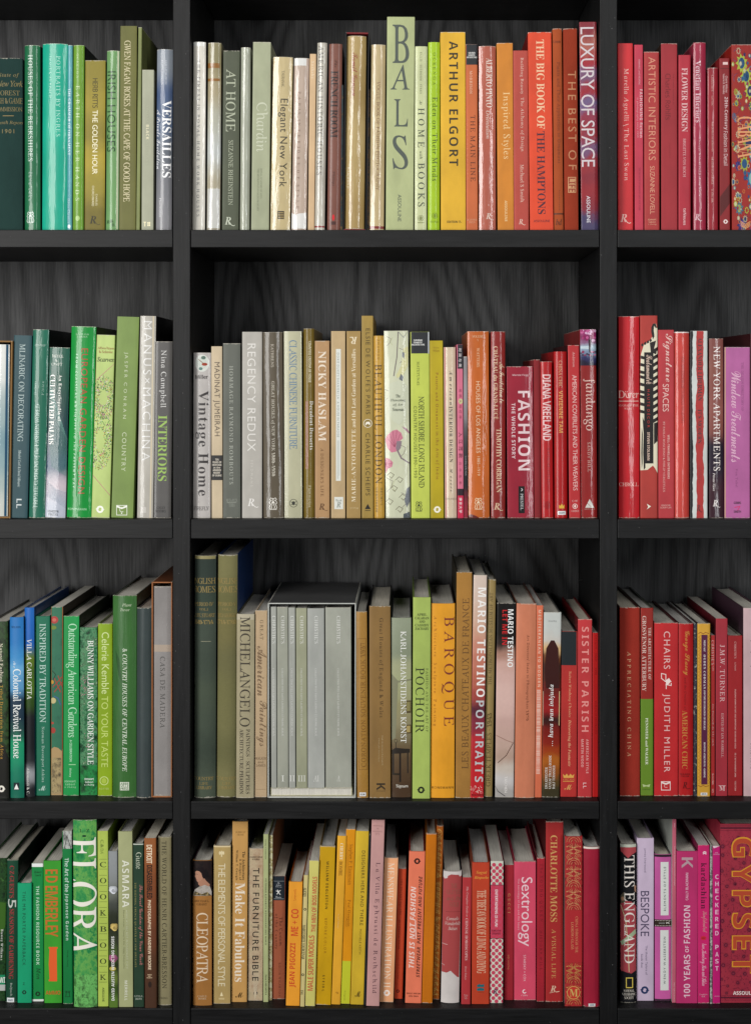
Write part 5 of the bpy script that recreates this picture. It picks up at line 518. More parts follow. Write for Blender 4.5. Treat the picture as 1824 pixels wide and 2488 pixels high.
('red book with a black upper panel and a gold crest at its foot','book',2,1,331,26.6,378.3,0.34,27.6,284.2,221.6,'m0','#b42e2a','#14181a','',0,[('Robert Winthrop Chanler','R','#f4d09c','d',1,176,79.1,5.6,'#b42e2a'),('Discovering the Fantastic','J','#f4d09c','d',0.8,92.2,80.1,6,'#b42e2a'),('VIZCAYA','R','#e8b860','h',0.1,29.4,20.1,3.4,'#b42e2a'),('M','C','#f0c870','h',-0.4,16.5,13.7,9.2,'#b42e2a')],[('r',-1.7,255.1,27.6,57.7,'#1a2226','spine_label'),('p',[(-10,39.2),(-6.5,36),(-3.3,39.7),(-0.1,35.4),(3.1,39.7),(6.3,36.1),(9.7,39.3),(8.5,32.5),(-8.6,32.4)],'#e0a850'),('r',-0.3,26.4,18.4,0.9,'#e0a850')]),
('coral red book lettered SISTER in widely spaced pink capitals','book',2,1,358.4,24.5,378.2,0.12,23.9,305.9,238.6,'m0','#c2363a','#6c1418','',0,[('SISTER PARISH','B','#f2aea6','d',0.6,202.7,180.4,12,'#c2363a'),('AMERICAN STYLE','B','#f4c8c0','d',4.4,70.4,58.7,4.1,'#c2363a'),('MARTIN WOOD','B','#f4c8c0','d',-4,75.7,48,4.3,'#c2363a'),('LL','B','#f6e8e4','d',0,20.2,9.6,5.6,'#c2363a')],[]),
('slim bright red paperback at the right end of the third shelf, middle compartment','book',2,1,378,26.6,378.2,0.0,11.8,282.1,220,'m0','#c61a1a','','',0,[('ARTISTS','R','#6c0c0c','d',0,266.9,23.5,2.4,'#c61a1a'),('ESSAY','R','#6c0c0c','d',0,239.7,13.9,2.4,'#c61a1a'),('1993','R','#6c0c0c','d',0,216.2,11.8,2.4,'#c61a1a'),('MUSEUM OF DECORATION','R','#6c0c0c','d',0,136.6,57.7,2.4,'#c61a1a')],[]),
('rust red cloth book with widely spaced small capitals CHINA against the right upright','book',2,2,437.2,30.2,378.2,-0.08,34.3,325.3,240,'c1','#982e22','#3a0c0c','',0,[('APPRECIATING CHINA','R','#e0be90','d',-1.2,158.7,180.8,6.2,'#982e22')],[]),
('book red above and green below, lettered THE ARCHITECTURE OF','book',2,2,466.8,33.7,378.2,0.04,21.9,323.6,240,'g1','#982a22','#28301c','',0,[('THE ARCHITECTURE OF','T','#f4eade','d',4.7,245,89.6,4.9,'#982a22'),('GROSVENOR ATTERBURY','T','#f4eade','d',-4.7,244.9,130.1,6.9,'#982a22'),('PENNOYER and WALKER','T','#eef0dc','d',-0.2,93.6,80.4,4.5,0),('NORTON','R','#38502c','h',-0.9,10.5,13.7,2.1,0)],[('r',-0.1,83.2,22.3,166.8,'#688a2a','spine_label'),('p',[(-7.7,19.7),(-0.9,17.6),(6,19.7),(4.3,14.6),(-0.9,15.9),(-6,14.6)],'#b8c890')]),
('broad red book lettered CHAIRS with a white chair drawing','book',2,2,499.6,31.6,378.2,0.04,40.7,298.3,232.7,'m0','#c2262a','#4c1016','',0,[('CHAIRS','S','#f6e4de','d',1.3,251.3,64.9,11.1,'#c2262a'),('JUDITH MILLER','S','#f6e4de','d',-0.1,108.6,134.9,13.3,'#c2262a'),('C','S','#f6e4de','h',-0.7,17.3,6,6,'#c2262a')],[('p',[(-1.6,198.5),(4.8,203.2),(8.6,197.4),(1.8,190.4)],'#f6e4de'),('s',[(-8.1,211.4),(-8.1,202.8),(-1.6,197.4),(8.6,197.4)],1.3,'#f6e4de'),('s',[(-7.6,210.9),(-0.6,209.6),(-0.6,199.6)],1.3,'#f6e4de'),('s',[(-0.6,192.1),(8.6,190.4),(8.6,194.2)],1.3,'#f6e4de'),('s',[(0.1,194.2),(0.1,184.6)],1.3,'#f6e4de'),('s',[(-8.2,24.6),(7,24.6),(7.1,10.1),(-8.1,10.1),(-8.2,24.6)],1.1,'#f6e4de'),('p',[(-8.2,24.6),(-0.7,22.1),(7,24.6),(7.1,22.1),(-0.7,19.5),(-8.2,22.1)],'#f6e4de')]),
('red glossy book with gold script and gold capitals AMERICAN CHIC','book',2,2,533.7,31.6,378.2,0.08,25.5,297.2,231.8,'g3','#b61e20','#3a1014','',0,[('George Stacey','C','#d8aa4a','d',0.4,246.2,76,12,'#b61e20'),('and the Creation of','I','#541010','d',-1.6,176,55.7,4.3,'#b61e20'),('AMERICAN CHIC','T','#cc9c4a','d',-1.9,96.8,100.6,9.2,'#b61e20'),('MAUREEN','B','#5c1414','h',-1.4,37.4,16.3,2.6,'#b61e20'),('FOOTER','B','#5c1414','h',-1.4,33.8,14,2.6,'#b61e20'),('R','J','#4c1010','h',-1.8,18.5,7.7,10.9,'#b61e20')],[('s',[(-1.4,16.5),(2,12.2),(7.6,12.6)],0.9,'#4c1010')]),
('very slim dark book between the gold-script red one and the yellow one','book',2,2,549.8,30.2,378.2,0.08,5.2,296.6,231.4,'m0','n50:#20222a,#3a3c48,#14161c,#b0b0a8','','',0,[],[]),
('yellow book with zigzag pattern and a long purple panel on its spine','book',2,2,563.9,28.8,378.2,0.04,21.8,297.7,232.2,'g1','#daa63a','#24080c','',0,[('OGDEN CODMAN','T','#f6f0f0','d',1.2,214.6,58.8,3.6,0),('METCALF','T','#f6f0f0','d',1.1,259.3,19.9,3,0),('AND THE DECORATION OF HOUSES','T','#f0e8ea','d',1.2,149.2,69.1,3,0),('BOSTON ATHENÆUM · GODINE','T','#f0e8ea','d',1.2,62.8,61,3,0),('89576','B','#4c6078','h',0.3,4.1,7.9,2.6,0)],[('r',1,149.4,10.7,257.7,'#582242','spine_label'),('zig',-7.4,149.4,4.3,255.6),('zig',8.9,149.4,3.4,255.6),('s',[(-9.8,280.4),(-5.6,282.6),(-1.3,280),(3,282.6),(8.4,280.4)],0.9,'#8c4a28'),('s',[(-9.6,19),(-5.4,16.9),(-1.1,19),(3.2,16.9),(8.5,18.6)],0.9,'#8c4a28'),('r',0.3,4.1,11.3,4.7,'#e8e8e4','price_sticker')]),
('slim red auction paperback right of the yellow and purple book','book',2,2,580.5,33.7,378.2,0.09,7.1,276.5,215.7,'m0','#a62626','#4c1216','',0,[("CHRISTIE'S",'R','#f4dcd4','d',-0.5,246.8,41.8,4.3,'#a62626'),('PARIS','R','#f0d4cc','d',0.2,219.3,9,2.1,'#a62626'),('Arts Décoratifs du XXe siècle','R','#f4dcd4','d',-0.1,122,72.9,3.4,'#a62626'),('26 MAI 2005','R','#f0d4cc','d',0,28.7,19.3,2.4,'#a62626'),('5273','R','#f0d4cc','d',0,8.4,6.4,2.4,'#a62626')],[]),
('raspberry red book lettered EDITED BY in small white capitals','book',2,2,595.2,31.6,378.2,0.04,19.9,305.8,238.5,'m0','#a62e3a','#56101a','',0,[('J.M.W. TURNER','R','#f4dedA','d',1,211.4,98.5,8.1,'#a62e3a'),('EDITED BY IAN WARRELL','R','#f0d4d0','d',1.4,104.8,76,4.1,'#a62e3a'),('M','T','#f4e4e0','h',1,13,9.4,7.9,'#a62e3a')],[('r',1,17.5,12,0.6,'#f4e4e0')]),
('red auction paperback with tiny white lettering, right of the taller raspberry book','book',2,2,619.1,33.7,378.2,0.0,24.9,275.9,215.2,'m0','#a02024','#8c8c80','',0,[("CHRISTIE'S",'R','#f4dcd4','d',0.2,251.1,28.9,3.4,'#a02024'),('LONDON','R','#f0d4cc','d',0.2,222.5,14.6,2.6,'#a02024'),('RUSSIAN WORKS OF ART AND IMPORTANT SILVER AND GOLD','B','#f0d4cc','d',0.3,132.2,101.8,2.4,'#a02024'),('29 & 30 NOVEMBER 2006','B','#f0d4cc','d',0.3,52.8,41.8,2.4,'#a02024'),('7307/7260','B','#f0d4cc','d',0.3,16.9,17.1,2.4,'#a02024')],[]),
('pale pink book cut by the right photo edge on the third shelf','book',2,2,649.8,30.2,378.2,-0.08,33.8,324.2,240,'m0','#d0b0b4','#3a2430','',0,[('Runway Style of Paris','I','#2c2428','d',-0.1,248,115.6,9.4,'#d0b0b4'),('Interiors','I','#5c4c50','d',-1.9,69.3,44.9,6.2,'#d0b0b4')],[]),
('dark garden photo book at the left photo edge, bottom shelf','book',3,0,-653.9,29.4,26,0.97,31.7,245.3,191.3,'g1','n24:#0c1c0e,#16341a,#244c22,#10240f,#3c6a30','','',0,[('Bunny Williams','R','#f2f2ec','d',8.4,96.9,52.9,5.3,0),('WI','B','#f4f6f2','h',10.2,36,9.8,9.4,0)],[('r',-0.8,36.3,31.7,17,'#1e8a5e'),('r',-0.4,22.7,32.1,10.4,'#b8bcb8'),('p',[(-17.8,100.3),(-7.5,164.7),(3.7,170.5),(14.3,168.8),(13.9,127.2),(8.4,119.6)],'#3a6420')]),
('dark green book with red lettering SEASONS OF GARDENING and a white sticker','book',3,0,-626.1,23.3,25.9,0.62,18.6,244.7,190.9,'g2','#1a4632','#101a14','',0,[("C·Z·GUEST'S",'T','#c43440','d',-0.6,207.3,55.6,7.9,'#1a4632'),('5','C','#f4f0ec','d',0,170,15.1,13.6,'#1a4632'),('SEASONS OF GARDENING','T','#c43440','d',-0.2,100.5,120.5,7.9,'#1a4632'),('Bulfinch','R','#f0f0ea','d',0,22.3,22.6,4.5,'#1a4632'),('83635','B','#4c5c70','h',-0.9,4,8.3,3.4,0)],[('r',-0.8,4.2,12.2,7.5,'#e8ecee','price_sticker')]),
('short jade green paperback lettered PAPERBACK in thin capitals','book',3,0,-602.5,22.5,25.7,0.0,23.9,205.2,160.1,'m0','#0e9e6e','#07442e','',0,[('THE MR PORTER PAPERBACK','S','#0e3a2e','d',-0.9,127.7,127.1,5.1,'#0e9e6e'),('Σ','S','#0e3a2e','h',-1,32.8,4.1,4.3,'#0e9e6e')],[('ph',-0.5,18.1,4,'#0c2a22')]),
('green book with white strips at top and bottom, lettered RESOURCE BOOK','book',3,0,-580.9,27.4,25.8,-0.18,19.8,237.7,185.4,'m0','#0b8842','#063a1c','',0,[('THE FASHION RESOURCE BOOK','B','#e8f4e8','d',0.2,130.9,135.8,5.5,'#0b8842'),('Men','I','#0e2c18','d',1.2,48.3,19.8,6.8,'#0b8842'),('Robert','I','#0e3a1e','h',0.6,222.8,12.8,3.8,'#0b8842'),('Leach','I','#0e3a1e','h',0.6,217.5,10.7,3.8,'#0b8842')],[('r',0.6,234.5,20.6,6,'#eceeec'),('r',0.2,1.7,19.8,4,'#e4e8e4'),('ph',-0.1,13,4.7,'#0c2c18')]),
('bright green book with orange bubble lettering and an orange block','book',3,0,-553.1,21.3,25.9,-0.4,29.9,244,190.3,'m0','#3a9e2c','#0c5a14','',0,[('ED','B','#e6602a','d',-1,218,22.6,21.1,'#3a9e2c'),('EMBERLEY','B','#e6602a','d',-1.4,157.3,87.5,21.8,'#3a9e2c'),('AMMO','B','#e6602a','h',0.1,17.9,25.4,6.8,'#3a9e2c')],[('p',[(-5.5,94.8),(6.8,95.6),(7.1,40.1),(2.6,37.3),(-5.8,39.3),(-7,66.5)],'#e6602a'),('e',-5.3,94.8,1.7,1.7,'#e6602a'),('e',-2.8,94.7,1.7,1.7,'#e6602a'),('e',-0.4,94.7,1.7,1.7,'#e6602a'),('e',2.1,94.7,1.7,1.7,'#e6602a'),('e',4.5,94.7,1.7,1.7,'#e6602a'),('e',7,94.7,1.7,1.7,'#e6602a'),('e',-5.7,38.9,1.7,1.7,'#e6602a'),('e',-3.4,38.9,1.7,1.7,'#e6602a'),('e',-1.1,38.8,1.7,1.7,'#e6602a'),('e',1.1,38.8,1.7,1.7,'#e6602a'),('e',3.4,38.8,1.7,1.7,'#e6602a'),('e',5.6,38.8,1.7,1.7,'#e6602a')]),
('green book with a silvery picture at its top, lettered Japanese Garden','book',3,0,-526.9,18.4,25.8,-0.33,16.5,296.3,231.1,'m1','#09783a','#06301a','',0,[('The Art of the','B','#f2f6f2','d',-0.6,221,58.3,7.1,'#09783a'),('Japanese Garden','B','#f2f6f2','d',-1,149.1,79.9,7.1,'#09783a'),('Young | Young','B','#0c3c1e','d',-0.3,78.1,28.2,2.6,'#09783a')],[('n',1.6,281,16.9,30.3,'#9a9c98'),('s',[(-4.7,266.1),(0.1,287.7),(6.6,266)],1.1,'#30342f'),('s',[(-5,21.8),(4.4,21.7)],0.9,'#0b3018'),('s',[(-4.2,19.3),(3.7,19.3)],0.8,'#0b3018'),('s',[(-2.7,21.8),(-3.5,13.3)],0.9,'#0b3018'),('s',[(2.2,21.7),(2.9,13.3)],0.9,'#0b3018'),('r',-0.3,12.2,9.4,0.8,'#0b3018')]),
('tall mottled green volume lettered L-Z with huge white capitals cropped at the edge','book',3,0,-494.2,5.1,25.9,-0.3,40,319.4,240,'g4','n9:#1c7c40,#2a8a4c,#4a9c50,#6cac54,#24844a,#1f7c44','#0c2c18','',0,[('FLORA','R','#f4f0e4','d',-5.5,188.9,200.9,50.5,0),('L–Z','R','#123c24','h',0.3,301.4,16.1,5.4,0),('Timber','R','#123c24','h',0.5,21.6,12.7,2.2,0),('Press','R','#123c24','h',0.3,17.6,10.1,1.9,0)],[('e',-0.3,292.1,3.7,1.7,'#123c24'),('p',[(1.2,46.2),(0,41.7),(2.3,41.7)],'#155a34'),('p',[(1.2,43.3),(-0.8,38.8),(3.1,38.8)],'#155a34'),('p',[(1.1,40.3),(-1.7,35.9),(3.9,35.8)],'#155a34'),('p',[(1.1,37.4),(-2.5,32.9),(4.8,32.9)],'#155a34'),('p',[(1.1,34.5),(-3.4,30),(5.6,30)],'#155a34'),('p',[(1.1,31.5),(-4.2,27.1),(6.4,27)],'#155a34'),('p',[(1.1,28.6),(-5.1,24.1),(7.2,24.1)],'#155a34'),('n',0.3,27.3,39.2,55.1,'#5c9c54')]),
('pale lime book with the letters COOKBOOK stacked between thin lines','book',3,0,-464.4,9.1,25.8,-0.18,17.4,299.5,233.6,'m0','#aec256','#6a8420','',0,[('C','R','#141c10','h',0.5,242.2,10.9,9,'#aec256'),('O','R','#141c10','h',0.4,215,10.9,9,'#aec256'),('O','R','#141c10','h',0.3,187.3,10.9,9,'#aec256'),('K','R','#141c10','h',0.2,159.8,10.9,9,'#aec256'),('B','R','#141c10','h',0.1,132.3,10.9,9,'#aec256'),('O','R','#141c10','h',0,104.6,10.9,9,'#aec256'),('O','R','#141c10','h',0,77.3,10.9,9,'#aec256'),('K','R','#141c10','h',-0.1,49.9,10.9,9,'#aec256'),('C','R','#6a7c34','d',-1.3,281.5,6.7,4.9,'#aec256'),('&','I','#6a7c34','d',-1.3,274.3,6.2,4.9,'#aec256'),('DA','R','#6a7c34','d',-1.3,265.2,9.4,4.9,'#aec256'),('ASSOULINE','S','#26301a','d',0.2,20.5,24,3.4,'#aec256')],[('r',0.5,251.3,13.1,0.6,'#5c6c30'),('r',0.5,234.4,13.1,0.6,'#5c6c30'),('r',0.4,223.9,13.1,0.6,'#5c6c30'),('r',0.4,206.3,13.1,0.6,'#5c6c30'),('r',0.3,196.2,13.1,0.6,'#5c6c30'),('r',0.3,178.6,13.1,0.6,'#5c6c30'),('r',0.2,168.9,13.1,0.6,'#5c6c30'),('r',0.2,151.7,13.1,0.6,'#5c6c30'),('r',0.2,141.6,13.1,0.6,'#5c6c30'),('r',0.1,124,13.1,0.6,'#5c6c30'),('r',0.1,113.5,13.1,0.6,'#5c6c30'),('r',0,95.9,13.1,0.6,'#5c6c30'),('r',0,86.2,13.1,0.6,'#5c6c30'),('r',-0.1,68.6,13.1,0.6,'#5c6c30'),('r',-0.1,58.5,13.1,0.6,'#5c6c30'),('r',-0.2,41.6,13.1,0.6,'#5c6c30')]),
('slim rose photo book lettered WEDDING ROSES reading upwards','book',3,0,-446,5.1,25.8,-0.28,14.9,266.2,207.7,'g1','z.03:#5c7c30,#3c5420,#687c34,#2c3818,#4c6030,#38402c,#2c3020,#303428,#4a4e48,#70746c,#8c9090,#94989a,#989c9e','#a8acae','',0,[('DAVID AUSTIN WEDDING ROSES','B','#f8f8f4','u',-0.7,66.6,109.3,5,0)],[('rose',0.4,200.6,7.8,'#dce0e6'),('rose',2.2,137.1,7.5,'#dcc070'),('rose',-0.3,83.9,7.8,'#b4628c'),('e',-1.2,66.1,5.6,3.7,'#c0b050')]),
('khaki green book with large white spaced capitals, right of the rose photo book','book',3,0,-425.3,7.1,25.8,-0.25,23.9,299.2,233.4,'m0','#a6aa7c','#5c603c','',0,[('ASMARA','B','#f2f2e8','d',0.5,210.1,80.4,11.8,'#a6aa7c'),("AFRICA'S SECRET MODERNIST CITY",'S','#d4d8be','d',2.2,115.2,100.1,3,'#a6aa7c'),('Edward Denison · Guang Yu Ren · Naigzy Gebremedhin','I','#64683f','d',-3,115.2,100.1,3,'#a6aa7c'),('MERRELL','B','#f2f2e8','d',0.4,28,34,4.7,'#a6aa7c')],[]),
('dark forest green book lettered Secret Gardens in pink script','book',3,0,-403.3,7.1,25.8,-0.23,17.4,278.6,217.3,'g1','#2a4232','#0c120e','',0,[('Guste','R','#e6ead2','d',0.7,249.6,28.4,9.4,'#2a4232'),('The Secret Gardens of the Vieux Carré','C','#e08686','d',3.5,140,136.5,8.2,'#2a4232'),('THE HISTORIC FRENCH QUARTER OF NEW ORLEANS','R','#c4b46a','d',-5.4,140.1,144,3.6,'#2a4232'),('LITTLE,','R','#e4e8da','h',-0.2,18.1,15.3,3.1,'#2a4232'),('BROWN','R','#e4e8da','h',-0.2,13.8,11,3.1,'#2a4232')],[('r',0.6,277.5,18.7,1.9,'#c8ccc0')]),
('brown book lettered DETROIT in cream and DISASSEMBLED in black','book',3,0,-382.4,3.1,25.8,-0.22,19.9,289.3,225.7,'m1','z.05:#4c3020,#54341f,#6c3c24,#7c4426,#844a28,#9a5c30','#4c2a16','',0,[('DETROIT','B','#f4e0c2','d',-1.3,262.1,31.7,9.3,0),('DISASSEMBLED','B','#171210','d',-1.1,214.9,56.9,9.3,0),('PHOTOGRAPHS BY ANDREW MOORE','B','#f2dcbc','d',-1.5,124.4,118.5,5.2,0),('AKRON','B','#e0c4a0','h',-1.7,56.7,7.5,1.9,0),('ART','B','#e0c4a0','h',-1.8,54.1,4.5,1.9,0),('MUSEUM','B','#e0c4a0','h',-1.8,51.6,9,1.9,0)],[('e',-1.1,39.9,3,5.2,'#2c1c14')]),
('faded khaki-gold book with long dark capitals, lettered THE WORLD OF','book',3,0,-360.2,13.2,25.8,-0.11,22.5,287.8,224.5,'p2','#8a8262','#1c1a14','',0,[('THE WORLD OF HENRI CARTIER-BRESSON','R','#221e17','d',-0.6,154.9,252.2,7.9,'#8a8262'),('VIKING','R','#2c281e','h',-2.4,12.3,15,3,'#8a8262')],[]),
('tan book with a portrait painting of a dark-haired woman at its top end','book',3,1,-295.9,12,25.8,-0.09,32,247.9,193.4,'g2','#a6723a','#2c1420','',0,[('CLEOPATRA','R','#f6e8d2','d',0.1,98.7,119.9,19.5,'#a6723a'),('MICHAEL','R','#50341a','h',-0.5,178.8,24.6,4,'#a6723a'),('GRANT','R','#50341a','h',-0.5,173.2,17.5,4,'#a6723a'),('CASTLE','R','#ecdcc0','h',-0.1,15.9,15.7,2.9,'#a6723a'),('BOOKS','R','#ecdcc0','h',-0.1,11.9,13.1,2.9,'#a6723a')],[('r',0,217.5,33.2,60,'n14:#171213,#261b1a,#1c1516,#2c201c'),('p',[(-15.9,187.6),(-12.7,198.1),(-4.3,203.7),(4.2,207.8),(13,203.7),(16.1,194.3),(16.1,187.5)],'n20:#8c8478,#b8b0a8,#9c948c'),('p',[(-8,220.6),(-3.9,222.4),(2.3,219.6),(7,213),(13,207),(12.2,202.9),(4.2,206.3),(-2.8,203.7),(-6.5,207.1)],'#b08068'),('p',[(-12.1,228.1),(-9.5,231.8),(-4.2,230.9),(-0.1,225.2),(0.6,216.8),(-3.1,213.1),(-8,211.2),(-9.9,214.6),(-10.6,217.8),(-12.5,220.6),(-11.4,223.4)],'#b88870'),('p',[(-12.1,228.1),(-11.7,233.7),(-6.1,237),(1.4,236.5),(5.5,230.8),(5.5,220.5),(2.5,216.4),(0.2,220.5),(-1.3,226.2),(-5,229.6),(-9.5,230.3)],'#191012'),('s',[(-9.9,224.7),(-7.6,224.3)],0.6,'#3c2018'),('s',[(-10.6,215.3),(-8.4,214.9)],0.6,'#8c3c34'),('p',[(-15.9,188.7),(-11.8,195.3),(-0.6,190.6),(8.8,194.3),(15.6,187.5)],'n40:#8c7c4c,#2c2824,#a89468')]),
('khaki tan book with thin cream capitals PERSONAL STYLE','book',3,1,-263.7,19.2,25.8,0.16,29.3,270.7,211.1,'m1','#b29860','#3a2a18','',0,[('THE ELEMENTS OF PERSONAL STYLE','S','#f0e6c8','d',-0.5,135.1,210.6,12.2,'#b29860')],[('r',-0.6,269.4,29.3,2.3,'#dcc89c'),('p',[(-0.4,20.4),(-3,12.9),(2.2,12.9)],'#ecdcb0'),('r',-0.2,8.5,9.8,3.2,'#ccb684'),('r',-0.9,256.9,1.9,10.3,'#e4d4a8'),('e',-3.7,258.3,1.9,3,'#e4d4a8'),('e',1.9,258.3,1.9,3,'#e4d4a8')]),
('tall light tan book lettered Make It Fabulous in fat white letters','book',3,1,-234.8,25.3,25.8,0.35,26.6,310,240,'g1','#c69858','#0f1018','',0,[('Make It Fabulous','T','#faf4ea','d',0.5,119.9,170.6,16.6,'#c69858'),('The Architecture','T','#171210','d',6.4,234.3,49.4,4.9,'#c69858'),('& Designs of','T','#171210','d',0.5,227.6,36.2,4.7,'#c69858'),('William T. Georgis','T','#171210','d',-5.5,235.3,51.6,4.5,'#c69858'),('M','C','#33240f','h',0.6,12.1,13.9,9.2,'#c69858'),('ALBRECHT','R','#8a6a3c','h',0.6,292,18.1,3.1,'#c69858'),('OVENS','R','#8a6a3c','h',0.6,287.7,11.3,3.1,'#c69858')],[]),
('beige wood-grain book lettered THE FURNITURE BIBLE in black','book',3,1,-207.7,30.6,25.8,0.41,25.5,262,204.3,'m0','n16:#a88c6c,#b49c80,#c0ac8c,#b0a080','#26303a','',0,[('THE FURNITURE BIBLE','S','#151515','d',-0.1,131.4,194.6,10.6,0),('CHRISTOPHE','S','#5c4c3c','h',0,247.3,21.2,2.8,0),('POURNY','S','#5c4c3c','h',0,243.4,12.7,2.8,0)],[('p',[(0.5,19.4),(-3.6,12.5),(4.7,12.6)],'#23282c'),('r',0.6,11.3,7.6,0.9,'#23282c'),('s',[(-0.1,-0.9),(-7.3,62.4)],0.6,'#ccbca0'),('s',[(-0.1,-0.9),(-4.7,62.4)],0.6,'#ccbca0'),('s',[(-0.1,-0.9),(-2.1,62.4)],0.6,'#ccbca0'),('s',[(-0.1,-0.9),(0.6,62.4)],0.6,'#ccbca0'),('s',[(-0.1,-0.9),(3.2,62.5)],0.6,'#ccbca0'),('s',[(-0.1,-0.9),(5.9,62.5)],0.6,'#ccbca0'),('s',[(-0.1,-0.9),(8.5,62.5)],0.6,'#ccbca0')]),
('slim pale green paperback lettered ALPHABETS right of the wood-grain book','book',3,1,-189,25.3,25.8,0.07,8.5,288.4,225,'m0','#aeb682','','',0,[('VICTORIAN ALPHABETS, MONOGRAMS AND NAMES','B','#26301c','d',-0.2,155.3,115,2.8,'#aeb682'),('Godey & Peterson','B','#26301c','d',-0.6,262.6,33.6,2.6,'#aeb682'),('Dover 0-486-24072-X','B','#26301c','d',0.4,29.5,34.9,2.6,'#aeb682')],[]),
('slim cream paperback with dark squiggles, left of the short terracotta book','book',3,1,-181.9,31.5,25.8,0.3,5.5,284.4,221.9,'m0','n45:#c4c09c,#d0cca8,#8c7c40,#c8c4a0','#8c5c3c','',0,[],[('squig',-0.7,142.5,3.8,274)]),
('short terracotta book with a dark navy panel holding a small white running figure','book',3,1,-168.1,36.4,25.8,0.31,21.2,212.6,165.9,'m0','#9e563a','#14181c','',0,[('The Custom','R','#34160e','d',3.5,116.8,49.2,5.7,'#9e563a'),('of the Country','R','#34160e','d',-4.7,117.2,59.7,5.9,'#9e563a'),('EDITH WHARTON','R','#4c2416','d',1.7,33.5,58.7,3.4,'#9e563a'),('The','C','#b8bcc0','h',-1.1,200.7,4.4,2.6,0),('Modern','C','#b8bcc0','h',-1.1,197.2,8.8,2.6,0),('Library','C','#b8bcc0','h',-1,193.6,10.2,2.6,0),('Classics','C','#b8bcc0','h',-1.1,176.5,9.8,3.4,0)],[('r',-1,191.5,21.6,41.9,'#18222c','spine_label'),('r',-0.7,173.2,18.9,0.8,'#8c9498'),('r',-0.9,203.6,18.9,0.6,'#8c9498'),('s',[(-2.7,188.4),(-1.2,185),(-3.4,181.2)],1.3,'#ecece8'),('s',[(-5,186.8),(-1.2,185.4),(2.2,187.6)],1.1,'#ecece8'),('s',[(-1.2,185),(1.9,180.4)],1.1,'#ecece8')]),
('short orange-yellow book with red sans capitals ending ME+CO','book',3,1,-141.5,11.2,26,1.42,23.2,211.5,165,'m0','#eea02e','#8c440c','',0,[('JEAN PIGOZZI','B','#c83226','u',-1.2,69.3,75.9,11.6,'#eea02e'),('ME + CO','B','#c83226','u',-0.2,142.4,45.9,12.2,'#eea02e'),('[assouline]','R','#c06024','d',-0.6,189.4,19.3,4.5,'#eea02e')],[]),
('slim cream-yellow paperback with black serif capitals right of the orange-yellow book','book',3,1,-124.9,8.3,25.9,1.62,7.3,224.3,175,'m0','#d6c686','#9a8c60','',0,[('ALEXIS','T','#1e1a10','d',-1.1,195.5,15.3,4.9,'#d6c686'),('MARGUERITE YOURCENAR','T','#1e1a10','d',-1,110,58.9,4.9,'#d6c686'),('FSG','T','#1e1a10','d',-1.3,24.1,8,3.7,'#d6c686')],[('o',-0.1,166.1,2.2,1.1,'#1e1a10'),('o',-0.7,54.3,2.2,1.1,'#1e1a10')]),
('pale yellow paperback with condensed red capitals MODELS reading upwards','book',3,1,-111.8,9.9,26,1.64,16.3,248.5,193.9,'m0','#d2ca70','#8a1c2c','',0,[('MALE SUPER MODELS','B','#c4382e','u',-0.8,73.6,94.6,9.2,'#d2ca70'),('THE MEN OF BOSS MODELS','B','#c4382e','u',2,173.9,94.6,7.5,'#d2ca70')],[]),
('deep yellow book with small black spaced capitals BEFORE COLOR','book',3,1,-89.9,14.4,26.1,1.66,26.2,271.2,211.5,'m0','#cea008','#5c4404','',0,[('WILLIAM EGGLESTON','B','#1c1608','d',0.9,204.9,81.6,4.3,'#cea008'),('BEFORE COLOR','S','#8c5c0c','d',0.6,118.1,60,3.9,'#cea008'),('STEIDL','B','#1c1608','d',-0.5,37.1,27.8,3.8,'#cea008')],[]),
('slim orange-yellow book with a white edge line and word CHERRY','book',3,1,-68.2,16,26,2.09,15,288.7,225.2,'m0','#e8aa2e','#6c6c60','',0,[('CHERRY','T','#f8f0dc','d',0.2,261.7,29.1,5.6,'#e8aa2e'),('BOMBE','T','#7c5014','d',-0.2,232.8,24.8,5.6,'#e8aa2e'),('Food Things','I','#f4e4b8','d',-1.1,142.8,24.4,2.6,'#e8aa2e'),('9','R','#8a5c14','h',1.2,19.9,4.1,3.8,'#e8aa2e')],[('r',-12.4,143.5,1.1,288.7,'#e0dcc8')]),
('amber slim book with a lime lower end','book',3,1,-51.9,18.4,26,1.8,16,299.5,233.6,'m0','#de920a','#8c5c08','',0,[('Stephen F. Eisenman','R','#7c4a08','d',0.8,238.7,69.5,7.3,'#de920a'),('Paul Gauguin','R','#7c4a08','d',0.5,155.5,46,6.4,'#de920a'),('Polygrafa','R','#8c8c2c','d',-1.7,14,16.9,3,0)],[('r',-1.1,36.4,16.4,73.7,'#c6ca2e','spine_label'),('s',[(-4.7,273.4),(-2.5,203.9)],0.6,'#9a6414'),('s',[(-4.6,178.4),(-3.1,132.4)],0.6,'#9a6414')]),
('mustard yellow book lettered HERE AND THERE in dark sans capitals','book',3,1,-32,15.4,26.1,1.78,22,297.1,231.7,'m0','#d6b22e','#6c5810','',0,[('DESIGNERS HERE AND THERE','S','#332811','d',3.2,199.7,128,5.5,'#d6b22e'),('MICHELE KEITH','S','#5c4818','d',2.2,107.7,42.9,3.6,'#d6b22e'),('M','C','#332811','h',1.2,17.9,10.4,10.2,'#d6b22e')],[]),
('very slim black book between the mustard and the dusty pink books','book',3,1,-18.5,15.4,25.8,1.66,3.5,290.1,226.2,'m0','#1e2428','','',0,[],[]),
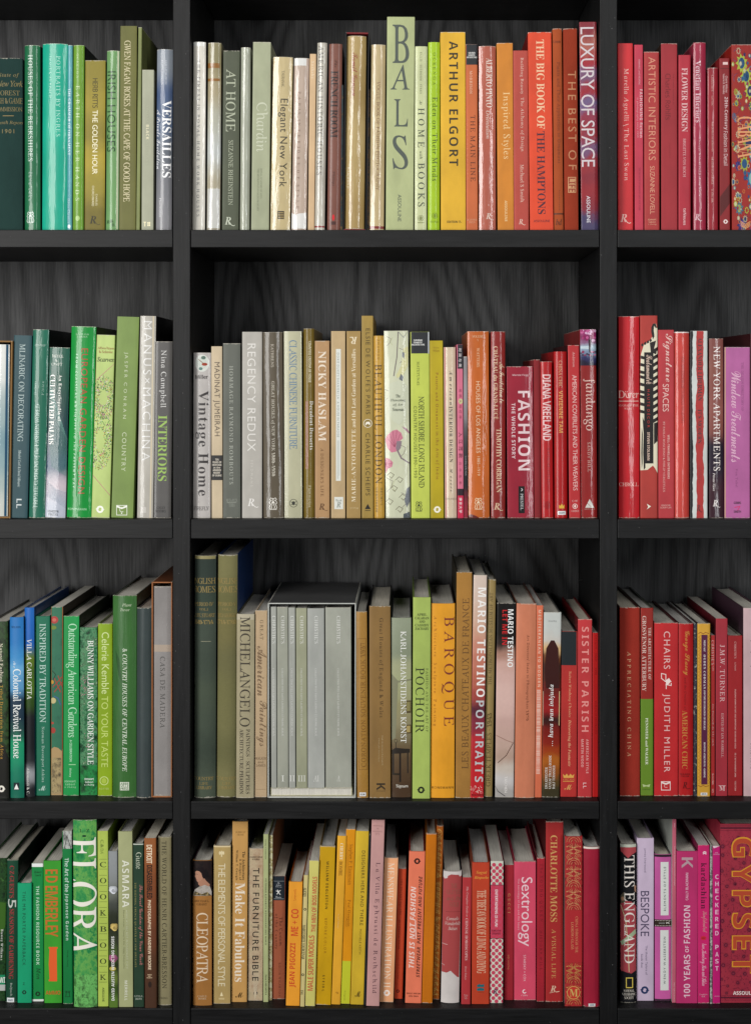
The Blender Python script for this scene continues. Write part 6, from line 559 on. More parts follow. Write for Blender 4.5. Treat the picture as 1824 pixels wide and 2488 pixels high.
('tall dusty pink book lettered La Villa in dark plum letters','book',3,1,-4.9,10.2,26.1,1.69,22.1,317.9,240,'m0','#ca9a96','#2c2020','',0,[('La Villa Ephrussi de Rothschild','R','#36172a','d',1.3,133.3,223.9,9.1,'#ca9a96'),('Les','R','#8c605c','f',-0.8,293.6,6.5,2.6,'#ca9a96'),('Editions','R','#8c605c','f',-0.8,297.8,15.8,2.6,'#ca9a96'),('de','R','#8c605c','f',-0.7,302.5,3.2,2.3,'#ca9a96'),("l'Amateur",'R','#8c605c','f',-0.7,307.5,16.5,2.6,'#ca9a96')],[]),
('pale peach paperback lettered MENSWEAR ILLUSTRATION in white','book',3,1,18.2,24.2,26.2,1.95,23.5,247.7,193.2,'m0','#f2ae7e','#4c3c34','',0,[('MENSWEAR ILLUSTRATION II','R','#fdeedA','d',0,132,214.7,11.4,'#f2ae7e')],[('ph',0.2,15.7,6,'#fcece0')]),
('short dark orange book lettered POCKET SQUARE','book',3,1,38.5,37.2,26,1.75,14.3,224.4,175.1,'m0','#c44626','#8c2014','',0,[('THE POCKET SQUARE','R','#64180c','d',-1,175.9,62.1,3.9,'#c44626'),('22 ESSENTIAL FOLDS','R','#64180c','d',-1.9,111.3,50.7,3.3,'#c44626'),('A. C. Phillips','R','#8c2c18','d',-1.3,47.1,25.3,2.6,'#c44626')],[('ph',-1.1,13.1,3.3,'#5c1c10')]),
('salmon orange book with white handwriting above black sloping STREETWEAR lettering','book',3,1,64,20.7,26.1,1.54,27.4,260,202.8,'m0','#ee7e5e','#7c1c14','',0,[('THIS IS NOT FASHION','H','#fcf2ec','u',-4.7,130.1,139.6,9.1,'#ee7e5e'),('STREETWEAR  PAST, PRESENT AND FUTURE','H','#2a120e','u',7.4,131.2,173.7,6.8,'#ee7e5e'),('KING ADZ','B','#4c1c14','f',0.1,11.9,16.2,2.6,'#ee7e5e'),('WILMA STONE','B','#4c1c14','f',0.1,16.5,23.7,2.6,'#ee7e5e')],[('ph',0.4,243.6,5.8,'#2a120e'),('s',[(0.2,141.6),(1.7,110.7)],1,'#fcf2ec')]),
('plain burnt orange cloth book with no lettering, left of the gold-ornamented one','book',3,1,87.9,20.7,26,1.5,17.9,290.5,226.6,'c1','#ca7212','#7c4408','',0,[],[]),
('slim orange book with ornate worn gold lettering all along its spine','book',3,1,103.6,34.8,25.9,1.34,11.5,299.7,233.8,'c1','#ac5c1e','#7c3c14','',0,[('ORNAMENT & COLOUR & DESIGN OF JAPAN','C','#d8b060','d',-1.4,150,289.2,10.6,'#ac5c1e')],[('squig2',-2.1,150.8,11.9,290.8)]),
('white spine showing under a torn faded red jacket','book',3,1,127.2,20.7,26.1,1.15,31.3,225.4,175.8,'g4','#dcd4d0','#14181c','',0,[('THE','R','#84402f','h',3,201.2,11.1,7.6,'#dcd4d0'),('GLITTER','R','#84402f','h',3.2,190.6,26,7.6,'#dcd4d0'),('and the','R','#84402f','h',3.4,180,26,7.6,'#dcd4d0'),('GOLD','R','#84402f','h',3.7,169.4,14.8,7.6,'#dcd4d0'),('Consuelo','I','#dcb4ac','h',1.7,145.1,20.8,6,'#dcd4d0'),('Vanderbilt','I','#dcb4ac','h',1.9,136.7,26,6,'#dcd4d0'),('Balsan','I','#dcb4ac','h',2,128.3,15.6,6,'#dcd4d0')],[('p',[(-15.8,216),(-13.5,212.5),(-8.6,214.2),(-7.9,217.8),(-2.3,220.8),(10.8,219.8),(12.4,216.5),(16,218.2),(16,167.9),(14.6,43.1),(11.4,44.4),(-0.2,55.5),(-7,51.8),(-15.4,52.6),(-16.1,118.5)],'#ae4a4a'),('r',2.3,156.6,26,0.6,'#7c3030'),('s',[(-15.4,101.5),(-6.3,100.1)],0.8,'#dcb8b4'),('s',[(-15.4,66.6),(-10.8,64.4)],0.8,'#dcb8b4')]),
('red paperback lettered Complete Guide left of the big orange-red one','book',3,1,154,17.2,25.8,0.6,15.3,217.2,169.4,'m0','#b6363a','#6c1c1e','',0,[('The Complete Guide to','I','#f4dcd8','d',0.4,175.6,51.9,4.5,'#b6363a'),('CHINESE HOROSCOPES','T','#f4dcd8','d',0.1,111.2,72.1,4.5,'#b6363a'),('Derek Walters','I','#ecc4c0','d',-0.6,53.6,23.5,3.2,'#b6363a'),('Barn','R','#f0d4d0','h',0.1,15.7,6.5,2.1,'#b6363a'),('Owl','R','#f0d4d0','h',0.1,12.7,4.9,2.1,'#b6363a'),('Pbk','R','#f0d4d0','h',0.1,9.8,4.9,2.1,'#b6363a')],[]),
('orange-red paperback lettered BOOK OF LIVING AND DYING','book',3,1,179.1,17.8,25.8,0.2,29.8,242.5,189.1,'m0','#c24226','#7c3a24','',0,[('THE TIBETAN BOOK OF LIVING AND DYING','R','#f8e6c4','d',1.4,124,142.6,15.4,'#c24226'),('Sogyal','J','#f2b44a','h',1.2,225.1,18.4,6.3,'#c24226'),('Rinpoche','J','#f2b44a','h',1.2,216.3,24.6,6.3,'#c24226')],[('p',[(-6,32.2),(-2.9,33.9),(-0.9,34.9),(0.1,32.9),(6.3,33.9),(6.3,29.1),(-6,29.1)],'#1a6a74'),('p',[(-6,26.7),(0.2,27.8),(6.3,26.8),(6.3,22.7),(-6,22.6)],'#1a6a74'),('r',0.2,20.5,10.2,1.2,'#8c3c1c')]),
('white book with red polka dots lettered ENTERTAINING IS FUN','book',3,1,206.8,21.4,25.8,0.28,21.8,243.7,190.1,'m0','#dce0d0','#a02c40','',0,[('ENTERTAINING IS FUN!','B','#f8e8ea','d',-0.9,162.7,64.2,4.6,0),('DOROTHY','B','#7c1c34','h',-1,124.2,16.8,3.5,0),('DRAPER','B','#7c1c34','h',-0.9,119.4,14.4,3.5,0),('R','J','#1c1c3c','h',-2.5,20.2,7.9,8.7,'#dce0d0')],[('dots',21.8,243.7),('r',-0.3,156.7,23.3,91.5,'#ce3e56','spine_label'),('r',-0.5,202.6,23.3,0.9,'#3c2c30'),('r',0,111,23.3,0.9,'#3c2c30'),('s',[(-1.8,19.4),(0.8,15.5),(5.6,14.8)],0.7,'#1c1c3c')]),
('dark red book with five gold spaced capitals, left of the broad pink one','book',3,1,228.8,32.6,25.8,0.25,15.8,232.9,181.7,'m0','#9e222e','#5c1016','',0,[('GUCCI','R','#dcae70','d',-0.2,166.9,33.5,4.5,'#9e222e'),('gift catalog','R','#dcae70','d',-0.8,65.5,24.9,3.4,'#9e222e')],[]),
('broad hot pink book with thin white lettering about astrology','book',3,1,256.8,32.6,25.7,0.0,37.4,238.9,186.4,'m0','#de4e6a','#8c1c34','',0,[('Sextrology','S','#fdf2f4','d',0.3,152.4,119.5,24.8,'#de4e6a'),('The Astrology of Sex and the Sexes','N','#fae4e8','d',-11.3,165.3,88.5,4,'#de4e6a'),('STARSKY + COX','N','#fdf2f4','d',-0.7,55.2,45.6,4.1,'#de4e6a'),('Collins','I','#fae4e8','h',-1,8.4,11,2.8,'#de4e6a')],[('o',-1,14.9,3.4,1.4,'#fdf2f4'),('e',1.4,16,2.4,2.4,'#de4e6a')]),
('slim dark red cloth book with faint maroon lettering, right of the broad pink one','book',3,1,283.2,27,25.8,0.16,13.5,246.9,192.6,'c1','#aa2432','#540c16','',0,[('The YOUNG QUEEN','R','#741620','d',0.4,187.6,99.5,6.2,'#aa2432'),('HISTORY WILL','R','#741620','d',0,88.1,68.6,4.1,'#aa2432')],[]),
('tall red book lettered A VISUAL LIFE in gold capitals','book',3,1,306.3,25.9,25.8,0.13,29.8,309.9,240,'m1','#aa2a2a','#4c0c10','',0,[('CHARLOTTE MOSS','T','#dcba6e','d',-1.2,212,149.1,11.7,'#aa2a2a'),('A VISUAL LIFE','R','#dcba6e','d',-1,83,84.8,7.2,'#aa2a2a'),('R','J','#f2e2c0','h',-1.9,22.8,9.8,9.8,'#aa2a2a')],[('s',[(-1.6,20.8),(3.6,16.9),(8.5,18)],0.9,'#f2e2c0'),('s',[(-7.9,15.2),(1,17.3)],0.5,'#f2e2c0')]),
('dark red book with gold filigree ornament and a round gold emblem','book',3,1,337.5,9.7,25.8,0.03,29.9,289.7,226,'m1','n50:#7c1c20,#a82c2c,#b43030,#8c2022','#5c5c5c','',0,[('CHINA THROUGH THE','R','#e0986c','d',5.2,122.3,62.1,4.4,0),('LOOKING GLASS','R','#e0986c','d',-2,120.6,46.8,4.6,0),('M','T','#d8b868','h',0.2,23.1,14,12.6,0)],[('fil',0,226.1,28.4,125.1,'#e0b478'),('fil',0.1,38,28.4,72.3,'#d8b060'),('r',-0.1,119.1,30.3,88.2,'#b42a30','spine_label'),('e',0,23.1,11.2,12.3,'#c8382c'),('o',0,23.1,11.2,0.9,'#d8b868')]),
('crimson glossy book with a white upper edge and a white sticker at its foot','book',3,1,368.5,6.8,25.8,0.04,28.2,272.8,212.8,'P4','#a42038','#340810','',0,[('62090','B','#4c5c70','h',0,3.4,6.8,2.4,0)],[('r',0,271.1,28.9,3.1,'#f0e4d8'),('r',0,3.4,11.6,4.8,'#e8ecec','price_sticker')]),
('black book with a guardsman in red, lettered THIS ENGLAND','book',3,2,433.3,22.4,25.7,0.0,27.1,272.2,212.3,'p3','n14:#141418,#1c1c20,#141418,#18181c','#2a1416','',0,[('THIS ENGLAND','R','#f4ece4','d',1.7,160.7,185.2,17.9,0),('NATIONAL','R','#ece4d8','h',1.1,20.7,18.5,4.3,0),('GEOGRAPHIC','R','#ece4d8','h',1.1,14.7,23.1,4.3,0),('SOCIETY','R','#ece4d8','h',1.1,8.7,16.2,4.3,0)],[('p',[(-13.4,266.6),(-12.8,259.8),(-0.6,248.4),(5.9,254.1),(13.6,258.2),(13.9,267.1)],'#b44a50'),('r',0.1,269.5,27.6,5,'#c8ccbc'),('p',[(-13.4,168.8),(-7.9,175.3),(5.1,173.7),(13.2,165.5),(13.6,55),(5.1,50.2),(-12.8,55)],'#b04850'),('p',[(-12.8,183.4),(-8.7,189.9),(-4.6,183.4),(-5.4,173.7),(-12.8,169.6)],'#5c5444'),('p',[(10,199.7),(13.2,201.3),(13.2,188.3),(10.8,191.5)],'#b88c70'),('s',[(-12.8,167.2),(-4.6,142.8),(-1.1,102.2),(1.1,53.4)],1.5,'#c8b890'),('p',[(-13.4,104.6),(12.4,126.5),(13.2,118.4),(-11.1,98.1)],'#a8bc98'),('e',-9.8,178.5,2.6,3.6,'#b88c70'),('s',[(-3.7,42.7),(7.1,42.7),(7.1,26.1),(-3.7,26.1),(-3.7,42.7)],1.5,'#e8d060')]),
('pale lilac book lettered BESPOKE in thin dark capitals','book',3,2,463.4,30.2,25.8,0.07,29.1,279.8,218.2,'m0','#d2beD6','#8c7c94','',0,[('BESPOKE','S','#332c48','d',-0.8,150,77.8,14.8,'#d2beD6'),('James Sherwood','N','#443c58','d',-0.7,242,41.6,4.2,'#d2beD6'),('The Master Tailors of','N','#443c58','d',2.1,69.6,50.5,3.6,'#d2beD6'),('Savile Row','I','#443c58','d',-5.7,68.7,24.5,3.6,'#d2beD6')],[('ph',-0.9,18.2,7.5,'#263662')]),
('orchid pink book with two white labels and a black ribbon band','book',3,2,494.6,29.5,25.8,-0.07,29.1,251.8,196.4,'g2','#ca5ea2','#1c1c20','',0,[('ELEMENTS OF STYLE','S','#74787c','u',2.5,193.3,75.8,3.7,0),('WENDY WASSERSTEIN','S','#74787c','u',2,69.9,81.5,3.7,0),('KASSIN','B','#b8b8b4','h',-2.7,134.1,9.8,2,0)],[('r',2.3,193.2,13.7,91.8,'#e2e4e0','spine_label'),('r',1.9,69.9,14.2,103.7,'#e2e4e0','spine_label'),('r',0.2,133.8,30.2,12.4,'#33291f','ribbon'),('r',0.3,249.7,30.2,3.7,'#241c24'),('r',0,1.4,30.2,3.3,'#3c2c38'),('s',[(4.7,133.1),(10.7,135.9)],0.8,'#e8e4dc'),('s',[(4.7,135.4),(10.7,132.4)],0.8,'#e8e4dc'),('r',-13.1,138.2,1.3,1,'#e4dcd0'),('r',-10.5,138.2,1.3,1,'#e4dcd0'),('r',-7.9,138.2,1.3,1,'#e4dcd0'),('r',-5.3,138.2,1.3,1,'#e4dcd0'),('r',-2.7,138.2,1.3,1,'#e4dcd0'),('r',-0.1,138.2,1.3,1,'#e4dcd0'),('r',2.5,138.2,1.3,1,'#e4dcd0'),('r',5.2,138.2,1.3,1,'#e4dcd0'),('r',7.8,138.2,1.3,1,'#e4dcd0'),('r',10.4,138.1,1.3,1,'#e4dcd0'),('r',13,138.1,1.3,1,'#e4dcd0'),('r',-13.1,129.4,1.3,1,'#e4dcd0'),('r',-10.5,129.4,1.3,1,'#e4dcd0'),('r',-7.9,129.4,1.3,1,'#e4dcd0'),('r',-5.3,129.4,1.3,1,'#e4dcd0'),('r',-2.7,129.4,1.3,1,'#e4dcd0'),('r',-0.1,129.4,1.3,1,'#e4dcd0'),('r',2.5,129.4,1.3,1,'#e4dcd0'),('r',5.1,129.4,1.3,1,'#e4dcd0'),('r',7.7,129.4,1.3,1,'#e4dcd0'),('r',10.4,129.3,1.3,1,'#e4dcd0'),('r',13,129.3,1.3,1,'#e4dcd0')]),
('slim tall rose pink paperback with tiny lettering, left of the 100 YEARS book','book',3,2,511.5,22.4,25.8,0.09,6.6,315.2,240,'m0','#c46276','#a8aca4','',0,[('Musee','B','#f0d8dc','d',0.7,304.9,7.3,1.6,'#c46276'),('Four from Country Women in French and English','B','#f0d8dc','d',0.5,235,67.4,2.3,'#c46276'),('Faber Fabrics Gallery','B','#f0d8dc','d',-0.1,18.5,32.5,2.3,'#c46276')],[]),
('broad raspberry book lettered 100 YEARS OF FASHION reading upwards','book',3,2,533.1,20.7,25.8,0.18,36.6,260.6,203.2,'m0','#c2326e','#4c1428','',0,[('100 YEARS','B','#f8eef2','u',0,46.4,73.9,11,'#c2326e'),('OF','B','#f8eef2','u',-0.1,93.1,11.4,6.5,'#c2326e'),('FASHION','B','#f8eef2','u',-0.3,135.3,64.9,11,'#c2326e'),('CALLY BLACKMAN','B','#f4dce6','u',-0.5,200.3,47.1,4.5,'#c2326e'),('K','B','#bcb8b4','d',-0.1,241.1,18.3,19.2,'#c2326e')],[]),
('hot pink paperback with plum serif lettering and a small red lips mark','book',3,2,561.9,20.7,25.8,0.03,19.4,271.6,211.9,'m0','#d2266e','#7c1440','',0,[('kardashian','T','#381024','d',0,201.5,78.8,9.4,'#d2266e'),('Konfidential','C','#e0b0a8','d',0.7,139.8,36.5,10.7,'#d2266e'),('love, Kourtney, Kim and Khloe','C','#f8dce6','d',-0.8,66,72.3,12.2,'#d2266e'),("ST MARTIN'S",'R','#f4d4e0','h',-0.7,14.9,13.6,2.3,'#d2266e'),('PRESS','R','#f4d4e0','h',-0.7,11.6,6.2,2.3,'#d2266e')],[('e',-0.4,111.8,4.9,3.6,'#d02c3c'),('e',-0.4,111.8,3.2,0.6,'#7c1024'),('s',[(-1.1,258.8),(1.5,260.1),(4.1,258.8)],1.5,'#f8e4ec'),('s',[(-1.1,256.2),(1.5,257.5),(4.1,256.2)],1.5,'#f8e4ec')]),
('very slim grey picture book between the two hot pink books','book',3,2,574.5,18.9,25.8,0.03,4,271.8,212,'m0','n20:#b0b0a8,#44484c,#c8c8c0,#1c2024','#202a1c','',0,[],[]),
('slim magenta book with the letters CHECKERED PAST stacked down its spine','book',3,2,583.8,20,25.8,-0.07,12.9,270.3,210.8,'m0','#ca1a76','#1c2414','',0,[('C','B','#f8ecf2','h',0.9,217.3,5.8,7.5,'#ca1a76'),('H','B','#f8ecf2','h',0.9,205.1,5.8,7.5,'#ca1a76'),('E','B','#f8ecf2','h',0.9,193,5.8,7.5,'#ca1a76'),('C','B','#f8ecf2','h',0.9,181.1,5.8,7.5,'#ca1a76'),('K','B','#f8ecf2','h',0.9,168.9,5.8,7.5,'#ca1a76'),('E','B','#f8ecf2','h',0.8,156.8,5.8,7.5,'#ca1a76'),('R','B','#f8ecf2','h',0.8,144.6,5.8,7.5,'#ca1a76'),('E','B','#f8ecf2','h',0.8,132.6,5.8,7.5,'#ca1a76'),('D','B','#f8ecf2','h',0.8,120.6,5.8,7.5,'#ca1a76'),('P','B','#f8ecf2','h',0.8,96.7,5.8,7.5,'#ca1a76'),('A','B','#f8ecf2','h',0.8,84.2,5.8,7.5,'#ca1a76'),('S','B','#f8ecf2','h',0.7,72.4,5.8,7.5,'#ca1a76'),('T','B','#f8ecf2','h',0.7,60.2,5.8,7.5,'#ca1a76'),('PETER','B','#f0b8d8','h',0.3,258.4,4.7,1.9,'#ca1a76'),('SCHLESINGER','B','#f0b8d8','h',0.3,255.8,10.4,1.9,'#ca1a76'),('VENDOME','B','#f0b8d8','h',0.5,12.4,9.4,1.5,'#ca1a76')],[('p',[(-6.3,270.1),(0.6,270.1),(4.7,269.4),(-4.2,266.2)],'#e8d0dc')]),
('large rose book with dark flowers and huge gold-outlined capitals GYPSET','book',3,2,625.4,22.4,25.8,-0.12,67.7,307.1,239.5,'m0','n8:#982a3e,#a22e40,#a63244,#94283a','','',0,[('GYPSET','O','#e09c2e','d',5,167.6,234.6,40.6,0),('GYPSET','B','#bc4a2e','d',5,167.5,229.6,36.1,0),('ASSOULINE','B','#f8ece8','h',9.7,16.9,44.8,6.3,0)],[('gyp',67.7,307.1)]),
]

LETTERS = {}
by_style = {}
for bk in BOOKS:
    for t in bk[16]: by_style.setdefault(t[1], set()).add(t[0])
for st, strings in by_style.items(): load_glyphs(st, strings)
for bi, bk in enumerate(BOOKS):
    for ti, (s, st, c, dr, cx, cz, L, C, soft) in enumerate(bk[16]):
        LETTERS[bi, ti] = fitted_text(s, st, L, C)
bpy.data.objects.remove(FO)

# ---------------------------------------------------------------- printed designs on the spines (local millimetres)
def to_hex(rgb):
    return '#' + ''.join(format(max(0, min(255, int(v))), '02x') for v in rgb)
def rgb(c):
    return [int(c[i:i+2], 16) for i in (1, 3, 5)]
def soften(c, cover):
    """printing ink sinks a little into the colour of its cover"""
    return to_hex(0.80 * a + 0.20 * b for a, b in zip(rgb(c), rgb(cover)))
def poly_ellipse(cx, cz, rx, rz, n=18):
    return [(cx + rx * math.cos(2*math.pi*i/n), cz + rz * math.sin(2*math.pi*i/n)) for i in range(n)]
def stroke(pts, w):
    out = []
    h = w / 2
    for (a, b), (c, d) in zip(pts, pts[1:]):
        L = math.hypot(c-a, d-b) or 1e-6
        ux, uz = (c-a)/L*h, (d-b)/L*h
        out.append([(a-ux*0.6-uz, b-uz*0.6+ux), (c+ux*0.6-uz, d+uz*0.6+ux), (c+ux*0.6+uz, d+uz*0.6-ux), (a-ux*0.6+uz, b-uz*0.6-ux)])
    return out
def arc(cx, cz, r, a0, a1, n=12):
    return [(cx + r*math.cos(math.radians(a0+(a1-a0)*i/n)), cz + r*math.sin(math.radians(a0+(a1-a0)*i/n))) for i in range(n+1)]

def expand(d, rnd):
    """yields (polygon, colour)"""
    t = d[0]
    if t == 'r':
        cx, cz, w, h, c = d[1:6]
        n = 1
        for i in range(n):
            a, b = cx - w/2 + w*i/n, cx - w/2 + w*(i+1)/n
            yield [(a, cz-h/2), (b, cz-h/2), (b, cz+h/2), (a, cz+h/2)], c
    elif t == 'n':                                           # a patch of mottled printed picture
        cx, cz, w, h, c = d[1:6]
        yield [(cx-w/2, cz-h/2), (cx+w/2, cz-h/2), (cx+w/2, cz+h/2), (cx-w/2, cz+h/2)], 'n18:' + ','.join(to_hex(v * f for v in rgb(c)) for f in (.45, .9, 1.25, .65))
    elif t == 'e':
        yield poly_ellipse(*d[1:5]), d[5]
    elif t == 'o':
        cx, cz, r, w, c = d[1:6]
        for p in stroke(arc(cx, cz, r - w/2, 0, 360, 24), w): yield p, c
    elif t == 'p':
        yield d[1], d[2]
    elif t == 's':
        for p in stroke(d[1], d[2]): yield p, d[3]
    elif t == 'ph':                                          # ring of two chasing arrows
        cx, cz, r, c = d[1:5]
        for k in (0, 180):
            ri = [(cx + r*.42*math.cos(math.radians(k+a)), cz + r*.42*math.sin(math.radians(k+a))) for a in range(150, -1, -25)]
            yield arc(cx, cz, r*.88, k, k+150) + ri, c
            a = math.radians(k)
            yield [(cx+r*1.12*math.cos(a), cz+r*1.12*math.sin(a)), (cx+r*.18*math.cos(a), cz+r*.18*math.sin(a)), (cx+r*.75*math.cos(a-.75), cz+r*.75*math.sin(a-.75))], c
    elif t == 'burst':
        cx, cz, rx, rz, sd = d[1:6]
        r = random.Random(sd)
        for i in range(460):
            a = r.uniform(0, 2*math.pi); q = r.uniform(.28, 1.05) ** .8
            x, z = cx + rx*q*math.cos(a), cz + rz*q*math.sin(a)
            l = r.uniform(.8, 2.2)
            c = r.choice(['#1c2c28', '#3c7c3c', '#3c7c3c', '#c8963c', '#b04c88', '#5c9c4c', '#d8dccc', '#2c3c30'])
            if r.random() < .22: yield poly_ellipse(x, z, .8, .8, 8), c
            else:
                for p in stroke([(x, z), (x + l*math.cos(a), z + l*1.5*math.sin(a))], .75): yield p, c
    elif t == 'pinks':
        cx, cz, w, h, n, c = d[1:7]
        for i in range(n * 3):
            yield poly_ellipse(cx + rnd.uniform(-.5, .5)*w, cz + rnd.uniform(-.5, .5)*h, rnd.uniform(.3, .9), rnd.uniform(.3, .9), 7), c
    elif t == 'bars':
        cx, cz, w, h = d[1:5]
        z = cz - h/2
        while z < cz + h/2:
            b = rnd.choice([.5, .5, .9, 1.4])
            yield [(cx-w/2, z), (cx+w/2, z), (cx+w/2, z+b), (cx-w/2, z+b)], '#ecc8b8'
            z += b + rnd.choice([.5, .6, .9])
    elif t == 'zig':
        cx, cz, w, h = d[1:5]
        n = int(h / 3.0)
        pts = [(cx + (w*.42 if i % 2 else -w*.42), cz - h/2 + h*i/n) for i in range(n+1)]
        for p in stroke(pts, .45): yield p, '#9a5c28'
    elif t in ('squig', 'squig2'):
        cx, cz, w, h = d[1:5]
        c = '#26241c' if t == 'squig' else '#d2a858'
        for i in range(34 if t == 'squig' else 60):
            z = cz + rnd.uniform(-.5, .5)*h; x = cx + rnd.uniform(-.25, .25)*w
            if t == 'squig2': x += (z - cz) / h * 4.0
            a0 = rnd.uniform(0, 360)
            for p in stroke(arc(x, z, rnd.uniform(.5, 1.0)*w*.22, a0, a0 + rnd.uniform(120, 280), 7), .4): yield p, c
    elif t == 'rag':
        cx, cz, w, h, c, lj, rj = d[1:8]
        n = 90
        q = [0.0, 0.0]; L = []; R = []
        for i in range(n+1):
            z = cz - h/2 + h*i/n
            q[0] = q[0]*.85 + rnd.uniform(-.7, .7); q[1] = q[1]*.85 + rnd.uniform(-.7, .7)
            L.append((cx - w/2 + q[0]*lj, z)); R.append((cx + w/2 + q[1]*rj, z))
        for i in range(n): yield [L[i], R[i], R[i+1], L[i+1]], c
    elif t == 'rose':
        cx, cz, r, c = d[1:5]
        base = [int(c[i:i+2], 16) for i in (1, 3, 5)]
        for k in range(26):
            q = 1 - k/26.0; a = k * 2.4
            f = .74 + .30*((k*7) % 5)/4
            yield poly_ellipse(cx + r*.55*q*math.cos(a), cz + r*.55*q*math.sin(a), r*(.22+.32*q), r*(.18+.26*q), 10), '#%02x%02x%02x' % tuple(min(255, int(v*f)) for v in base)
    elif t == 'fan':
        w, h = d[1:3]
        for i in range(46):
            x = -w/2 + w*i/45.0
            for p in stroke([(-w*.45, h*.92 - i*h*.006), (x, h*.70 - abs(x)*2 - i*.8), (x + w*.25, h*.30 - i*.5)], .22): yield p, '#4c8078' if i % 3 else '#7ca49a'
        for i in range(24):
            for p in stroke([(-w*.5, h*(.13+.004*i)), (0, h*(.10+.003*i)), (w*.5, h*(.06+.004*i))], .3): yield p, '#c8d4dc' if i % 2 else '#3c5c7c'
    elif t == 'dots':
        w, h = d[1:3]
        z = 3.0; k = 0
        while z < h - 1:
            for x in ((-w*.25, w*.25) if k % 2 else (-w*.52, 0, w*.52)):
                yield [(max(-w/2+.1, min(w/2-.1, q[0])), q[1]) for q in poly_ellipse(x, z, w*.155, w*.155, 16)], '#ca4660'
            z += w * .25; k += 1
    elif t == 'fil':
        cx, cz, w, h, c = d[1:6]
        n = max(3, int(h / 9))
        for i in range(n):
            z = cz - h/2 + h*(i+.5)/n
            u = h/n
            for sg in (-1, 1):
                kind = (i * 5) % 4
                if kind == 0:
                    for q in (.15, .28, .41):
                        for p in stroke(arc(cx, z - u*.4, w*q, 90 - 85*sg*0, 90 + sg*88, 9), .42): yield p, c
                elif kind == 1:
                    for p in stroke(arc(cx + sg*w*.24, z, w*.17, 0, 300*sg, 12), .42): yield p, c
                    for p in stroke(arc(cx + sg*w*.24, z, w*.08, 0, 300, 8), .42): yield p, c
                elif kind == 2:
                    for q in (.1, .22, .34):
                        for p in stroke([(cx + sg*w*q*.2, z + u*.45), (cx + sg*w*(q+.1), z), (cx + sg*w*q*.3, z - u*.45)], .42): yield p, c
                else:
                    for q in range(4):
                        for p in stroke([(cx + sg*w*.02, z - u*.4), (cx + sg*w*(.12 + .1*q), z + u*(.4 - .16*q))], .38): yield p, c
                    yield poly_ellipse(cx + sg*w*.40, z - u*.2, .8, .8, 8), c
            yield poly_ellipse(cx, z, w*.05, u*.12, 8), '#a02028'
    elif t == 'gyp':
        w, h = d[1:3]
        r = random.Random(5); dk = '#5e1a2e'; d2 = '#742038'
        spots = []
        for i in range(400):
            x, z, q = r.uniform(-w*.48, w*.48), r.uniform(16, h-24), r.choice([6.5, 5.5, 4.2])
            if all((x-a)**2 + (z-b)**2 > (q + e + 3.0)**2 for a, b, e in spots): spots.append((x, z, q))
        for x, z, q in spots:
            n = 15
            for k in range(n):
                a = 2*math.pi*k/n
                yield [(x + q*.42*math.cos(a-.10), z + q*.42*math.sin(a-.10)), (x + q*math.cos(a), z + q*math.sin(a)), (x + q*.42*math.cos(a+.12), z + q*.42*math.sin(a+.12))], dk
            yield poly_ellipse(x, z, q*.5, q*.5, 12), dk
            yield poly_ellipse(x, z, q*.28, q*.28, 10), '#8c2c44'
            a = r.uniform(0, 6.28)
            pts = [(x + q*math.cos(a) + k*1.6*math.cos(a+.12*k), z + q*math.sin(a) + k*1.6*math.sin(a+.12*k)) for k in range(7)]
            for p in stroke(pts, .5): yield p, dk
        for i in range(900):
            x, z = r.uniform(-w*.49, w*.49), r.uniform(14, h-20)
            if any((x-a)**2 + (z-b)**2 < (e+1.2)**2 for a, b, e in spots): continue
            a = r.uniform(0, 6.28); l = r.uniform(1.6, 3.6)
            yield [(x, z), (x + l*.5*math.cos(a-.35), z + l*.5*math.sin(a-.35)), (x + l*math.cos(a), z + l*math.sin(a)), (x + l*.5*math.cos(a+.35), z + l*.5*math.sin(a+.35))], d2
        for z in (h-7, 9):
            yield [(-w/2, z-4.5), (w/2, z-4.5), (w/2, z-4), (-w/2, z-4)], dk
            yield [(-w/2, z+3.5), (w/2, z+3.5), (w/2, z+4), (-w/2, z+4)], dk
            for k in range(30):
                x = -w/2 + w*(k+.5)/30
                yield poly_ellipse(x, z, 1.3, 1.7, 8), dk
    elif t == 'cab':
        w, h = d[1:3]
        r = random.Random(8)
        def leafy(x, z, q, c1, c2, n=9):
            pts = []
            for k in range(2*n):
                a = math.pi*k/n; rr = q if k % 2 else q*.62
                pts.append((x + rr*.75*math.cos(a), z + rr*1.25*math.sin(a)))
            yield pts, c1
            yield poly_ellipse(x, z, q*.38, q*.7, 10), c2
        for i in range(70):
            x, z = r.uniform(-w*.48, w*.48), r.uniform(4, h-4)
            a0 = r.uniform(0, 360)
            for p in stroke(arc(x, z, r.uniform(4, 10), a0, a0+110, 6), .6): yield p, r.choice(['#2c4c7c', '#2c2c58', '#5c1c1c'])
        for (u, v, q, c1, c2) in ((-.14,.90,7,'#a8b43c','#24507c'),(.02,.83,7,'#a8b43c','#24507c'),(.16,.75,6.5,'#a8b43c','#2c2c58'),(.2,.55,5.5,'#98a43c','#24507c'),(-.28,.73,3.6,'#b8b090','#24507c'),(-.3,.44,3.4,'#c8b890','#a82820'),(.1,.47,7,'#88943c','#2c2c58'),(-.05,.36,6,'#a0a838','#24507c'),(.22,.28,7.5,'#24608c','#88b0a8'),(-.28,.35,4,'#28286c','#5c3c8c'),(-.3,.19,3,'#c8c4a0','#28507c'),(-.24,.12,5,'#2c7084','#a8a850'),(-.15,.03,6,'#2c2460','#5c3c8c'),(.3,.12,6,'#a8b43c','#24507c'),(-.35,.6,3,'#2c5c8c','#c8c4a0')):
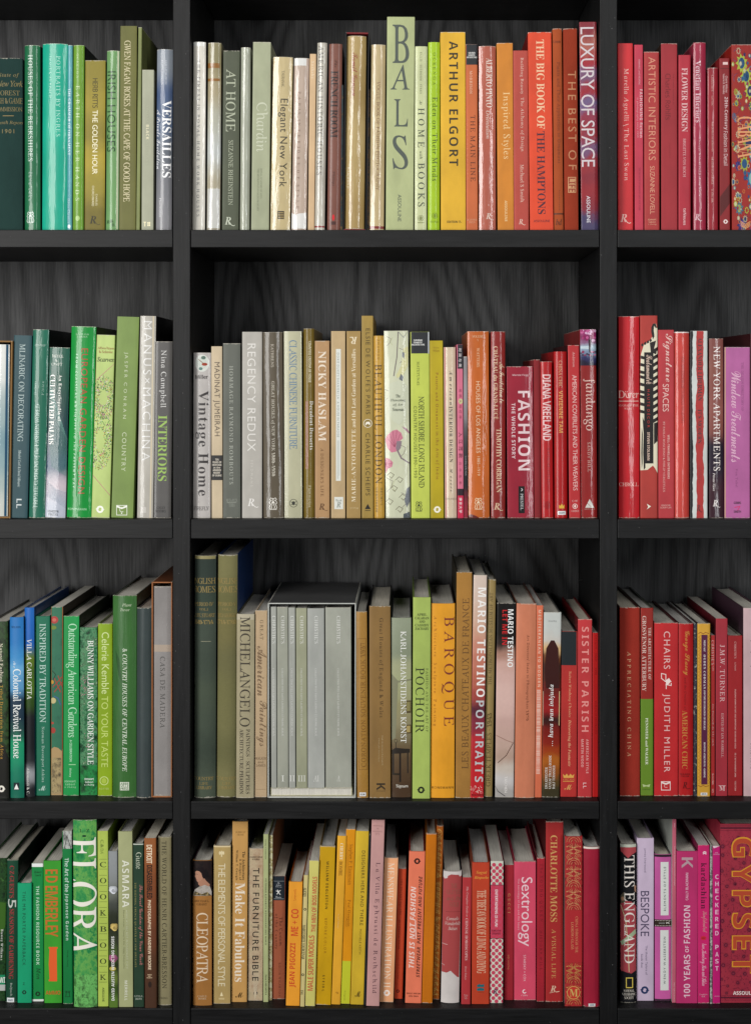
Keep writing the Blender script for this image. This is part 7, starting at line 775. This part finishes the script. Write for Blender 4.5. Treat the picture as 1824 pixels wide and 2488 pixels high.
            for q2 in leafy(u*w, v*h, q*2.0, c1, c2): yield q2
        for i in range(90):
            x, z = r.uniform(-w*.47, w*.4), r.uniform(4, h-6)
            for q2 in leafy(x, z, r.uniform(2.6, 6.0), r.choice(['#a8b43c', '#24607c', '#b8b090', '#2c2c68', '#3c8090', '#98a43c', '#c87838']), r.choice(['#24507c', '#2c2c58', '#a82820', '#c8c4a0'])): yield q2
        for k in range(4):
            z = 15 - 2.4*k
            for sg in (-1, 1):
                for p in stroke([(-w*.02, z-4), (-w*.02 + sg*8, z+1)], 1.1): yield p, '#e8a868'

# ---------------------------------------------------------------- books
def spine_profile(w, fin, bulge):
    p = 2.4 if bulge >= 2 else 7.0
    b = bulge if bulge > 0 else 0.6
    def y(x):
        u = min(1.0, abs(2*x/w))
        return b * (u ** p)
    return y, b

def prof_pts(w, ys, n=14):
    return [(-w/2 * math.cos(math.pi*i/n), ys(-w/2 * math.cos(math.pi*i/n))) for i in range(n+1)]

def make_cover(name, w, h, dep, ys, b, th, mats, parent, side):
    """spine and two boards as one U-shaped shell"""
    bm = bmesh.new()
    sp = prof_pts(w, ys)
    hinge = 7.0 if th > 1 else 0
    outer = [(-w/2, dep)] + ([(-w/2, b+hinge+4), (-w/2+.7, b+hinge), (-w/2, b+hinge-4)] if hinge else []) + sp + ([(w/2, b+hinge-4), (w/2-.7, b+hinge), (w/2, b+hinge+4)] if hinge else []) + [(w/2, dep)]
    ti = min(th, w*.18)
    inner = [(-w/2+ti, dep), (-w/2+ti, b+th+1.0)] + [(x*(1-2*ti/w), y+th) for x, y in sp[2:-2]] + [(w/2-ti, b+th+1.0), (w/2-ti, dep)]
    ns = len(outer)
    i0 = 1 + (3 if hinge else 0); i1 = i0 + len(sp) - 1
    S = .001
    lo = [bm.verts.new((x*S, y*S, 0)) for x, y in outer]; up = [bm.verts.new((x*S, y*S, h*S)) for x, y in outer]
    for i in range(ns-1):
        f = bm.faces.new((lo[i], lo[i+1], up[i+1], up[i]))
        sp_face = i0 <= i < i1
        f.smooth = sp_face
        if not sp_face and side: f.material_index = 1
    li = [bm.verts.new((x*S, y*S, 0)) for x, y in inner]; ui = [bm.verts.new((x*S, y*S, h*S)) for x, y in inner]
    for i in range(len(inner)-1):
        f = bm.faces.new((li[i+1], li[i], ui[i], ui[i+1]))
        if side: f.material_index = 1
    # top and bottom rims from their own vertices, so that the spine keeps clean normals
    for z, flip in ((0, True), (h*S, False)):
        loop = [(x, y) for x, y in outer] + [(x, y) for x, y in reversed(inner)]
        vs = [bm.verts.new((x*S, y*S, z)) for x, y in loop]
        es = [bm.edges.new((vs[i], vs[(i+1) % len(vs)])) for i in range(len(vs))]
        r = bmesh.ops.triangle_fill(bm, edges=es, use_beauty=False)
        for f in r['geom']:
            if isinstance(f, bmesh.types.BMFace):
                f.normal_update()
                if (f.normal.z > 0) == flip: f.normal_flip()
                if side and f.calc_center_median().y > (b + 6)*S: f.material_index = 1
    a, bb = bm.verts.new((-w/2*S, dep*S, 0)), None
    bm.verts.remove(a)
    return from_bm(name, bm, mats, parent)

def make_pages(w, h, dep, b, th, parent, rnd, hard):
    bm = bmesh.new(); S = .001
    ti = min(th, w*.18) + .15
    x = w/2 - ti
    y0, y1 = b + th + 1.4, dep - (4 if hard else .4)
    z0, z1 = (3.0, h - 3.2) if hard else (.5, h - .5)
    # slightly hollowed head and rounded back, like a sewn text block
    n = 8
    rows = []
    for zz in (z0, z1):
        row = []
        for i in range(n+1):
            u = -1 + 2*i/n
            row.append((u*x, y0 + (1.8*(u*u) if hard else 0), zz - (.5*(1-u*u) if hard and zz == z1 else 0)))
        rows.append(row)
    vf = [[bm.verts.new((a*S, c*S, d*S)) for a, c, d in r] for r in rows]
    vb = [[bm.verts.new((a*S, (y1 - (2.0*(1-(a/x)**2) if hard else 0))*S, d*S)) for a, c, d in r] for r in rows]
    for i in range(n):
        bm.faces.new((vf[0][i], vf[0][i+1], vf[1][i+1], vf[1][i]))
        bm.faces.new((vf[1][i], vf[1][i+1], vb[1][i+1], vb[1][i]))
        bm.faces.new((vb[1][i], vb[1][i+1], vb[0][i+1], vb[0][i]))
        bm.faces.new((vb[0][i], vb[0][i+1], vf[0][i+1], vf[0][i]))
    bm.faces.new((vf[0][0], vf[1][0], vb[1][0], vb[0][0]))
    bm.faces.new((vf[0][n], vb[0][n], vb[1][n], vf[1][n]))
    return from_bm('page_block', bm, [rnd.choice(PAPER)], parent)

def flat_polys(name, polys, ys, w, h, off, parent, fin, step=0.0, bulge=0):
    """thin printed sheets that follow the spine"""
    mats = []; idx = {}
    bm = bmesh.new(); S = .001
    hw = w/2 - .05
    pf = fin if fin in 'pPg' else 'm'
    xs = []
    for k, (pts, c) in enumerate(polys):
        if c not in idx:
            idx[c] = len(mats); mats.append(paint(c, pf, False, True))
        q = []
        for x, z in pts:
            x = max(-hw, min(hw, x)); z = max(.2, min(h-.2, z))
            if not q or abs(q[-1][0]-x) + abs(q[-1][1]-z) > 1e-4: q.append((x, z))
        if len(q) < 3: continue
        xs += [p[0] for p in q]
        f = bm.faces.new([bm.verts.new((x, -off - step*k, z)) for x, z in q])
        f.material_index = idx[c]
        f.normal_update()
        if f.normal.y > 0: f.normal_flip()
    big = [f for f in bm.faces if len(f.verts) > 4]
    if big: bmesh.ops.triangulate(bm, faces=big, ngon_method='EAR_CLIP')
    if not bm.faces:
        bm.free(); return None
    span = max(xs) - min(xs)
    if span > 4:
        n = max(2, min(16, int(span / w * 16)))
        for k in range(1, n):
            bmesh.ops.bisect_plane(bm, geom=bm.verts[:]+bm.edges[:]+bm.faces[:], plane_co=(min(xs) + span*k/n, 0, 0), plane_no=(1, 0, 0))
    for v in bm.verts:
        v.co = ((v.co.x*S), (v.co.y + ys(v.co.x))*S, v.co.z*S)
    return from_bm(name, bm, mats, parent)

def letter_mesh(name, items, ys, w, h, off, parent, fin, bulge):
    mats = []; idx = {}
    bm = bmesh.new(); S = .001
    pf = fin if fin in 'pPg' else 'm'
    for (s, st, c, dr, cx, cz, L, C, soft), (co, fs) in items:
        if soft: c = soften(c, soft)
        if c not in idx:
            idx[c] = len(mats); mats.append(paint(c, pf, False, True))
        u, v = co[:, 0], co[:, 1]
        if dr == 'd': x, z = cx + v, cz - u
        elif dr == 'u': x, z = cx - v, cz + u
        elif dr == 'f': x, z = cx - u, cz - v
        else: x, z = cx + u, cz + v
        b2 = bmesh.new()
        vs = [b2.verts.new((a, 0, b)) for a, b in zip(x, z)]
        for f in fs:
            try: b2.faces.new([vs[i] for i in f])
            except ValueError: pass
        hw = w/2 - .1
        cuts = []
        if x.min() < -hw or x.max() > hw:
            for sg in (-1, 1):
                bmesh.ops.bisect_plane(b2, geom=b2.verts[:]+b2.edges[:]+b2.faces[:], plane_co=(sg*hw, 0, 0), plane_no=(sg, 0, 0), clear_outer=True)
        span = min(x.max() - x.min(), 2*hw)
        if bulge >= 1 and span * span / (w * w) * bulge > .18:
            n = min(10, int(math.sqrt(span*span/(w*w)*bulge/.10)) + 1)
            for k in range(1, n):
                bmesh.ops.bisect_plane(b2, geom=b2.verts[:]+b2.edges[:]+b2.faces[:], plane_co=(max(-hw, x.min()) + span*k/n, 0, 0), plane_no=(1, 0, 0))
        mp = {}
        for vtx in b2.verts:
            a, b = vtx.co.x, vtx.co.z
            mp[vtx] = bm.verts.new((a*S, (ys(a) - off)*S, b*S))
        for f in b2.faces:
            try:
                g = bm.faces.new([mp[q] for q in f.verts])
            except ValueError: continue
            g.material_index = idx[c]
            g.normal_update()
            if g.normal.y > 0: g.normal_flip()
        b2.free()
    if not bm.faces:
        bm.free(); return None
    return from_bm(name, bm, mats, parent)

ROWS = ['top shelf', 'second shelf', 'third shelf', 'bottom shelf']
BAYS = ['left bay', 'middle bay', 'right bay']
for bi, (label, kind, row, bay, x, y, z, ang, w, h, dep, fins, col, side, top, th, texts, decos) in enumerate(BOOKS):
    rnd = random.Random(label)
    root = bpy.data.objects.new('slipcase' if kind == 'slipcase' else 'catalogue' if kind == 'flat' else 'book', None)
    COL.objects.link(root)
    root.location = (x*.001, y*.001, z*.001)
    root.rotation_euler = (0, math.radians(ang), 0)
    root['label'] = label
    root['category'] = 'slipcase' if kind == 'slipcase' else 'catalogue' if kind == 'flat' else 'book'
    root['group'] = 'books in the %s of the %s' % (BAYS[bay], ROWS[row])
    fin = fins[0]; bulge = int(fins[1:] or 0)
    S = .001
    if kind == 'slipcase':
        m = [paint(col, 's', True), paint(top or col, 's')]
        bm = bmesh.new()
        def panel(a, b, c, d, e, f, mi=0): box(bm, a*S, b*S, c*S, d*S, e*S, f*S, mi)
        panel(-w/2, -w/2+th, 0, dep, 0, h); panel(w/2-th, w/2, 0, dep, 0, h)
        panel(-w/2+th, w/2-th, dep-th, dep, th, h-th)
        bmesh.ops.bevel(bm, geom=bm.edges[:], offset=.0005, segments=2, affect='EDGES')
        from_bm('case_body', bm, m, root)
        bm = bmesh.new(); panel(-w/2+th+.02, w/2-th-.02, 0, dep, h-th, h)
        bmesh.ops.bevel(bm, geom=bm.edges[:], offset=.0005, segments=2, affect='EDGES')
        if 'red' not in label:                               # the front edge keeps the case colour
            for f in bm.faces:
                f.material_index = 0 if f.normal.y < -.5 else 1
        else:
            for f in bm.faces: f.material_index = 1
        from_bm('case_top', bm, m, root)
        bm = bmesh.new(); panel(-w/2+th+.02, w/2-th-.02, 0, dep, 0, th)
        bmesh.ops.bevel(bm, geom=bm.edges[:], offset=.0005, segments=2, affect='EDGES')
        from_bm('case_bottom', bm, [m[1] if 'red' in label else m[0], m[1]], root)
        continue
    if kind == 'flat':
        bm = bmesh.new(); box(bm, -w/2*S, w/2*S, 0, dep*S, 0, h*S)
        bmesh.ops.bevel(bm, geom=bm.edges[:], offset=.0004, segments=2, affect='EDGES')
        from_bm('cover', bm, [paint(col, 'm')], root)
        bm = bmesh.new(); box(bm, (-w/2+1)*S, (w/2-1)*S, -.2*S, dep*S*.9, 1.2*S, (h-1.2)*S)
        from_bm('page_block', bm, [PAPER[1]], root)
        continue
    ys, b = spine_profile(w, fin, bulge)
    hard = fin in 'pPgcl' or w > 22
    bt = 2.2 if hard else .5
    bt = min(bt, w*.12)
    wear = fin in 'pPcl' or rnd.random() < .4
    ms = [paint(col, fin, wear)]
    if side: ms.append(paint(side, 'g' if fin in 'pPg' else 'm'))
    make_cover('cover', w, h, dep, ys, b, bt, ms, root, bool(side))
    make_pages(w, h, dep, b, bt, root, rnd, hard)
    labels = []                                              # stickers, bands and panels on the spine that carry their own lettering
    if decos:
        plain = []
        for i, d in enumerate(decos):
            if d[0] == 'r' and len(d) == 7:
                o = flat_polys(d[6], list(expand(d, rnd)), ys, w, h, .10 + .02*i, root, fin, 0.0, bulge)
                labels.append((d[1:5], o))
            else:
                plain.append((i, list(expand(d, rnd))))
        clusters = []                                        # shapes that touch or nearly touch form one printed design
        for i, polys in plain:
            if not polys: continue
            xs = [p[0] for q, c in polys for p in q]; zs = [p[1] for q, c in polys for p in q]
            bb = [min(xs), max(xs), min(zs), max(zs)]
            hit = [k for k in clusters if bb[0] < k[0][1]+5 and bb[1] > k[0][0]-5 and bb[2] < k[0][3]+5 and bb[3] > k[0][2]-5]
            new = [bb, [(i, polys)]]
            for k in hit:
                clusters.remove(k)
                new[0] = [min(new[0][0], k[0][0]), max(new[0][1], k[0][1]), min(new[0][2], k[0][2]), max(new[0][3], k[0][3])]
                new[1] += k[1]
            clusters.append(new)
        for bb, its in clusters:
            its.sort(key=lambda q: q[0])
            polys = []
            for i, ps in its: polys += ps
            small = bb[3] - bb[2] < 30
            flat_polys('emblem' if small else 'printed_design', polys, ys, w, h, .10 + .02*its[0][0], root, fin, min(.012, .22/len(polys)), bulge)
    if texts:
        off = .14 + .02*len(decos) + (.35 if any(d[0] in ('gyp', 'cab', 'fil', 'burst', 'fan', 'squig2') for d in decos) else .12)
        runs = []
        for k, t in enumerate(texts):
            q = runs[-1][-1][0] if runs else None
            if q and q[1] == t[1] and q[2] == t[2] and q[3] == t[3] and (t[3] in 'hf' or q[0] == t[0]) and abs(q[5] - t[5]) < 36:
                runs[-1].append((t, LETTERS[bi, k]))
            elif q and q[0] == t[0] and q[5] == t[5] and len(t[0]) > 3:   # outlined letters: gold under red
                runs[-1].append((t, LETTERS[bi, k]))
            else:
                runs.append([(t, LETTERS[bi, k])])
        for k, run in enumerate(runs):
            t = run[0][0]
            nm = 'title' if k == 0 else 'publisher_mark' if (t[5] < h*.16 and max(len(r[0][0]) for r in run) < 14) else 'subtitle'
            par = root
            for (lx, lz, lw, lh), o in labels:
                if o and abs(t[4]-lx) < lw/2 and abs(t[5]-lz) < lh/2: par = o; nm = 'label_lettering'
            if len(run) == 2 and run[0][0][0] == run[1][0][0] and len(t[0]) > 3:
                o1 = letter_mesh(nm, run[:1], ys, w, h, off, par, fin, bulge)
                letter_mesh('letter_fill', run[1:], ys, w, h, off + .15, o1, fin, bulge)
            else:
                letter_mesh(nm, run, ys, w, h, off + .004*k, par, fin, bulge)
